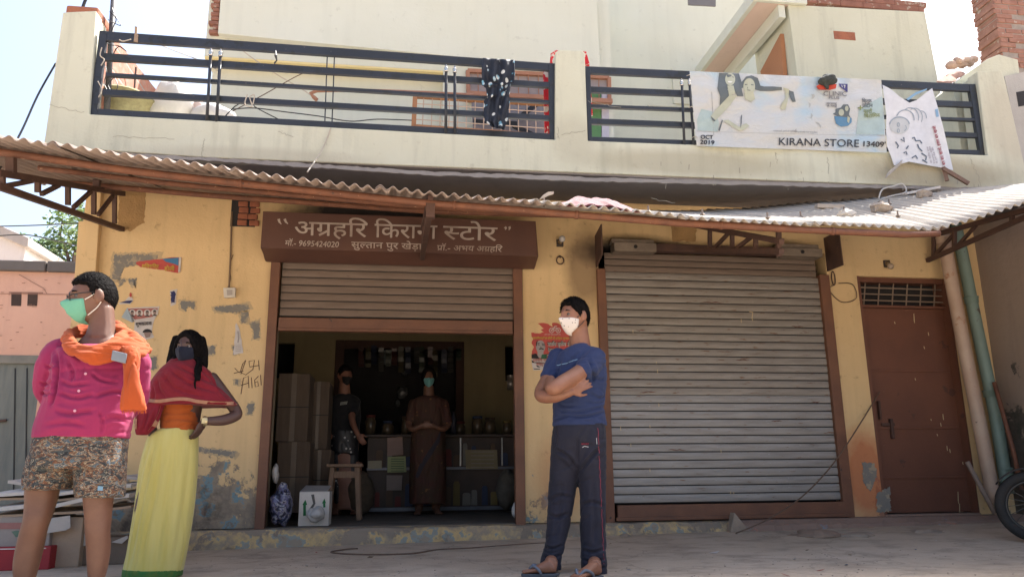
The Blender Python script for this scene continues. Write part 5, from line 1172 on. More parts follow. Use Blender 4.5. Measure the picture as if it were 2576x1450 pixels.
# ================================================================== people
def smooth01(t): t = max(0, min(1, t)); return t*t*(3-2*t)
def catmull(rows, n=5):
    out = []
    for i in range(len(rows)-1):
        p0, p1, p2, p3 = rows[max(i-1, 0)], rows[i], rows[i+1], rows[min(i+2, len(rows)-1)]
        for k in range(n):
            t = k/n; out.append(tuple(.5*(2*b+(c-a)*t+(2*a-5*b+4*c-d)*t*t+(3*b-a-3*c+d)*t**3) for a, b, c, d in zip(p0, p1, p2, p3)))
    out.append(tuple(rows[-1])); return out
def loft(mb, rows, Y, n=26, ex=2.3, turn=0.0, k=5):
    """rows (left px, right px, row px, half depth, depth shift): a garment or limb with that outline"""
    rows = [r if len(r) == 5 else (*r, 0.0) for r in rows]; rs = []
    for uL, uR, v, dr, dy in catmull(rows, k):
        a, b = P(uL, v, Y+dy), P(uR, v, Y+dy); c = (a+b)/2; hx = (b-a)/2; hy = Vector((turn*dr, dr, 0)); r = []
        for j in range(n):
            q = 2*math.pi*j/n; cx_, sx_ = math.cos(q), math.sin(q)
            r.append(c+hx*math.copysign(abs(cx_)**(2/ex), cx_)+hy*math.copysign(abs(sx_)**(2/ex), sx_))
        rs.append(r)
    return mb.rings(rs)
def limb(mb, pts, Y, n=14, k=5):
    """joints (u, v, depth shift, radius in m)"""
    q = [(*P(u, v, Y+dy), r) for u, v, dy, r in pts]; s_ = catmull(q, k)
    c = [Vector(p[:3]) for p in s_]; r_ = [max(.003, p[3]) for p in s_]
    a, b = (c[0]-c[1]).normalized(), (c[-1]-c[-2]).normalized()
    c = [c[0]+a*r_[0]*.62, c[0]+a*r_[0]*.42]+c+[c[-1]+b*r_[-1]*.42, c[-1]+b*r_[-1]*.62]; r_ = [r_[0]*.35, r_[0]*.8]+r_+[r_[-1]*.8, r_[-1]*.35]
    return mb.tube(c, r_, n)
import numpy as np
def crease(me, lines):
    """press fold lines (grid points, grid width, depth in m) into the side of a garment that faces the street"""
    n = len(me.vertices); co = np.empty(n*3); me.vertices.foreach_get('co', co); co = co.reshape(-1, 3); nr = np.array([v.normal[:] for v in me.vertices])
    d = co-np.array(CAM); den = d @ np.array(cf); uv = np.stack([CX+FL*(d @ np.array(cr))/den, CY-FL*(d @ np.array(cu))/den], 1); front = (nr*d).sum(1) < 0; tot = np.zeros(n)
    for pts, wd, dp in lines:
        q = [(p.x, p.y) for p in bez([Vector((x, y, 0)) for x, y in pts], 4)]; best = np.full(n, 1e9); tt = np.zeros(n)
        for i, (a, b) in enumerate(zip(q, q[1:])):
            a, b = np.array(a), np.array(b); e = b-a; t_ = np.clip(((uv-a) @ e)/max(1e-6, e @ e), 0, 1); ds = np.linalg.norm(uv-(a+t_[:, None]*e), axis=1); m_ = ds < best; best[m_] = ds[m_]; tt[m_] = (i+t_[m_])/(len(q)-1)
        fade = np.clip(np.sin(np.clip(tt, .02, .98)*np.pi)*1.5, 0, 1)
        tot += fade*dp*(-np.exp(-(best/wd)**2)+.55*np.exp(-((best-2.1*wd)/(1.1*wd))**2))
    co = co+nr*(tot*front)[:, None]; me.vertices.foreach_set('co', co.reshape(-1)); me.update()
def fuse(parent, name, mb, m_, vox=.007, it=6, wr=None, label=None, cr_=None):
    tmp = bpy.data.objects.new('tmp', mb.mesh('tmp')); COL.objects.link(tmp)
    r_ = tmp.modifiers.new('r', 'REMESH'); r_.mode = 'VOXEL'; r_.voxel_size = vox
    s_ = tmp.modifiers.new('s', 'SMOOTH'); s_.factor = .5; s_.iterations = it
    bpy.context.view_layer.update()
    me = bpy.data.meshes.new_from_object(tmp.evaluated_get(bpy.context.evaluated_depsgraph_get())); me.name = name
    old = tmp.data; bpy.data.objects.remove(tmp); bpy.data.meshes.remove(old)
    bm = bmesh.new(); bm.from_mesh(me); seen = set(); drop = []; lim = len(bm.verts)*.01
    for v0 in bm.verts:
        if v0 in seen: continue
        st = [v0]; isl = []; seen.add(v0)
        while st:
            a = st.pop(); isl.append(a)
            for e in a.link_edges:
                b = e.other_vert(a)
                if b not in seen: seen.add(b); st.append(b)
        if len(isl) < lim: drop += isl
    if drop: bmesh.ops.delete(bm, geom=drop, context='VERTS'); bm.to_mesh(me)
    bm.free()
    if wr:
        amp, sc_, sd = wr; nv = [v.normal.copy() for v in me.vertices]
        for v, nn in zip(me.vertices, nv):
            c = v.co; q = Vector((c.x*sc_[0]+sd, c.y*sc_[1], c.z*sc_[2])); q2 = q+Vector((noise.noise(q*.6), noise.noise(q*.6+Vector((9, 0, 0))), 0))*1.2
            a = noise.noise(q2); b = noise.noise(q2*1.9+Vector((3, 1, 2))); e = noise.noise(q*.5+Vector((5, 5, 1)))
            g_ = math.exp(-(a/.10)**2)*smooth01(.5+e*1.6)+.6*math.exp(-(b/.09)**2)*smooth01(.4-e*1.6)
            v.co = c+nn*amp*(.55*b+.5*a-.95*g_)
        me.update()
    if cr_: crease(me, cr_)
    bv = BVHTree.FromPolygons([v.co.copy() for v in me.vertices], [tuple(p.vertices) for p in me.polygons])
    o = part(parent, name, me, m_, smooth=True, label=label); return o, bv
def onto(bv, Y, off=.003):
    def f(u, v):
        d = ray(u, v).normalized(); h = bv.ray_cast(CAM, d)
        return (h[0]-d*off) if h[0] else P(u, v, Y)
    return f
class Head:
    def __init__(s, u, v, Y, fwd, h, tilt=0.0):
        s.c = P(u, v, Y); s.f = Vector(fwd).normalized(); s.l = Vector((0, 0, 1)).cross(s.f).normalized(); s.u = s.f.cross(s.l)
        if tilt: 
            l2 = s.l*math.cos(tilt)+s.u*math.sin(tilt); s.u = s.u*math.cos(tilt)-s.l*math.sin(tilt); s.l = l2
        s.k = h/.236
    def w(s, x, y, z): return s.c+(s.f*x+s.l*y+s.u*z)*s.k
    def loc(s, n, t=0.0, bulge=None):
        x, y, z = .098*n.x, .075*n.y, .118*n.z
        if n.z < 0:
            q = -n.z; y *= 1-.22*q**1.5; x *= (1-.28*q) if x < 0 else (1-.04*q)
        if n.x > 0:
            e = math.exp; G = lambda a, b: e(-(a/b)**2)
            x += .024*G(y, .013)*G(z+.018, .024)+.010*G(y, .010)*G(z-.010, .028)+.007*G(z-.032, .010)*G(y, .052)-.011*G(abs(y)-.032, .015)*G(z-.013, .012)+.006*G(y, .025)*G(z+.062, .012)+.009*G(y, .026)*G(z+.100, .017)
        x += n.x*t; y += n.y*t; z += n.z*t
        if bulge: x += bulge(x, y, z, n)
        return x, y, z
    def shell(s, mb, fn=None, bulge=None, nu=72, nv=54):
        rs = []
        for i in range(nv+1):
            th = max(.02, min(math.pi-.02, math.pi*i/nv)); r = []
            for j in range(nu):
                ph = 2*math.pi*j/nu; n = Vector((math.sin(th)*math.cos(ph), math.sin(th)*math.sin(ph), math.cos(th)))
                a = abs(ph if ph <= math.pi else 2*math.pi-ph); t = fn(a, .118*n.z, n) if fn else 0.0
                if isinstance(t, tuple): r.append(s.w(*s.loc(n, t[0], t[1])))
                else: r.append(s.w(*s.loc(n, t, bulge)))
            rs.append(r)
        return mb.rings(rs)
    def ears(s, mb):
        for q in (1, -1):
            mb.ball(s.w(-.008, q*.081, .002), (.023*s.k, .012*s.k, .035*s.k), 12, 9, (s.f, s.l, s.u)); mb.ball(s.w(-.006, q*.073, -.025), (.012*s.k, .008*s.k, .014*s.k), 10, 7, (s.f, s.l, s.u))
def short_hair(fr=.072, thick=.013, tz=.018):
    def fn(a, z, n):
        d = math.degrees(a)
        hl = lerp(fr, fr-.006, d/40) if d < 40 else lerp(fr-.006, tz, (d-40)/28) if d < 68 else lerp(tz, -.018, (d-68)/14) if d < 82 else lerp(-.018, .03, (d-82)/8) if d < 90 else lerp(.03, -.02, (d-90)/18) if d < 108 else lerp(-.02, -.062, min(1, (d-108)/50))
        hl += .007*noise.noise(Vector((n.y*22, n.x*22, 3))); g = smooth01((z-hl)/.012); q = n*26
        return -.007+g*(.007+thick*(.55+.45*smooth01((n.z+.1)/.9)))+g*.0028*noise.noise(q)+g*.002*noise.noise(q*2.4)
    return fn
def strands(H, mb, fn, cnt, sd, L=.020):
    rn = random.Random(sd)
    while cnt:
        n = Vector((rn.gauss(0, 1), rn.gauss(0, 1), rn.gauss(0, 1))).normalized(); a = abs(math.atan2(n.y, n.x)); t = fn(a, .118*n.z, n)
        if t < .004: continue
        cnt -= 1; p = H.w(*H.loc(n, t-.003)); ow = (H.f*n.x+H.l*n.y+H.u*n.z).normalized(); fl = (H.f*.5+H.u*.15+H.l*rn.uniform(-.5, .5)) if n.z > .35 else (-H.u+H.l*rn.uniform(-.4, .4))
        d = (ow*.62+fl.normalized()*.8).normalized()*L*rn.uniform(.6, 1.2); s_ = d.cross(ow).normalized()*.0018; mb.add([p-s_, p+s_, p+d+ow*.001], [(0, 1, 2)])
    return mb
def mask_fn(top=-.004, side=62, bul=.022, low=-.118, sh=.05, rise=.045):
    def fn(a, z, n):
        d = math.degrees(a); tp = top-.007*(d/60)**2; lo = low+rise*(d/60)**2
        g = smooth01((tp-z)/.007)*smooth01((z-lo)/.010)*smooth01((side-d)/5)
        def bl(x, y, zz, nn): return g*bul*math.exp(-(y/.038)**2)*math.exp(-((zz+.066)/sh)**2)
        return (-.010+g*.0165, bl)
    return fn
def hand(mb, wrist, d, pn, ts=1, curl=.35, k=1.0, spread=.0):
    d = d.normalized(); pn = (pn-d*pn.dot(d)).normalized(); sd = d.cross(pn)
    mb.ball(wrist+d*.045*k, (.056*k, .042*k, .016*k), 14, 10, (d, sd, pn))
    for i, L in enumerate((.074, .082, .077, .060)):
        o_ = (i-1.5)*.0205*k*ts*-1; p = wrist+d*.082*k+sd*o_; pts = [p-d*.02*k, p]; ang = .12; q = d+sd*(i-1.5)*spread*-ts
        for s_ in (.45, .32, .23):
            ang += curl; dd = (q*math.cos(ang)+pn*math.sin(ang)).normalized(); p = p+dd*L*s_*k; pts.append(p)
        mb.tube(pts, [.0095*k, .0098*k, .0090*k, .0083*k, .0068*k], 9)
    p = wrist+d*.022*k+sd*ts*.030*k; dd = (d*.72+sd*ts*.62+pn*.3).normalized(); d2 = (d*.9+sd*ts*.25+pn*.45).normalized()
    mb.tube([p, p+dd*.036*k, p+dd*.036*k+d2*.028*k, p+dd*.036*k+d2*.05*k], [.013*k, .0115*k, .0105*k, .008*k], 9)
def foot(mb, heel, toe, ank, k=1.0):
    d = (toe-heel); d.z = 0; L = d.length; d.normalize(); sd = Vector((0, 0, 1)).cross(d); up = Vector((0, 0, 1)); rs = []
    for t, wd, hgt, lift in ((-.02, .018, .02, .01), (.04, .030, .055, 0), (.2, .034, .085, 0), (.4, .036, .066, .0), (.6, .043, .045, 0), (.76, .046, .032, 0), (.85, .040, .024, .0)):
        c = heel+d*L*t; rs.append([c+sd*wd*k*math.cos(q)+up*(lift+hgt*k*.5+hgt*k*.5*math.sin(q)) for q in [2*math.pi*j/14 for j in range(14)]])
    mb.rings(rs); mb.tube([ank, heel+d*L*.16+up*.05], [.040*k, .042*k], 12)
    for i, (o_, tl) in enumerate(((.030, 1.0), (.012, .99), (-.004, .96), (-.019, .92), (-.033, .87))):
        r_ = (.0125 if i == 0 else .009)*k; p = heel+d*L*.78+sd*o_*k; mb.tube([p+up*.016, heel+d*L*tl+sd*o_*k*1.08+up*.011, heel+d*L*(tl+.02)+sd*o_*k*1.08+up*.008], [r_*1.1, r_, r_*.7], 9)
    return d, sd, L
def eyes(o, H, whites):
    for q in (1, -1):
        e = part(o, 'eye', MB().ball(H.w(  .0748, q*.032, .012), .0112*H.k, 12, 9), whites, smooth=True)
        part(e, 'iris', MB().ball(H.w(.0805, q*.032, .012), .0068*H.k, 10, 7), M['black'], smooth=True)
        mb = MB().tube([H.w(.089, q*.014, .032), H.w(.092, q*.030, .037), H.w(.080, q*.052, .031)], [.003, .0042, .002], 6); part(o, 'eyebrow', mb, M['hair'], smooth=True)
def skin(name, c, c2): 
    m = mat(name, c, c2, 7, .55, .12, 90, dist=.003); m.node_tree.nodes['Principled BSDF'].inputs['Subsurface Weight'].default_value = .08; m.node_tree.nodes['Principled BSDF'].inputs['Subsurface Radius'].default_value = (.01, .005, .003); return m
M['hair'] = mat('black_hair', (.006, .005, .005), (.012, .010, .009), 40, .75, .5, 120); M['hair'].node_tree.nodes['Principled BSDF'].inputs['Specular IOR Level'].default_value = .06; M['eye'] = plain('eye_white', (.11, .09, .08), .4)
M['skin_m'] = skin('brown_skin', (.30, .138, .082), (.21, .092, .054)); M['skin_l'] = skin('darker_brown_skin', (.185, .088, .054), (.12, .056, .037)); M['skin_w'] = skin('deep_brown_skin', (.10, .052, .040), (.08, .042, .032))
def cloth(name, c, c2=None, rough=.9, bs=160, sheen=.06): return mat(name, c, c2 or tuple(x*.85 for x in c), 5, rough, .2, bs, sheen=sheen, dist=.002)
def pnt(bv, Y, off=.003): return onto(bv, Y, off)

# ---------------------------------------------------------------- man in blue, arms folded
Y0 = -1.95
MM = thing('person', 'man with folded arms in navy T-shirt, dark track pants and dotted white face mask', 'person', (P(1445, 1440, Y0).x, Y0, 0))
H = Head(1445, 799, Y0-.02, (-.88, -.46, -.02), .248)
hl, tl_ = PZ(1398, 1440, .022), PZ(1316, 1440, .022); hr, tr2 = PZ(1506, 1444, .022), PZ(1440, 1457, .022)
mb = MB(); H.shell(mb); H.ears(mb)
limb(mb, [(1453, 822, 0, .066), (1457, 850, .0, .067), (1459, 878, .01, .076)], Y0)
loft(mb, [(1425, 1492, 880, .08), (1400, 1512, 905, .10), (1398, 1514, 960, .10), (1400, 1512, 1060, .10)], Y0)
limb(mb, [(1402, 905, .08, .055), (1380, 950, .0, .050), (1362, 985, -.10, .047), (1366, 996, -.15, .043), (1395, 996, -.20, .040), (1425, 989, -.22, .029), (1436, 984, -.22, .027)], Y0)
limb(mb, [(1492, 905, -.08, .058), (1462, 934, -.17, .054), (1415, 962, -.27, .050), (1392, 976, -.30, .046), (1385, 970, -.24, .042), (1384, 955, -.14, .034)], Y0)
wv = P(1434, 985, Y0-.22); hand(mb, wv, P(1468, 965, Y0-.235)-wv, Vector((-.15, .9, -.35)), -1, .16, .95, .05)
foot(mb, hl, tl_, P(1388, 1405, Y0+.05)); foot(mb, hr, tr2, P(1495, 1408, Y0+.03))
limb(mb, [(1430, 1060, .02, .08), (1415, 1240, .04, .055), (1390, 1400, .05, .042)], Y0); limb(mb, [(1484, 1060, -.02, .08), (1490, 1240, .0, .055), (1495, 1404, .03, .042)], Y0)
body, bb = fuse(MM, 'body', mb, M['skin_m'], .0052, 4)
eyes(MM, H, M['eye'])
sh_ = short_hair(.068, .020); part(MM, 'hair', strands(H, H.shell(MB(), sh_), sh_, 2600, 1, .013), M['hair'])
m, t, bs = newmat('dotted_white_mask'); vo = N(t, 'ShaderNodeTexVoronoi'); vo.inputs['Scale'].default_value = 46; vo.inputs['Randomness'].default_value = .55; t.links.new(coords(t), vo.inputs['Vector'])
t.links.new(mixc(t, ramp(t, vo.outputs['Distance'], [(.15, 1.), (.19, 0.)]), (.66, .60, .55), (.05, .05, .05)), bs.inputs['Base Color']); bs.inputs['Roughness'].default_value = .9
FM = part(MM, 'face_mask', H.shell(MB(), mask_fn(-.004, 78, .008, -.122, .055, .030)), m, smooth=True)
part(FM, 'mask_strap', MB().tube([H.w(.042, .074, -.012), H.w(.02, .080, .004), H.w(-.006, .083, .020)], .0025, 6).tube([H.w(.035, .066, -.075), H.w(.01, .078, -.05), H.w(-.008, .084, -.03)], .0025, 6), M['black'])
M['navy'] = cloth('navy_cotton', (.020, .036, .110), (.016, .029, .09))
mb = loft(MB(), [(1440, 1474, 866, .075), (1418, 1498, 877, .105), (1400, 1518, 896, .125), (1393, 1524, 930, .135), (1391, 1523, 975, .135), (1390, 1519, 1015, .13), (1391, 1520, 1045, .13), (1390, 1524, 1066, .135), (1391, 1524, 1070, .132)], Y0)
limb(mb, [(1408, 898, .06, .078), (1394, 922, .04, .070), (1380, 950, .0, .063)], Y0); limb(mb, [(1496, 900, -.06, .082), (1484, 915, -.12, .076), (1466, 934, -.17, .066)], Y0)
shirt, bsx = fuse(MM, 't_shirt', mb, M['navy'], .0062, 3, (.006, (4.5, 4.5, 12), 3), None, [([(1402, 1030), (1450, 1036), (1521, 1022)], 3, .010), ([(1440, 1048), (1490, 1044), (1522, 1034)], 3, .009), ([(1392, 1056), (1430, 1044), (1475, 1050)], 3, .009), ([(1480, 985), (1505, 1000), (1522, 996)], 3, .008), ([(1478, 900), (1492, 930), (1490, 962)], 4, .014), ([(1462, 880), (1440, 905), (1420, 925)], 4, .007), ([(1410, 905), (1404, 930), (1398, 952)], 3, .010), ([(1470, 1008), (1500, 1014), (1520, 1008)], 2.5, .008), ([(1400, 1010), (1420, 1020), (1450, 1018)], 3, .008), ([(1490, 945), (1508, 955), (1520, 950)], 3, .007)])
S = onto(bsx, Y0, .006); mb = MB(); rn = random.Random(1)
for a, b in (((1400, 918), (1428, 912)), ((1430, 910), (1452, 903))): stroke_px(mb, [(lerp(a[0], b[0], k/8), lerp(a[1], b[1], k/8)+rn.uniform(-.7, .7)) for k in range(9)], 1.9, S)
part(shirt, 'chest_print', mb, plain('pale_blue_print', (.22, .34, .46), .8))
M['track'] = cloth('dark_track_fabric', (.0065, .007, .019), (.0095, .0105, .027), .8)
mb = loft(MB(), [(1395, 1519, 1052, .125), (1391, 1522, 1080, .135), (1389, 1523, 1110, .135), (1392, 1520, 1140, .115), (1402, 1512, 1165, .085), (1425, 1490, 1185, .045)], Y0)
loft(mb, [(1394, 1466, 1062, .10, .02), (1388, 1462, 1100, .115, .03), (1385, 1459, 1145, .108, .04), (1382, 1453, 1190, .098, .045), (1379, 1446, 1250, .088, .05), (1376, 1434, 1310, .082, .04), (1371, 1420, 1370, .086, .02), (1363, 1412, 1398, .09, .0), (1359, 1411, 1416, .094, -.01), (1360, 1411, 1431, .092, -.01)], Y0)
loft(mb, [(1446, 1518, 1062, .10, -.02), (1448, 1522, 1100, .115, -.03), (1451, 1523, 1145, .108, -.03), (1454, 1523, 1190, .098, -.03), (1458, 1522, 1250, .09, -.03), (1460, 1522, 1320, .088, -.04), (1461, 1523, 1385, .09, -.05), (1462, 1525, 1415, .096, -.055), (1463, 1526, 1442, .094, -.055)], Y0)
pants, bp = fuse(MM, 'track_pants', mb, M['track'], .0065, 6, (.006, (6, 6, 9), 8), None, [([(1454, 1185), (1430, 1150), (1396, 1128)], 4, .013), ([(1454, 1190), (1485, 1150), (1516, 1120)], 4, .012), ([(1452, 1100), (1453, 1140), (1454, 1190)], 3, .009), ([(1380, 1262), (1405, 1246), (1440, 1250)], 4, .010), ([(1378, 1290), (1400, 1300), (1430, 1288)], 4, .009), ([(1366, 1372), (1390, 1378), (1418, 1368)], 3, .011), ([(1362, 1396), (1388, 1402), (1411, 1392)], 3, .012), ([(1460, 1270), (1490, 1262), (1520, 1272)], 4, .009), ([(1462, 1380), (1490, 1388), (1523, 1378)], 3.5, .011), ([(1463, 1404), (1492, 1412), (1524, 1402)], 3, .012), ([(1464, 1426), (1495, 1430), (1525, 1424)], 3, .010), ([(1395, 1072), (1400, 1100), (1392, 1130)], 3, .007), ([(1490, 1200), (1496, 1300), (1494, 1370)], 5, .008), ([(1412, 1200), (1408, 1290), (1394, 1360)], 5, .008)])
S = onto(bp, Y0, .004); mb = MB(); stroke_px(mb, [(1503+k*.55+(1.5 if k % 2 else 0), 1075+k*12.2) for k in range(29)], 1.1, S); text_px(mb, 'SPORT', (1462, 1117), (1481, 1117), 3.6, S, 0, .3); part(pants, 'red_piping', mb, plain('red_thread', (.32, .04, .07), .8))
mb = MB(); stroke_px(mb, [(1464, 1124), (1470, 1121), (1480, 1123)], 1.6, S); stroke_px(mb, [(1500, 1100), (1501, 1116)], 1.4, S); part(pants, 'white_stitching', mb, plain('white_thread', (.5, .5, .52), .8))
def sandal(o, heel, toe):
    d = toe-heel; d.z = 0; L = d.length; d.normalize(); sd = Vector((0, 0, 1)).cross(d); up = Vector((0, 0, 1)); mb = MB()
    q = [heel-d*.02+sd*.0, heel+sd*.034, heel+d*L*.35+sd*.034, heel+d*L*.75+sd*.05, heel+d*L*1.02+sd*.036, heel+d*L*1.07, heel+d*L*1.0-sd*.038, heel+d*L*.72-sd*.048, heel+d*L*.35-sd*.034, heel-sd*.034]
    q = [Vector((p.x, p.y, .004)) for p in q]
    s_ = part(o, 'sandal', mb.prism(q, (0, 0, .018)), M['sole'], bevel=.004)
    mb = MB()
    for w_ in (1, -1): mb.tube(wire([heel+d*L*.84+sd*.012+up*.012, heel+d*L*.70+sd*.03*w_+up*.044, heel+d*L*.52+sd*.046*w_+up*.025, heel+d*L*.45+sd*.04*w_]), [.009]*19, 8)
    part(s_, 'sandal_strap', mb, M['strap'], smooth=True)
M['sole'] = plain('grey_blue_rubber', (.085, .095, .11), .7); M['strap'] = plain('blue_grey_strap', (.12, .14, .18), .6)
sandal(MM, hl, tl_); sandal(MM, hr, tr2)

# ---------------------------------------------------------------- man in pink shirt and shorts
Y0 = -2.9
MP = thing('person', 'man in magenta shirt, patterned shorts and orange scarf, hands behind his back', 'person', (P(200, 1500, Y0).x, Y0, 0))
H = Head(236, 752, Y0, (-.87, -.49, -.15), .250)
mb = MB(); H.shell(mb); H.ears(mb)
limb(mb, [(254, 778, .0, .060), (257, 815, .0, .061), (254, 850, .0, .075)], Y0)
loft(mb, [(212, 296, 846, .05), (198, 306, 862, .075), (180, 318, 890, .09), (160, 325, 940, .11), (150, 320, 1080, .13)], Y0)
loft(mb, [(74, 150, 1180, .09, .03), (67, 146, 1230, .085, .03), (65, 138, 1266, .075, .03), (62, 127, 1300, .067, .02), (55, 118, 1326, .06, .02), (45, 110, 1364, .062, .04), (36, 98, 1413, .06, .05), (36, 88, 1450, .05, .05), (40, 76, 1490, .035, .05)], Y0)
loft(mb, [(205, 292, 1190, .09), (211, 284, 1240, .085), (213, 280, 1275, .075), (215, 278, 1305, .067), (216, 275, 1335, .062), (219, 276, 1375, .063, .02), (221, 270, 1420, .058, .03), (224, 260, 1460, .045, .03), (228, 254, 1495, .035, .03)], Y0)
limb(mb, [(170, 1070, .02, .09), (112, 1200, .03, .085)], Y0); limb(mb, [(240, 1070, .0, .09), (248, 1210, .0, .085)], Y0)
fa, fb = P(62, 1494, Y0+.06), P(240, 1496, Y0+.03)
for q in (fa, fb): foot(mb, Vector((q.x, q.y+.05, .02)), Vector((q.x-.07, q.y-.19, .02)), Vector((q.x, q.y, .09)))
limb(mb, [(115, 975, .10, .045), (165, 1045, .20, .034), (205, 1050, .21, .03)], Y0); limb(mb, [(344, 1000, .10, .045), (285, 1048, .20, .034), (240, 1052, .21, .03)], Y0)
wv = P(205, 1050, Y0+.22); hand(mb, wv, Vector((.9, .1, -.2)), Vector((0, 1, 0)), 1, .4, .95); wv = P(240, 1052, Y0+.24); hand(mb, wv, Vector((-.9, .1, -.2)), Vector((0, 1, 0)), -1, .4, .95)
body, bb = fuse(MP, 'body', mb, M['skin_l'], .006, 4)
eyes(MP, H, M['eye'])
sh_ = short_hair(.066, .015, .05); part(MP, 'hair', strands(H, H.shell(MB(), sh_), sh_, 2600, 2, .010), M['hair'])
FM = part(MP, 'face_mask', H.shell(MB(), mask_fn(.004, 60, .022, -.126, .058)), cloth('mint_mask', (.15, .43, .30), (.13, .38, .27), .85), smooth=True)
part(FM, 'mask_strap', MB().tube(wire([H.w(.050, .066, -.012), H.w(.02, .078, .006), H.w(-.012, .086, .034)]), .0028, 6).tube(wire([H.w(.040, .060, -.085), H.w(.005, .076, -.055), H.w(-.014, .085, -.028)]), .0028, 6), M['white_plastic'])
mb = MB()
for q in (1, -1):
    e = [H.w(.106+.004*math.cos(a), q*.033+.024*math.cos(a), .010+.017*math.sin(a)) for a in [2*math.pi*i/18 for i in range(18)]]; mb.tube(e, .0026, 6, closed=True)
    mb.tube([H.w(.106, q*.057, .014), H.w(.06, q*.077, .018), H.w(-.01, q*.082, .022)], .0026, 6)
mb.tube([H.w(.108, -.009, .013), H.w(.112, 0, .016), H.w(.108, .009, .013)], .0026, 6)
part(MP, 'glasses', mb, M['black'])
M['magenta'] = cloth('magenta_cotton', (.30, .017, .085), (.235, .013, .078))
mb = loft(MB(), [(218, 302, 870, .06), (172, 328, 873, .105), (142, 346, 884, .13), (134, 347, 915, .145), (126, 343, 960, .155), (112, 338, 1010, .165), (98, 332, 1050, .17), (88, 326, 1085, .168), (86, 323, 1099, .165), (87, 322, 1102, .16)], Y0)
limb(mb, [(165, 880, .0, .058), (145, 886, .0, .064), (129, 915, .02, .070), (118, 955, .06, .062), (118, 985, .10, .056), (150, 1035, .19, .046), (185, 1048, .21, .04)], Y0)
limb(mb, [(318, 880, .0, .06), (342, 905, .02, .068), (347, 960, .06, .060), (346, 1000, .10, .054), (310, 1042, .18, .045), (265, 1052, .21, .04)], Y0)
shirt, bsx = fuse(MP, 'shirt', mb, M['magenta'], .0065, 3, (.005, (3.5, 3.5, 8), 21), None, [([(140, 880), (146, 925), (140, 985), (126, 1020)], 4, .020), ([(325, 888), (322, 940), (326, 1010), (318, 1050)], 4, .018), ([(150, 955), (180, 968), (230, 962)], 4, .010), ([(145, 985), (190, 1000), (240, 990)], 4, .010), ([(135, 1030), (180, 1040), (250, 1028)], 5, .009), ([(235, 1000), (280, 985), (318, 990)], 4, .009), ([(228, 935), (255, 955), (300, 962)], 3.5, .010), ([(170, 905), (185, 935), (178, 960)], 4, .009), ([(100, 960), (118, 966), (136, 955)], 3, .011), ([(102, 985), (120, 992), (134, 984)], 3, .010), ([(112, 915), (126, 924), (142, 915)], 3, .009), ([(330, 960), (345, 968), (355, 962)], 3, .009), ([(110, 1070), (170, 1062), (220, 1072)], 5, .008), ([(250, 1060), (290, 1050), (322, 1062)], 5, .008), ([(160, 880), (185, 890), (205, 910)], 4, .009), ([(255, 1090), (258, 1060), (250, 1030)], 4, .007)])
S = onto(bsx, Y0, .002); mb = MB(); stroke_px(mb, [(222, 905), (212, 925), (205, 950), (192, 985), (183, 1040), (178, 1098)], 1.6, S)
stroke_px(mb, [(226, 905), (238, 925), (262, 940), (288, 946), (308, 940)], 1.5, S); stroke_px(mb, [(308, 915), (310, 940)], 1.4, S); part(shirt, 'seam', mb, plain('deep_magenta_thread', (.24, .015, .08), .9))
mb = MB(); S = onto(bsx, Y0, .004)
for (u, v) in ((215, 939), (198, 982), (188, 1032)): mb.lathe(S(u, v), [(.0, 0), (.0065, 0), (.0065, .003), (.004, .004), (.0, .0035)], 12, -ray(u, v))
part(shirt, 'button', mb, plain('pearl_button', (.62, .30, .42), .3))
m, t, bs = newmat('scribble_print_cotton'); co = coords(t, 1.0, 1.0, 2.1)
n1 = noi(t, co, 15, 3, .6, 1.6); n2 = noi(t, coords(t, 1.2, 1, 2.6), 19, 3, .55, 2.2)
c = ramp(t, n1, [(.36, (.012, .013, .016)), (.44, (.05, .065, .07)), (.475, (.012, .012, .015)), (.52, (.17, .07, .033)), (.545, (.02, .02, .02)), (.562, (.33, .26, .17)), (.59, (.03, .03, .035)), (.66, (.09, .14, .18)), (.72, (.02, .02, .02))])
c = mixc(t, ramp(t, n2, [(.58, 0.), (.59, 1.), (.605, 1.), (.615, 0.)]), c, (.42, .35, .26)); t.links.new(c, bs.inputs['Base Color']); bs.inputs['Roughness'].default_value = .9
mb = loft(MB(), [(92, 320, 1086, .155), (84, 319, 1115, .16), (77, 317, 1150, .16), (72, 316, 1178, .15)], Y0)
loft(mb, [(74, 200, 1150, .13, .02), (66, 192, 1190, .125, .02), (61, 172, 1226, .12, .02), (61, 166, 1231, .115, .02)], Y0); loft(mb, [(188, 317, 1150, .13), (189, 314, 1200, .125), (192, 311, 1243, .12), (194, 310, 1249, .115)], Y0)
shorts, bsh = fuse(MP, 'shorts', mb, m, .0075, 4, (.007, (9, 9, 5), 31))
S = onto(bsh, Y0, .003); part(shorts, 'cloth_tag', MB().flat([S(*p) for p in ((246, 1221), (259, 1222), (258, 1233), (245, 1232))]), plain('blue_tag', (.16, .30, .42), .7))
M['saffron'] = cloth('saffron_cotton', (.41, .068, .008), (.34, .054, .007))
mb = MB()
lp = [(172, 848, -.11), (190, 870, -.17), (226, 880, -.195), (264, 868, -.175), (298, 848, -.09), (312, 832, .02), (294, 816, .09), (250, 815, .115), (205, 823, .08), (176, 834, -.02)]
def loop(mb, lp, r_, dv=0, dy=0, sx=1.0):
    q = [P(240+(u-240)*sx, v+dv, Y0+y+dy) for u, v, y in lp]; q = bez(q+[q[0]], 5)[:-1]; return mb.tube(q, [r_*(1+.15*math.sin(i*.7)) for i in range(len(q))], 12, closed=True)
loop(mb, lp, .020); loop(mb, lp, .027, 13, -.012, 1.04)
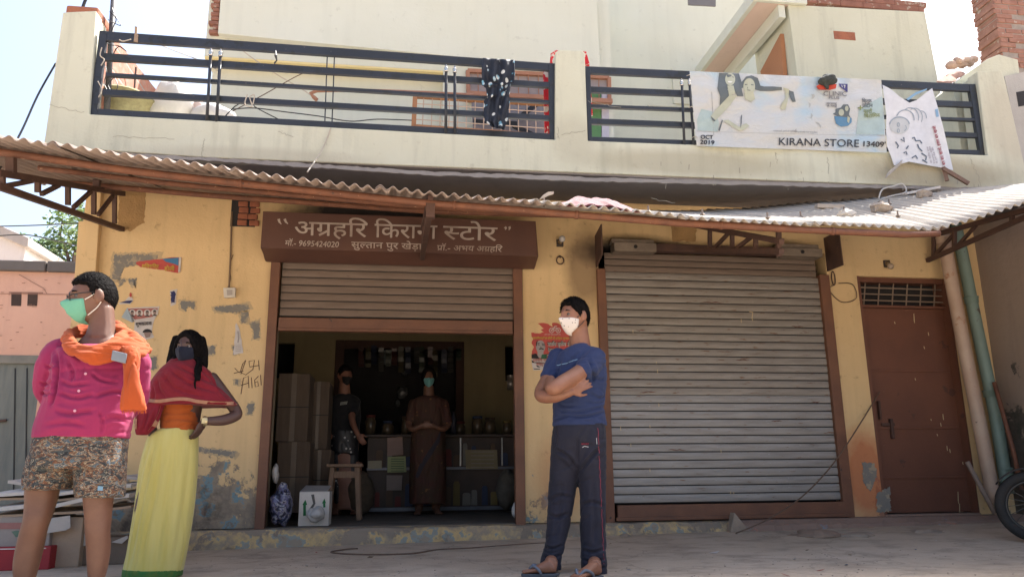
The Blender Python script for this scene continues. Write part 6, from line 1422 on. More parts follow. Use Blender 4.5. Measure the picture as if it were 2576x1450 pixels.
for i in range(7):
    t_ = i/6; limb(mb, [(172+10*t_, 842+30*t_, -.10-.04*t_, .014), (190+12*t_, 866+28*t_, -.165-.02*t_, .018), (228+10*t_, 878+31*t_, -.195, .019), (276+8*t_, 870+30*t_, -.185, .019), (322+4*t_, 856+30*t_, -.12-.03*t_, .02), (350-6*t_, 862+26*t_, -.06-.06*t_, .022), (378-14*t_, 880+10*t_, -.03-.06*t_, .012)], Y0)
limb(mb, [(290, 826, .04, .03), (325, 846, .0, .036), (352, 866, -.03, .036), (376, 882, -.04, .018)], Y0)
scarf, bsf = fuse(MP, 'scarf', mb, M['saffron'], .0062, 2, (.006, (5, 5, 30), 41))
mb = MB()
loft(mb, [(300, 352, 872, .045, -.15), (310, 352, 900, .035, -.19), (311, 350, 950, .03, -.215), (306, 362, 1000, .03, -.215), (303, 369, 1026, .022, -.215), (306, 368, 1030, .018, -.215)], Y0)
fuse(scarf, 'scarf_tail', mb, M['saffron'], .0062, 2, (.012, (22, 22, 2.5), 43))
mb = MB(); rn = random.Random(2)
for k in range(24): u = 307+k*2.55; mb.tube([P(u, 1026, Y0-.215), P(u+rn.uniform(-2, 2), 1036+rn.uniform(-2, 4), Y0-.215)], .0018, 4)
part(scarf, 'fringe', mb, M['saffron'])
c1, c2, c3 = P(283, 880, Y0-.225), P(320, 889, Y0-.225), P(279, 905, Y0-.225)
solo('mobile_phone', MB().obox((c2+c3)/2, (c2-c1)/2, (c3-c1)/2, Vector((0, .005, 0))), mat('grey_phone', (.20, .22, .25), (.15, .17, .20), 6, .35, 0), 'grey mobile phone sticking out of the magenta shirt pocket', 'phone', bevel=.004)

# ---------------------------------------------------------------- woman with the red shawl and yellow skirt
Y0 = -1.75
WM = thing('person', 'long haired person in red shawl, orange blouse and long yellow skirt, hand on hip', 'person', (P(390, 1445, Y0).x, Y0, 0))
H = Head(476, 878, Y0-.01, (-.22, -.97, -.06), .228)
mb = MB(); H.shell(mb); H.ears(mb)
limb(mb, [(472, 895, .01, .055), (470, 920, .01, .055), (465, 945, .01, .08)], Y0)
loft(mb, [(420, 510, 940, .08), (405, 515, 980, .10), (408, 498, 1080, .10), (360, 492, 1180, .12), (330, 470, 1330, .10), (330, 450, 1430, .09)], Y0)
limb(mb, [(530, 950, .0, .045), (566, 995, -.01, .040), (594, 1034, -.02, .036), (590, 1046, -.04, .035), (560, 1056, -.08, .034), (520, 1058, -.12, .026), (511, 1058, -.125, .025)], Y0)
limb(mb, [(405, 950, .0, .045), (380, 1000, .02, .04), (375, 1050, .0, .035), (385, 1090, -.08, .03)], Y0)
wv = P(511, 1058, Y0-.125); hand(mb, wv, Vector((-.38, .10, -.9)), Vector((-.8, .35, .3)), 1, .22, .88)
wv = P(387, 1094, Y0-.09); hand(mb, wv, Vector((.3, -.1, -.8)), Vector((.3, .9, 0)), 1, .5, .85)
f1, f2 = P(350, 1446, Y0), P(410, 1446, Y0)
for q in (f1, f2): mb.tube([(q.x, Y0+.02, .5), (q.x, Y0+.02, .08)], [.07, .045], 12); foot(mb, Vector((q.x, Y0+.06, .012)), Vector((q.x-.02, Y0-.15, .012)), Vector((q.x, Y0+.02, .10)), .9)
body, bb = fuse(WM, 'body', mb, M['skin_w'], .006, 4); eyes(WM, H, plain('dim_eye', (.28, .24, .22), .4))
def wh(a, z, n):
    d = math.degrees(a); hl = lerp(.072, .055, d/30) if d < 30 else lerp(.055, -.06, (d-30)/28) if d < 58 else -.14
    g = smooth01((z-hl)/.02); return -.006+g*(.024+.004*noise.noise(n*14))
mb = H.shell(MB(), wh)
for pts in ([(446, 850, .0, .03), (436, 885, .0, .032), (430, 915, .0, .03), (428, 932, .01, .016)], [(440, 880, .05, .04), (438, 930, .05, .035)], [(505, 852, .0, .028), (511, 885, -.0, .03), (512, 915, -.01, .026), (511, 936, -.01, .014)], [(475, 880, .09, .06), (475, 930, .08, .055)],
            [(500, 905, -.05, .020), (495, 930, -.13, .017), (492, 950, -.17, .013), (490, 966, -.185, .009), (492, 978, -.195, .004)], [(503, 915, -.06, .016), (501, 940, -.14, .012), (500, 956, -.17, .006)], [(440, 900, -.04, .02), (450, 925, -.09, .022), (465, 935, -.12, .02)]): limb(mb, pts, Y0)
fuse(WM, 'hair', mb, M['hair'], .006, 2, (.006, (30, 30, 5), 3))
FM = part(WM, 'face_mask', H.shell(MB(), mask_fn(.014, 72, .022, -.135)), cloth('blue_black_mask', (.009, .012, .028), (.007, .009, .022)), smooth=True)
part(FM, 'mask_strap', MB().tube([H.w(.05, .066, -.02), H.w(.0, .082, .0)], .003, 6).tube([H.w(.05, -.066, -.02), H.w(.0, -.082, .0)], .003, 6), plain('teal_strap', (.12, .24, .24), .7))
M['orange'] = cloth('orange_cotton', (.46, .10, .012), (.38, .08, .010))
mb = loft(MB(), [(412, 500, 985, .115), (406, 501, 1020, .118), (404, 501, 1055, .12), (405, 499, 1080, .125), (409, 496, 1090, .12)], Y0); fuse(WM, 'blouse', mb, M['orange'], .0065, 3, (.004, (6, 6, 9), 11), None, [([(406, 1030), (440, 1040), (498, 1028)], 4, .007), ([(410, 1056), (450, 1050), (500, 1062)], 4, .008), ([(440, 1078), (470, 1066), (500, 1072)], 3, .008)])
m, t, bs = newmat('yellow_drape'); co = coords(t); sep = N(t, 'ShaderNodeSeparateXYZ'); t.links.new(coords(t), sep.inputs[0])
c = ramp(t, noi(t, coords(t, 5, 5, .5), 2.2, 4, .6), [(.35, (.50, .43, .10)), (.65, (.56, .50, .17))]); t.links.new(c, bs.inputs['Base Color']); bs.inputs['Roughness'].default_value = .75; bs.inputs['Sheen Weight'].default_value = .2; bump(t, bs, noi(t, co, 170, 2), .15, .002); M['yellow_cloth'] = m
mb = loft(MB(), [(402, 497, 1078, .128), (376, 500, 1094, .14), (364, 500, 1130, .148), (354, 498, 1180, .15), (345, 492, 1250, .148), (334, 482, 1320, .145), (321, 469, 1390, .142), (311, 459, 1432, .142), (312, 458, 1434, .138)], Y0)
skirt, bsk = fuse(WM, 'skirt', mb, M['yellow_cloth'], .0075, 3, (.0055, (12, 12, .8), 17), None, [([(392, 1100), (370, 1200), (345, 1320), (325, 1425)], 4, .008), ([(410, 1105), (395, 1220), (368, 1340), (352, 1430)], 5, .007), ([(384, 1100), (358, 1180), (338, 1290), (316, 1410)], 3.5, .007), ([(440, 1110), (425, 1230), (405, 1330), (392, 1430)], 6, .006), ([(478, 1110), (470, 1220), (452, 1330), (436, 1430)], 6, .006)])
mb = loft(MB(), [(311, 459, 1427, .145), (309, 457.5, 1440, .145), (308, 456.5, 1447, .145)], Y0, k=3); fuse(skirt, 'skirt_hem', mb, mat('green_gold_border', (.03, .15, .035), (.10, .16, .03), 40, .85, .2), .006, 2, (.004, (12, 12, .8), 17))
M['red_shawl'] = cloth('crimson_cotton', (.20, .006, .012), (.23, .008, .024))
mb = loft(MB(), [(432, 505, 903, .075), (418, 512, 916, .11), (398, 532, 938, .15), (378, 553, 966, .165), (368, 576, 991, .17), (370, 597, 1013, .175), (372, 602, 1019, .175), (374, 600, 1021, .17)], Y0-.0)
loft(mb, [(350, 418, 1006, .045, -.10), (343, 408, 1038, .04, -.12), (338, 396, 1068, .035, -.13), (340, 376, 1090, .02, -.13), (344, 370, 1094, .015, -.13)], Y0)
shawl, bsw = fuse(WM, 'shawl', mb, M['red_shawl'], .0065, 3, (.005, (7, 7, 9), 51), None, [([(425, 925), (470, 960), (545, 985)], 4, .010), ([(440, 915), (500, 945), (560, 975)], 4, .009), ([(410, 935), (440, 975), (520, 1000)], 4, .009), ([(395, 950), (400, 980), (420, 1000)], 4, .009), ([(500, 925), (530, 950), (570, 995)], 3.5, .009), ([(385, 970), (388, 990), (384, 1008)], 3, .008), ([(372, 1030), (366, 1060), (358, 1085)], 3, .009), ([(392, 1030), (384, 1055), (370, 1080)], 3, .009)])
mb = MB(); S = onto(bsw, Y0, .009)
def strip(a_pts, wd): q = [tuple(p) for p in bez([Vector((x, y, 0)) for x, y in a_pts], 10)]; stroke_px(mb, [(x, y) for x, y, _ in q], wd, S)
strip([(374, 1006), (400, 1008), (440, 1003), (470, 1003), (500, 1009), (550, 1013), (598, 1013)], 8.5); strip([(409, 1020), (402, 1042), (390, 1066), (376, 1086)], 10); strip([(349, 1012), (343, 1040), (341, 1078)], 4)
part(shawl, 'shawl_border', mb, mat('beige_border', (.44, .22, .13), (.38, .18, .11), 30, .9, .2))
wc = P(515, 1058, Y0-.125); ax = (P(530, 1058, Y0-.11)-wc).normalized()
solo('wrist_watch', MB().lathe(wc-ax*.011, [(.026, 0), (.032, .002), (.032, .02), (.026, .022)], 18, ax).obox(wc+Vector((.0, -.032, .0)), ax*.012, Vector((0, .003, 0)), Vector((0, 0, .018))), plain('gold_watch', (.62, .52, .30), .3, .8), 'gold wrist watch on the arm of the person in the red shawl', 'watch', bevel=.002)

# ---------------------------------------------------------------- two people in the dark shop
Y0 = 1.9
PA = thing('person', 'person in black shirt and spotted dark trousers standing behind the stool in the shop', 'person', (P(860, 1270, Y0).x, Y0, .19))
H = Head(868, 945, Y0, (.45, -.88, -.12), .225); mb = MB(); H.shell(mb, nu=48, nv=36); H.ears(mb)
limb(mb, [(866, 965, 0, .06), (866, 992, 0, .07)], Y0); loft(mb, [(835, 900, 1000, .09), (830, 905, 1060, .1), (838, 900, 1180, .09), (842, 895, 1280, .08)], Y0)
limb(mb, [(893, 1005, -.02, .045), (885, 1040, -.12, .04), (888, 1065, -.2, .034), (900, 1092, -.26, .026)], Y0); wv = P(900, 1092, Y0-.26); hand(mb, wv, Vector((.5, -.3, -.75)), Vector((.3, .9, 0)), 1, .3, .9)
limb(mb, [(838, 1005, 0, .045), (832, 1060, .0, .038), (836, 1100, -.05, .03)], Y0); q = P(868, 1275, Y0)
for s_ in (-.1, .1): mb.tube([(q.x+s_, Y0, .75), (q.x+s_, Y0+.01, .5), (q.x+s_, Y0+.02, .24)], [.07, .055, .045], 12); foot(mb, Vector((q.x+s_, Y0+.06, .20)), Vector((q.x+s_, Y0-.16, .20)), Vector((q.x+s_, Y0+.02, .28)), .95)
fuse(PA, 'body', mb, skin('shade_skin', (.26, .12, .08), (.2, .09, .06)), .009, 4); part(PA, 'hair', H.shell(MB(), short_hair(.06, .02), nu=48, nv=36), M['hair'], smooth=True); part(PA, 'face_mask', H.shell(MB(), mask_fn(.0, 62, .016), nu=48, nv=36), M['black'], smooth=True)
mb = loft(MB(), [(850, 884, 990, .08), (832, 902, 1002, .11), (826, 908, 1040, .12), (828, 905, 1080, .12), (830, 905, 1095, .12)], Y0); limb(mb, [(895, 1008, -.02, .062), (884, 1040, -.11, .055)], Y0); limb(mb, [(838, 1008, 0, .06), (832, 1045, 0, .055)], Y0)
sh, bsx = fuse(PA, 'shirt', mb, cloth('black_cotton', (.006, .006, .008), (.008, .008, .011)), .01, 4, (.006, (6, 6, 9), 1))
S = onto(bsx, Y0, .006); mb = MB(); [stroke_px(mb, [(856+k*3, 1018-k*.4), (858+k*3, 1010-k*.4)], 1.4, S) for k in range(6)]; part(sh, 'chest_print', mb, plain('grey_chest_print', (.4, .4, .36), .8))
m, t, bs = newmat('spotted_black_cotton'); vo = N(t, 'ShaderNodeTexVoronoi'); vo.inputs['Scale'].default_value = 16; t.links.new(coords(t), vo.inputs['Vector']); t.links.new(mixc(t, ramp(t, vo.outputs['Distance'], [(.16, 1.), (.2, 0.)]), (.014, .014, .018), (.45, .42, .40)), bs.inputs['Base Color'])
mb = loft(MB(), [(830, 905, 1080, .12), (832, 902, 1140, .12)], Y0); loft(mb, [(832, 868, 1130, .09), (836, 866, 1200, .08), (840, 864, 1266, .07)], Y0); loft(mb, [(868, 903, 1130, .09), (869, 900, 1200, .08), (872, 896, 1266, .07)], Y0); fuse(PA, 'trousers', mb, m, .01, 4, (.005, (8, 8, 5), 2))
Y0 = 1.7
PB = thing('person', 'person in brown red sari and teal face mask standing in the shop', 'person', (P(1075, 1275, Y0).x, Y0, .19))
H = Head(1078, 950, Y0, (.02, -.99, -.05), .222); mb = MB(); H.shell(mb, nu=48, nv=36); H.ears(mb); limb(mb, [(1078, 970, 0, .055), (1078, 998, 0, .065)], Y0); loft(mb, [(1045, 1112, 1005, .09), (1042, 1112, 1090, .1), (1045, 1110, 1265, .1)], Y0)
limb(mb, [(1042, 1010, 0, .045), (1028, 1060, -.04, .038), (1036, 1078, -.14, .03), (1062, 1068, -.2, .026)], Y0); wv = P(1062, 1068, Y0-.2); hand(mb, wv, Vector((.8, -.1, -.1)), Vector((0, .9, .2)), 1, .4, .85); limb(mb, [(1114, 1010, 0, .045), (1128, 1062, -.04, .038), (1112, 1078, -.14, .03), (1085, 1068, -.2, .026)], Y0); wv = P(1085, 1068, Y0-.2); hand(mb, wv, Vector((-.8, -.1, -.1)), Vector((0, .9, .2)), -1, .4, .85)
q = P(1075, 1275, Y0)
for s_ in (-.09, .09): mb.tube([(q.x+s_, Y0, .75), (q.x+s_, Y0, .5), (q.x+s_, Y0, .24)], [.07, .055, .045], 12); foot(mb, Vector((q.x+s_, Y0+.0, .20)), Vector((q.x+s_*1.3, Y0-.22, .20)), Vector((q.x+s_, Y0, .28)), .9)
fuse(PB, 'body', mb, M['skin_l'], .009, 4); part(PB, 'face_mask', H.shell(MB(), mask_fn(.0, 62, .02), nu=48, nv=36), cloth('teal_mask', (.16, .42, .42)), smooth=True)
mb = H.shell(MB(), wh, nu=48, nv=36); limb(mb, [(1078, 940, .05, .07), (1078, 990, .06, .05)], Y0); fuse(PB, 'hair', mb, M['hair'], .009, 3)
mb = loft(MB(), [(1056, 1100, 995, .08), (1036, 1120, 1008, .12), (1034, 1122, 1045, .14), (1036, 1120, 1080, .13), (1032, 1122, 1130, .15), (1030, 1122, 1200, .16), (1030, 1120, 1266, .17)], Y0); limb(mb, [(1042, 1012, 0, .06), (1029, 1058, -.04, .05)], Y0); limb(mb, [(1114, 1012, 0, .06), (1127, 1060, -.04, .05)], Y0)
sa, bsa = fuse(PB, 'sari', mb, mat('brown_red_sari', (.062, .019, .013), (.045, .027, .011), 8, .8, .2, spots=[((.16, .07, .025), 16, .63)]), .01, 4, (.012, (12, 12, 1.5), 4))
S = onto(bsa, Y0, .006); mb = MB(); stroke_px(mb, [(1112, 1080), (1100, 1110), (1080, 1140), (1060, 1170), (1048, 1200)], [8, 10, 12, 12, 8], S); part(sa, 'sari_border', mb, plain('dark_border', (.025, .02, .03), .8))

# ================================================================== things in the shop
ZF = .19
WD = mat('dull_wood', (.22, .14, .09), (.16, .10, .065), 10, .7, .3, 40, aniso=(6, 6, 1))
c = P(864, 1296, .95); c.z = ZF
ST = thing('stool', 'wooden four legged stool standing inside the open shop', 'stool', c); sz = P(862, 1166, .95).z
part(ST, 'seat', MB().box(c.x-.17, c.x+.17, c.y-.15, c.y+.15, sz-.03, sz), WD, bevel=.006)
for sx in (-1, 1):
    for sy in (-1, 1): part(ST, 'leg', MB().bar((c.x+sx*.15, c.y+sy*.13, ZF), (c.x+sx*.115, c.y+sy*.10, sz-.031), .045, .04, (0, 1, 0)), WD, bevel=.004)
part(ST, 'stretcher', MB().bar((c.x-.12, c.y-.11, sz-.10), (c.x+.12, c.y-.11, sz-.10), .02, .06), WD)
# open white carton with green arrows
x0, x1 = P(750, 1310, .12).x, P(826, 1310, .12).x; zt_ = P(790, 1236, .12).z
CB = thing('carton', 'white open carton with green arrows inside the shop entrance', 'carton', ((x0+x1)/2, .25, ZF)); WHT = mat('white_board_carton', (.60, .58, .55), (.52, .5, .47), 5, .8, .1)
part(CB, 'carton_body', MB().box(x0, x1, .12, .124, ZF, zt_).box(x0, x0+.004, .124, .40, ZF, zt_).box(x1-.004, x1, .124, .40, ZF, zt_).box(x0, x1, .40, .404, ZF, zt_), WHT)
part(CB, 'flap', MB().prism([(x0, .13, zt_+.001), (x1-.02, .13, zt_+.004), (x1-.01, .38, zt_+.045), (x0+.02, .40, zt_+.05)], (0, 0, .004)), mat('carton_grey', (.42, .41, .40), (.34, .33, .32)))
mb = MB(); S = onY(.1165)
def sbox(x, y): return S((1040+x/1.884)*.64375, (1280+y/1.884)*.64375)
for q in ([(272, 1382), (272, 1300), (266, 1300), (288, 1262), (302, 1300), (292, 1300), (292, 1378)], [(420, 1320), (418, 1290), (410, 1290), (428, 1252), (440, 1288), (434, 1288), (436, 1318)]): mb.add([sbox(*p) for p in q], [(0, 1, 5, 6), (2, 3, 4)])
part(CB, 'printed_arrow', mb, plain('green_arrow', (.015, .15, .05), .8))
mb = MB(); mb.add([sbox(*p) for p in ((330, 1225), (352, 1222), (362, 1290), (352, 1310), (325, 1345), (318, 1330), (345, 1290))], [(0, 1, 2, 3, 4, 5, 6)]); part(CB, 'torn_strip', mb, plain('dark_tear', (.10, .10, .10), .8))
def crinkle(name, label, cat, c, r, m_, sd, top=0.0):
    mb = MB().ball(c, r, 30, 22); out = []
    for p in mb.v:
        d = p-c; n_ = abs(noise.noise(d*9+Vector((sd, 0, 0))))*1.1+noise.noise(d*23+Vector((sd, 5, 0)))*.35; t_ = max(0, d.z/r[2]); out.append(c+Vector((d.x*(1-top*t_), d.y*(1-top*t_), d.z))*(.8+.34*n_))
    mb.v = out; solo(name, mb, m_, label, cat, smooth=False)
m, t, bs = newmat('printed_plastic'); co = coords(t); c_ = ramp(t, noi(t, co, 9, 4, .6, 1.5), [(.35, (.02, .025, .05)), (.45, (.12, .12, .22)), (.52, (.30, .30, .33)), (.56, (.03, .03, .06)), (.65, (.13, .15, .10)), (.75, (.3, .28, .3))], 'CONSTANT'); t.links.new(c_, bs.inputs['Base Color']); bs.inputs['Roughness'].default_value = .3
crinkle('plastic_bag', 'tall shiny dark printed plastic bag beside the open white carton', 'bag', P(708, 1268, .08), (.11, .12, .19), m, 2, .35)
crinkle('plastic_bag', 'small clear crumpled bag lying against the front of the white carton', 'bag', P(795, 1292, .03), (.085, .06, .07), mat('clear_film', (.45, .45, .44), (.3, .3, .29), 12, .25, .3, 40), 6, .2)
crinkle('plastic_bag', 'white rag of plastic at the right foot of the shop opening', 'bag', P(1297, 1282, .12), (.045, .06, .075), mat('white_film', (.55, .54, .52), (.45, .44, .42), 12, .5, .3, 40), 9, .2)
crinkle('plastic_bag', 'pale plastic wrapper hooked on the left jamb of the open shop', 'bag', P(693, 1190, .10), (.035, .04, .10), mat('pale_wrapper', (.5, .48, .46), (.1, .1, .1), 12, .3, .3, 40), 12, .3)
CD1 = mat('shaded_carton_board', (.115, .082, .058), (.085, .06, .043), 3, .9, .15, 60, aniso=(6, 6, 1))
def carton(label, u0, u1, vt, vb, Y, dep, m_=CD1, grp='cartons stacked along the left shop wall'):
    a, b = P(u0, vt, Y), P(u1, vb, Y); T_ = thing('carton', label, 'carton', ((a.x+b.x)/2, Y+dep/2, b.z), grp); part(T_, 'carton_body', MB().box(a.x, b.x, Y, Y+dep, b.z, a.z), m_, bevel=.006)
    part(T_, 'tape', MB().box(lerp(a.x, b.x, .42), lerp(a.x, b.x, .58), Y-.002, Y, b.z, a.z), mat('brown_tape', (.14, .10, .065), (.11, .078, .05), 6, .4, 0)); part(T_, 'flap_seam', MB().box(a.x, b.x, Y-.003, Y-.0021, lerp(b.z, a.z, .5)-.004, lerp(b.z, a.z, .5)+.004), M['black'])
zlo_ = P(720, 1290, 1.2).z
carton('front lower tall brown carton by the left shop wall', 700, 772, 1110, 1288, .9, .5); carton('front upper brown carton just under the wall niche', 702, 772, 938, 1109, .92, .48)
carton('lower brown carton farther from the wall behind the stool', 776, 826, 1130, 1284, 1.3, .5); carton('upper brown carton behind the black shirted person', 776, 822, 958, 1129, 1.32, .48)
# counter with a glass front, goods and notices
YC = 2.25; a, b = P(925, 1092, YC), P(1296, 1278, YC)
CT = thing('counter', 'dark shop counter with glass front panels at the back of the shop', 'counter', ((a.x+b.x)/2, YC+.2, ZF)); DK = mat('dark_counter', (.075, .05, .04), (.05, .035, .03), 5, .6)
part(CT, 'counter_top', MB().box(a.x-.03, b.x+.03, YC-.03, YC+.55, a.z-.03, a.z), DK, bevel=.004); part(CT, 'counter_body', MB().box(a.x, b.x, YC+.05, YC+.5, ZF, a.z-.031), DK)
part(CT, 'glass_rail', MB().box(a.x, b.x, YC-.012, YC+.049, a.z-.40, a.z-.37).box(a.x, b.x, YC-.012, YC+.0, ZF+.02, ZF+.06), mat('steel_trim', (.16, .17, .2), (.12, .12, .14), 6, .45, 0, metal=.4))
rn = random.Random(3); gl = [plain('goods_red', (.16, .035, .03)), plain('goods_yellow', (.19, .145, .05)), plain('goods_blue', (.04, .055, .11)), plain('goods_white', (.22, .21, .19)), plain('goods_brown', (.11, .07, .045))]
for k in range(14):
    x = lerp(a.x+.05, b.x-.12, (k+.5)/14)+rn.uniform(-.01, .01)
    for z0, hh in ((a.z-.36, rn.uniform(.10, .26)), (ZF+.07, rn.uniform(.08, .30))):
        wd_ = rn.uniform(.05, .10)
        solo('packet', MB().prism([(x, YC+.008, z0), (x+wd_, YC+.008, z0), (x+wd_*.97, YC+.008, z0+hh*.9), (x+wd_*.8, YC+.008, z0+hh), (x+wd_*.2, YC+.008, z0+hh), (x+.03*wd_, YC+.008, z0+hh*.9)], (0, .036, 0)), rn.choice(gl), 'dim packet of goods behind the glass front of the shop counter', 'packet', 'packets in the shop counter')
def notice(label, q, Y, m_, lines=0, m2=None):
    T_ = thing('notice', label, 'notice', P(q[3][0], q[3][1], Y)); part(T_, 'paper', MB().prism(pxpoly(q, Y), (0, .003, 0)), m_)
    if lines:
        mb = MB()
        for k in range(lines): v = lerp(q[0][1]+5, q[3][1]-4, k/max(1, lines-1)); stroke_px(mb, [(lerp(q[0][0], q[1][0], .18), v), (lerp(q[0][0], q[1][0], .9), v)], 1.5, onY(Y-.003))
        part(T_, 'printed_line', mb, m2)
notice('pale lined notice pasted on the left half of the counter', [(975, 1148), (1020, 1146), (1022, 1186), (974, 1187)], YC-.016, plain('notice_green', (.42, .46, .24), .8), 6, M['green_print'])
notice('pinkish picture sheet above the lined notice on the counter', [(974, 1100), (1012, 1098), (1014, 1142), (974, 1146)], YC-.016, plain('notice_pink', (.36, .25, .22), .8))
notice('plain pale sheet low on the counter under the lined notice', [(972, 1194), (1012, 1194), (1010, 1232), (972, 1232)], YC-.016, plain('notice_pale', (.30, .25, .23), .8))
notice('small cream card on the counter beside the stool', [(925, 1158), (960, 1157), (960, 1177), (925, 1178)], YC-.016, plain('notice_cream', (.42, .38, .28), .8))
notice('yellowish ledger sheet behind glass at the right end of the counter', [(1170, 1130), (1250, 1130), (1252, 1178), (1172, 1178)], YC-.014, plain('notice_yellow', (.30, .25, .15), .8), 5, M['grey_print'])
for k, (u, lb) in enumerate(((1108, 'leftmost'), (1158, 'middle'), (1262, 'rightmost'))):
    solo('glass_divider', MB().box(P(u, 1100, YC).x-.008, P(u, 1100, YC).x+.008, YC-.016, YC-.002, a.z-.36, a.z-.04), plain('pale_strip', (.5, .5, .48), .4, .5), lb+' upright metal strip on the front of the counter glass', 'metal strip')
mb = MB().lathe(P(1286, 980, RY-.0)+Vector((0, .04, 0)), [(.0, 0), (.07, 0), (.075, .12), (.055, .15), (.055, .19), (.06, .20), (.0, .21)], 16); solo('jar', mb, plain('metal_jar', (.45, .42, .4), .3, .6), 'metal jar standing in the right wall niche of the shop', 'jar', smooth=True)
mb = MB()
mb.box(P(957, 870, RY+.6).x, P(985, 870, RY+.6).x, RY+.6, RY+.64, P(970, 915, RY+.6).z, P(970, 872, RY+.6).z); solo('hanging_sachets', mb, mat('sachet_strip', (.20, .24, .24), (.08, .1, .1), 14, .3), 'grey strip of sachets hanging in the dark back doorway', 'sachets')
for (u, v, r_, lb, s_) in ((1012, 985, .09, 'larger crinkled clear bag hanging in the dark back doorway', 3), (1018, 938, .05, 'small bright crinkled bag hanging near the top of the dark doorway', 5), (1000, 1015, .05, 'small clear bag hanging low in the dark doorway', 8)):
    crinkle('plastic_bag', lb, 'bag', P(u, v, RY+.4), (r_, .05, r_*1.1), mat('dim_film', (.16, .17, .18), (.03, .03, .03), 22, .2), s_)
solo('bottle', MB().lathe(P(1140, 1090, YC+.2), [(.0, 0), (.035, 0), (.036, .15), (.03, .18), (.014, .22), (.014, .26), (.0, .262)], 14), plain('dark_bottle', (.10, .10, .14), .2), 'dark bottle standing on the shop counter', 'bottle', smooth=True)

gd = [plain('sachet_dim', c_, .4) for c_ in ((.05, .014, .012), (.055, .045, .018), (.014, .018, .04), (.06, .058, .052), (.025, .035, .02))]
for k in range(15):
    u = lerp(905, 1150, k/14)+rn.uniform(-4, 4); v0 = rn.uniform(868, 880); L = rn.uniform(30, 75); pa_ = P(u, v0, RY-.08); mb = MB()
    for j in range(5):
        p = P(u, v0+L*j/5, RY-.08); q = P(u, v0+L*(j+.88)/5, RY-.08); yy = rn.uniform(-.02, .02); mb.prism([(p.x-.035, p.y+yy, p.z), (p.x+.035, p.y+yy, p.z), (q.x+.035, q.y-yy, q.z), (q.x-.035, q.y-yy, q.z)], (0, .006, 0))
    mb.tube([pa_+Vector((0, .003, .03)), P(u, v0+L, RY-.077)], .003, 4)
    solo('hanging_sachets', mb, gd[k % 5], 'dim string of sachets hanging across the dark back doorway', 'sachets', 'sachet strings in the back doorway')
for k in range(9):
    x = lerp(P(930, 1092, YC).x, P(1290, 1092, YC).x, k/8)+rn.uniform(-.03, .03)
    if abs(x-P(1075, 1092, 2.25).x) < .2: continue
    hh = rn.uniform(.12, .22); r_ = rn.uniform(.05, .075); J = thing('jar', 'dim screw lidded jar in the row on top of the shop counter', 'jar', (x, YC+.3, a.z), 'jars on the counter top')
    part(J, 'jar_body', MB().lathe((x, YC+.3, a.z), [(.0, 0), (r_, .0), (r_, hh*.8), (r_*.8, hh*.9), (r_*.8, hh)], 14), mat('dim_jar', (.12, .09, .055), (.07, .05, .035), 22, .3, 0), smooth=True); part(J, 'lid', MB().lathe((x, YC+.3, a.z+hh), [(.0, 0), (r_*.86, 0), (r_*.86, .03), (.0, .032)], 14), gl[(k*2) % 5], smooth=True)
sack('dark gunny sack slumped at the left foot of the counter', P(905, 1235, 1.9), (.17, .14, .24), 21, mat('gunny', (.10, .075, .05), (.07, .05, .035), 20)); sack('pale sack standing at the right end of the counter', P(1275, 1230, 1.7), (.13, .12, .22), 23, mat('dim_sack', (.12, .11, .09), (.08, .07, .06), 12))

# ================================================================== cardboard heap behind the man in pink
KB = mat('kraft_board', (.40, .30, .22), (.33, .24, .17), 3, .9, .2, 60); GB = mat('grey_board', (.46, .43, .40), (.38, .35, .32), 3, .9, .2, 60); EDGE = mat('pale_board', (.60, .57, .53), (.50, .47, .43), 4, .9, .15)
def flatcard(label, q, Y, dep, m_, th=.012, droop=0.0):
    """a folded sheet of board: front edge along grid points q, running back"""
    mb = MB(); top = [P(u, v, Y) for u, v in q]; back = [p+Vector((.03, dep, droop)) for p in top]
    n = len(top); vs = top+back+[p-Vector((0, 0, th)) for p in top]+[p-Vector((0, 0, th)) for p in back]; fs = []
    for i in range(n-1): fs += [(i, i+1, n+i+1, n+i), (2*n+i, 3*n+i, 3*n+i+1, 2*n+i+1), (i, 2*n+i, 2*n+i+1, i+1), (n+i, n+i+1, 3*n+i+1, 3*n+i)]
    fs += [(0, n, 3*n, 2*n), (n-1, 3*n-1, 4*n-1, 2*n-1)]
    mb.add(vs, fs); return solo('cardboard_sheet', mb, m_, label, 'cardboard', 'flattened cardboard behind the man in pink')
YK = -1.05
flatcard('topmost folded cardboard sheet with a curled left tip', [(20, 1207), (60, 1213), (160, 1210), (320, 1196), (345, 1199)], YK+.2, .35, GB, .02, .02)
flatcard('second cardboard sheet with broad pale face under the curled one', [(-40, 1242), (60, 1236), (130, 1240), (220, 1228), (330, 1216)], YK, .45, EDGE, .022, .03)
flatcard('dark brown cardboard sheet in the middle of the heap', [(-40, 1252), (60, 1250), (150, 1254), (300, 1236)], YK+.03, .45, KB, .016, .02)
flatcard('lower pale cardboard sheet sloping up to the right in the heap', [(-40, 1278), (60, 1268), (140, 1266), (200, 1252), (325, 1240)], YK-.04, .45, EDGE, .026, .03)
flatcard('lowest brown cardboard sheet lying on the printed boxes', [(-40, 1296), (80, 1290), (240, 1282), (330, 1270)], YK, .45, KB, .016, .03)
def box_px(label, u0, u1, vt, vb, Y, dep, m_, extra=None, nm='carton'):
    a, b = P(u0, vt, Y), P(u1, vb, Y); zb_ = gz(b.x, Y) if vb > 1440 else b.z; T_ = thing(nm, label, 'carton', ((a.x+b.x)/2, Y+dep/2, zb_)); part(T_, 'carton_body', MB().box(a.x, b.x, Y, Y+dep, zb_, a.z), m_, bevel=.006); return T_
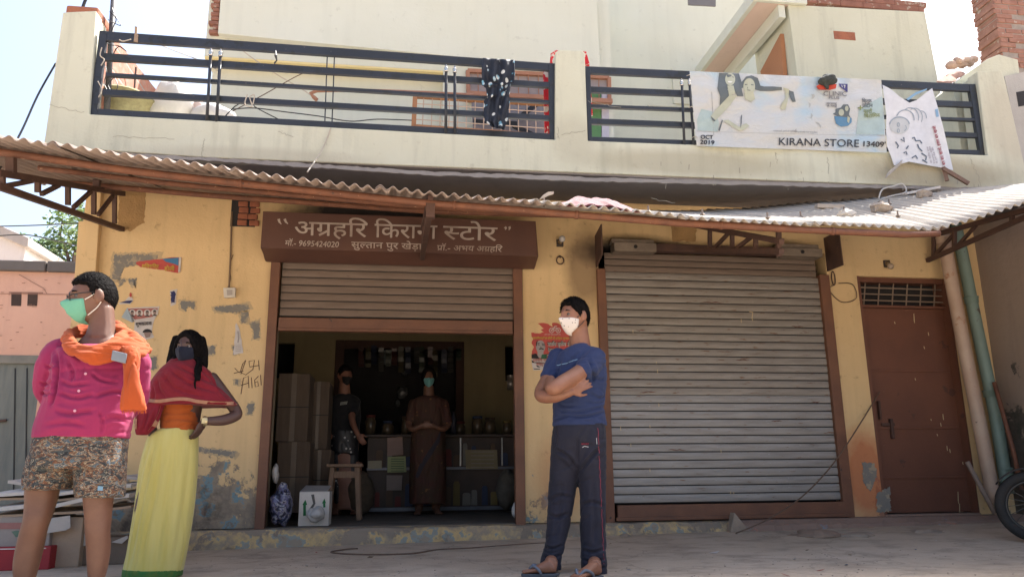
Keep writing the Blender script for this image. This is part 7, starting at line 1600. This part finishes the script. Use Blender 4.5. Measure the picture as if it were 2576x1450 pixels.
T_ = box_px('grey pink printed carton under the cardboard heap', -60, 122, 1300, 1372, YK, .42, mat('printed_grey_carton', (.34, .30, .27), (.27, .24, .22), 4, .9, .15))
part(T_, 'printed_band', MB().flat(pxpoly([(-55, 1314), (118, 1312), (118, 1328), (-55, 1330)], YK-.003)), mat('pink_band', (.36, .17, .15), (.3, .14, .12), 8)); part(T_, 'printed_patch', MB().flat(pxpoly(jag([(30, 1334), (90, 1332), (96, 1346), (40, 1350)], 8, 2, 1), YK-.003)), mat('green_patch', (.13, .20, .15), (.1, .16, .12), 8))
T_ = box_px('red carton standing on the ground at the bottom left corner', -60, 118, 1376, 1460, YK-.05, .45, mat('red_carton', (.34, .022, .028), (.28, .02, .025), 4, .7, .1)); part(T_, 'white_line', MB().flat(pxpoly([(-55, 1379), (116, 1376), (116, 1378.5), (-55, 1382)], YK-.054)), M['white_ink'])
T_ = box_px('plain brown carton between the legs of the man in pink', 122, 192, 1300, 1460, YK+.05, .36, KB)
flp = MB().prism(pxpoly([(118, 1303), (176, 1295), (177, 1325), (166, 1332), (116, 1340)], YK-.02), (0, .008, 0)); part(T_, 'flap', flp, GB)
T_ = box_px('grey carton leaning right of the man in pink behind his leg', 194, 330, 1352, 1458, YK+.12, .3, mat('dark_carton', (.20, .15, .11), (.14, .105, .08), 3, .9, .2)); part(T_, 'flap', MB().prism(pxpoly([(172, 1378), (215, 1338), (222, 1366), (214, 1371)], YK+.10), (0, .006, 0)), GB); part(T_, 'flap', MB().prism(pxpoly([(280, 1362), (320, 1345), (322, 1352), (306, 1366)], YK+.10), (0, .006, 0)), GB)
flatcard('ragged cardboard end sticking out between the two persons', [(282, 1262), (300, 1256), (318, 1252), (330, 1258)], YK+.05, .2, GB, .012)
part_ = None

# ================================================================== parked motorcycle at the right edge
wc = CAM+ray(2606, 1290)*6.06; wc.z = gz(wc.x, wc.y)+.272
MC = thing('motorcycle', 'parked motorcycle showing only its black front tyre at the right edge', 'motorcycle', (wc.x, wc.y, wc.z-.30)); fd = Vector((-.78, .62, 0)).normalized(); sdv = Vector((fd.y, -fd.x, 0))
def tor(mb, c, Rm, r_, n=40, m_=12, fl=1.0):
    rs = []
    for i in range(n):
        q = 2*math.pi*i/n; e = fd*math.cos(q)+Vector((0, 0, 1))*math.sin(q); rs.append([c+e*(Rm+r_*math.cos(k))+sdv*r_*fl*math.sin(k) for k in [2*math.pi*j/m_ for j in range(m_)]])
    return mb.rings(rs, closed=True)
TY = mat('tyre_rubber', (.022, .021, .02), (.035, .032, .03), 8, .85, .4, 60)
for c in (wc, wc-fd*1.25):
    W_ = part(MC, 'wheel', tor(MB(), c, .232, .040), TY, smooth=True); part(W_, 'rim', tor(MB(), c, .192, .013, fl=1.6), plain('dull_rim', (.06, .058, .055), .5, .5), smooth=True); mb = MB().lathe(c-sdv*.05, [(.0, 0), (.045, 0), (.05, .05), (.045, .1), (.0, .1)], 14, sdv)
    for k in range(18): q = 2*math.pi*k/18; mb.tube([c+(fd*math.cos(q)+Vector((0, 0, 1))*math.sin(q))*.19, c+(fd*math.cos(q+.5)+Vector((0, 0, 1))*math.sin(q+.5))*.045+sdv*.03*(-1)**k], .0025, 4)
    part(W_, 'spokes', mb, plain('spoke_steel', (.10, .10, .095), .5, .6))
hd_ = wc-fd*.30+Vector((0, 0, .62)); mb = MB()
for s_ in (-1, 1): mb.tube([wc+sdv*.07*s_, hd_+sdv*.07*s_], .02, 9)
part(MC, 'fork', mb, plain('fork_steel', (.3, .3, .3), .35, .8), smooth=True); part(MC, 'handlebar', MB().tube(wire([hd_+sdv*.36-fd*.12+Vector((0, 0, .10)), hd_+sdv*.12+Vector((0, 0, .08)), hd_-sdv*.12+Vector((0, 0, .08)), hd_-sdv*.36-fd*.12+Vector((0, 0, .10))]), .013, 8), M['black'], smooth=True)
BP = plain('black_body_paint', (.02, .02, .022), .3); part(MC, 'headlight', MB().ball(hd_+fd*.10, (.09, .09, .09), 14, 10), plain('lamp_chrome', (.5, .5, .5), .2, .8), smooth=True)
AX = (fd, sdv, Vector((0, 0, 1))); part(MC, 'fuel_tank', MB().ball(wc-fd*.58+Vector((0, 0, .52)), (.26, .13, .13), 18, 12, AX), BP, smooth=True); part(MC, 'seat', MB().ball(wc-fd*1.05+Vector((0, 0, .50)), (.34, .12, .06), 18, 12, AX), M['black'], smooth=True); part(MC, 'engine', MB().ball(wc-fd*.62+Vector((0, 0, .12)), (.22, .12, .19), 14, 10, AX), plain('engine_grey', (.2, .2, .2), .5, .5), smooth=True)
mb = MB(); rs = []
for i in range(15):
    q = R(35+i*9); e = fd*math.cos(q)+Vector((0, 0, 1))*math.sin(q); rs.append([wc+e*.293+sdv*.055, wc+e*.301, wc+e*.293-sdv*.055, wc+e*.287])
part(MC, 'mudguard', mb.rings(rs), BP, smooth=True)

# ================================================================== litter and small things on the ground
def g3(u, v, dz=.012): 
    p = PZ(u, v, .02)
    for _ in range(4): p = PZ(u, v, gz(p.x, p.y)+dz)
    return p
def gcable(label, pts, r_=.006, m_='rope', nm='rope'): return solo(nm, MB().tube(wire([g3(*p, r_) for p in pts], 8), r_, 6), M[m_], label, 'rope')
gcable('thin brown rope lying on the ground in front of the shop step', [(900, 1378), (870, 1380), (832, 1387), (880, 1392), (960, 1393), (1040, 1390), (1100, 1381), (1180, 1377), (1260, 1371), (1340, 1366), (1420, 1362)])
gcable('thin brown cord lying on the ground below the closed shutter', [(1530, 1354), (1600, 1352), (1660, 1349), (1740, 1346), (1840, 1342)], .005)
a = P(2212, 985, .05); b = PZ(1850, 1340, .1); solo('rope', MB().tube(wire([a, lerp(a, P(2110, 1145, -.25), 1.0), P(2020, 1245, -.35), P(1930, 1305, -.45), b], 8), .006, 6), M['rope'], 'slack rope running from the door latch down to the ground', 'rope')
def rock(label, u, v, r_, sd, m_, sq=.6, nm='stone'):
    c = g3(u, v, 0)+Vector((0, 0, r_*sq*.6)); rn = random.Random(sd); mb = MB().ball(c, (r_*1.2, r_, r_*sq), 14, 9)
    mb.v = [c+(p-c)*(1+.35*noise.noise((p-c)*(1.6/r_)+Vector((sd, 0, 0)))) for p in mb.v]; solo(nm, mb, m_, label, 'stone')
RED = mat('red_earth', (.30, .22, .165), (.24, .165, .12), 8, .95, .5, 40); BRN = mat('brown_earth', (.36, .29, .225), (.28, .22, .17), 8, .95, .5, 40)
mb = MB(); c = P(1862, 1340, -.25); c = Vector((c.x, -.27, gz(c.x, -.27))); mb.prism([c+Vector((-.09, .12, 0)), c+Vector((.10, .12, 0)), c+Vector((-.04, .12, .17))], (0, -.10, 0)); mb.v[3:] = [p*1.0 for p in mb.v[3:]]
solo('stone_wedge', mb, BRN, 'dark wedge of stone against the step below the closed shutter', 'stone', bevel=.01)
for lb, u, v, r_, s_, m_ in (('broad lump of packed earth by the right end of the shutter', 2060, 1352, .17, 3, RED), ('smaller reddish lump left of the packed earth mound', 2000, 1350, .07, 4, RED), ('flat brown lump below the brown door step', 2150, 1352, .12, 8, BRN), ('dark lump farthest right below the door step', 2330, 1346, .13, 10, BRN)): rock(lb, u, v, r_, s_, m_, .26)
rock('clod of dark dirt on the ground right of the man in blue', 1572, 1350, .04, 5, BRN, .5)
def scrap(label, u, v, wd, ang, m_, nm='paper_scrap'):
    c = g3(u, v, .006); d = Vector((math.cos(ang), math.sin(ang), 0)); s_ = Vector((-d.y, d.x, 0)); solo(nm, MB().prism([c-d*wd, c-d*wd*.2+s_*wd*.5, c+d*wd+Vector((0, 0, wd*.3)), c+d*wd*.3-s_*wd*.4], (0, 0, .002)), m_, label, 'litter')
scrap('white paper scrap on the ground below the door step', 2348, 1362, .035, .3, M['paper']); scrap('tiny pale straw lying on the ground below the shutter', 1796, 1389, .04, .05, M['paper'], 'straw'); scrap('small dark twig on the ground near the step below the open shop', 1290, 1353, .04, -.2, M['black'], 'twig')
rn = random.Random(31); lm = [M['paper'], plain('faded_wrapper_red', (.36, .09, .07), .5), plain('faded_wrapper_blue', (.10, .17, .28), .5), plain('dry_leaf', (.26, .18, .09), .8), plain('dry_leaf_dark', (.15, .10, .06), .8)]
for k in range(22):
    u = rn.uniform(490, 2330); v = rn.choice((rn.uniform(1352, 1375), rn.uniform(1380, 1446)))
    c = g3(u, v, .004); an = rn.uniform(0, 6); d = Vector((math.cos(an), math.sin(an), rn.uniform(0, .3))); s_ = Vector((-d.y, d.x, rn.uniform(0, .4))); L = rn.uniform(.012, .03)
    solo('scrap', MB().prism([c-d*L, c+s_*L*.5, c+d*L, c-s_*L*.45], (0, 0, .0015)), lm[k % 5], 'tiny dry leaf or wrapper scrap lying on the dusty ground before the shops', 'litter', 'scraps of litter on the ground')
mb = MB(); rn = random.Random(77)
for k in range(420):
    u, v = rn.uniform(480, 2560), rn.uniform(1352, 1449); p = g3(u, v, .001); s_ = rn.uniform(.002, .006); mb.ball(p+Vector((0, 0, s_*.3)), (s_*1.3, s_, s_*.6), 5, 3)
o = solo('gravel', mb, mat('dust_grit', (.42, .35, .28), (.28, .23, .185), 30), 'scattered grit and small pebbles over the dusty ground', 'gravel'); o['kind'] = 'stuff'
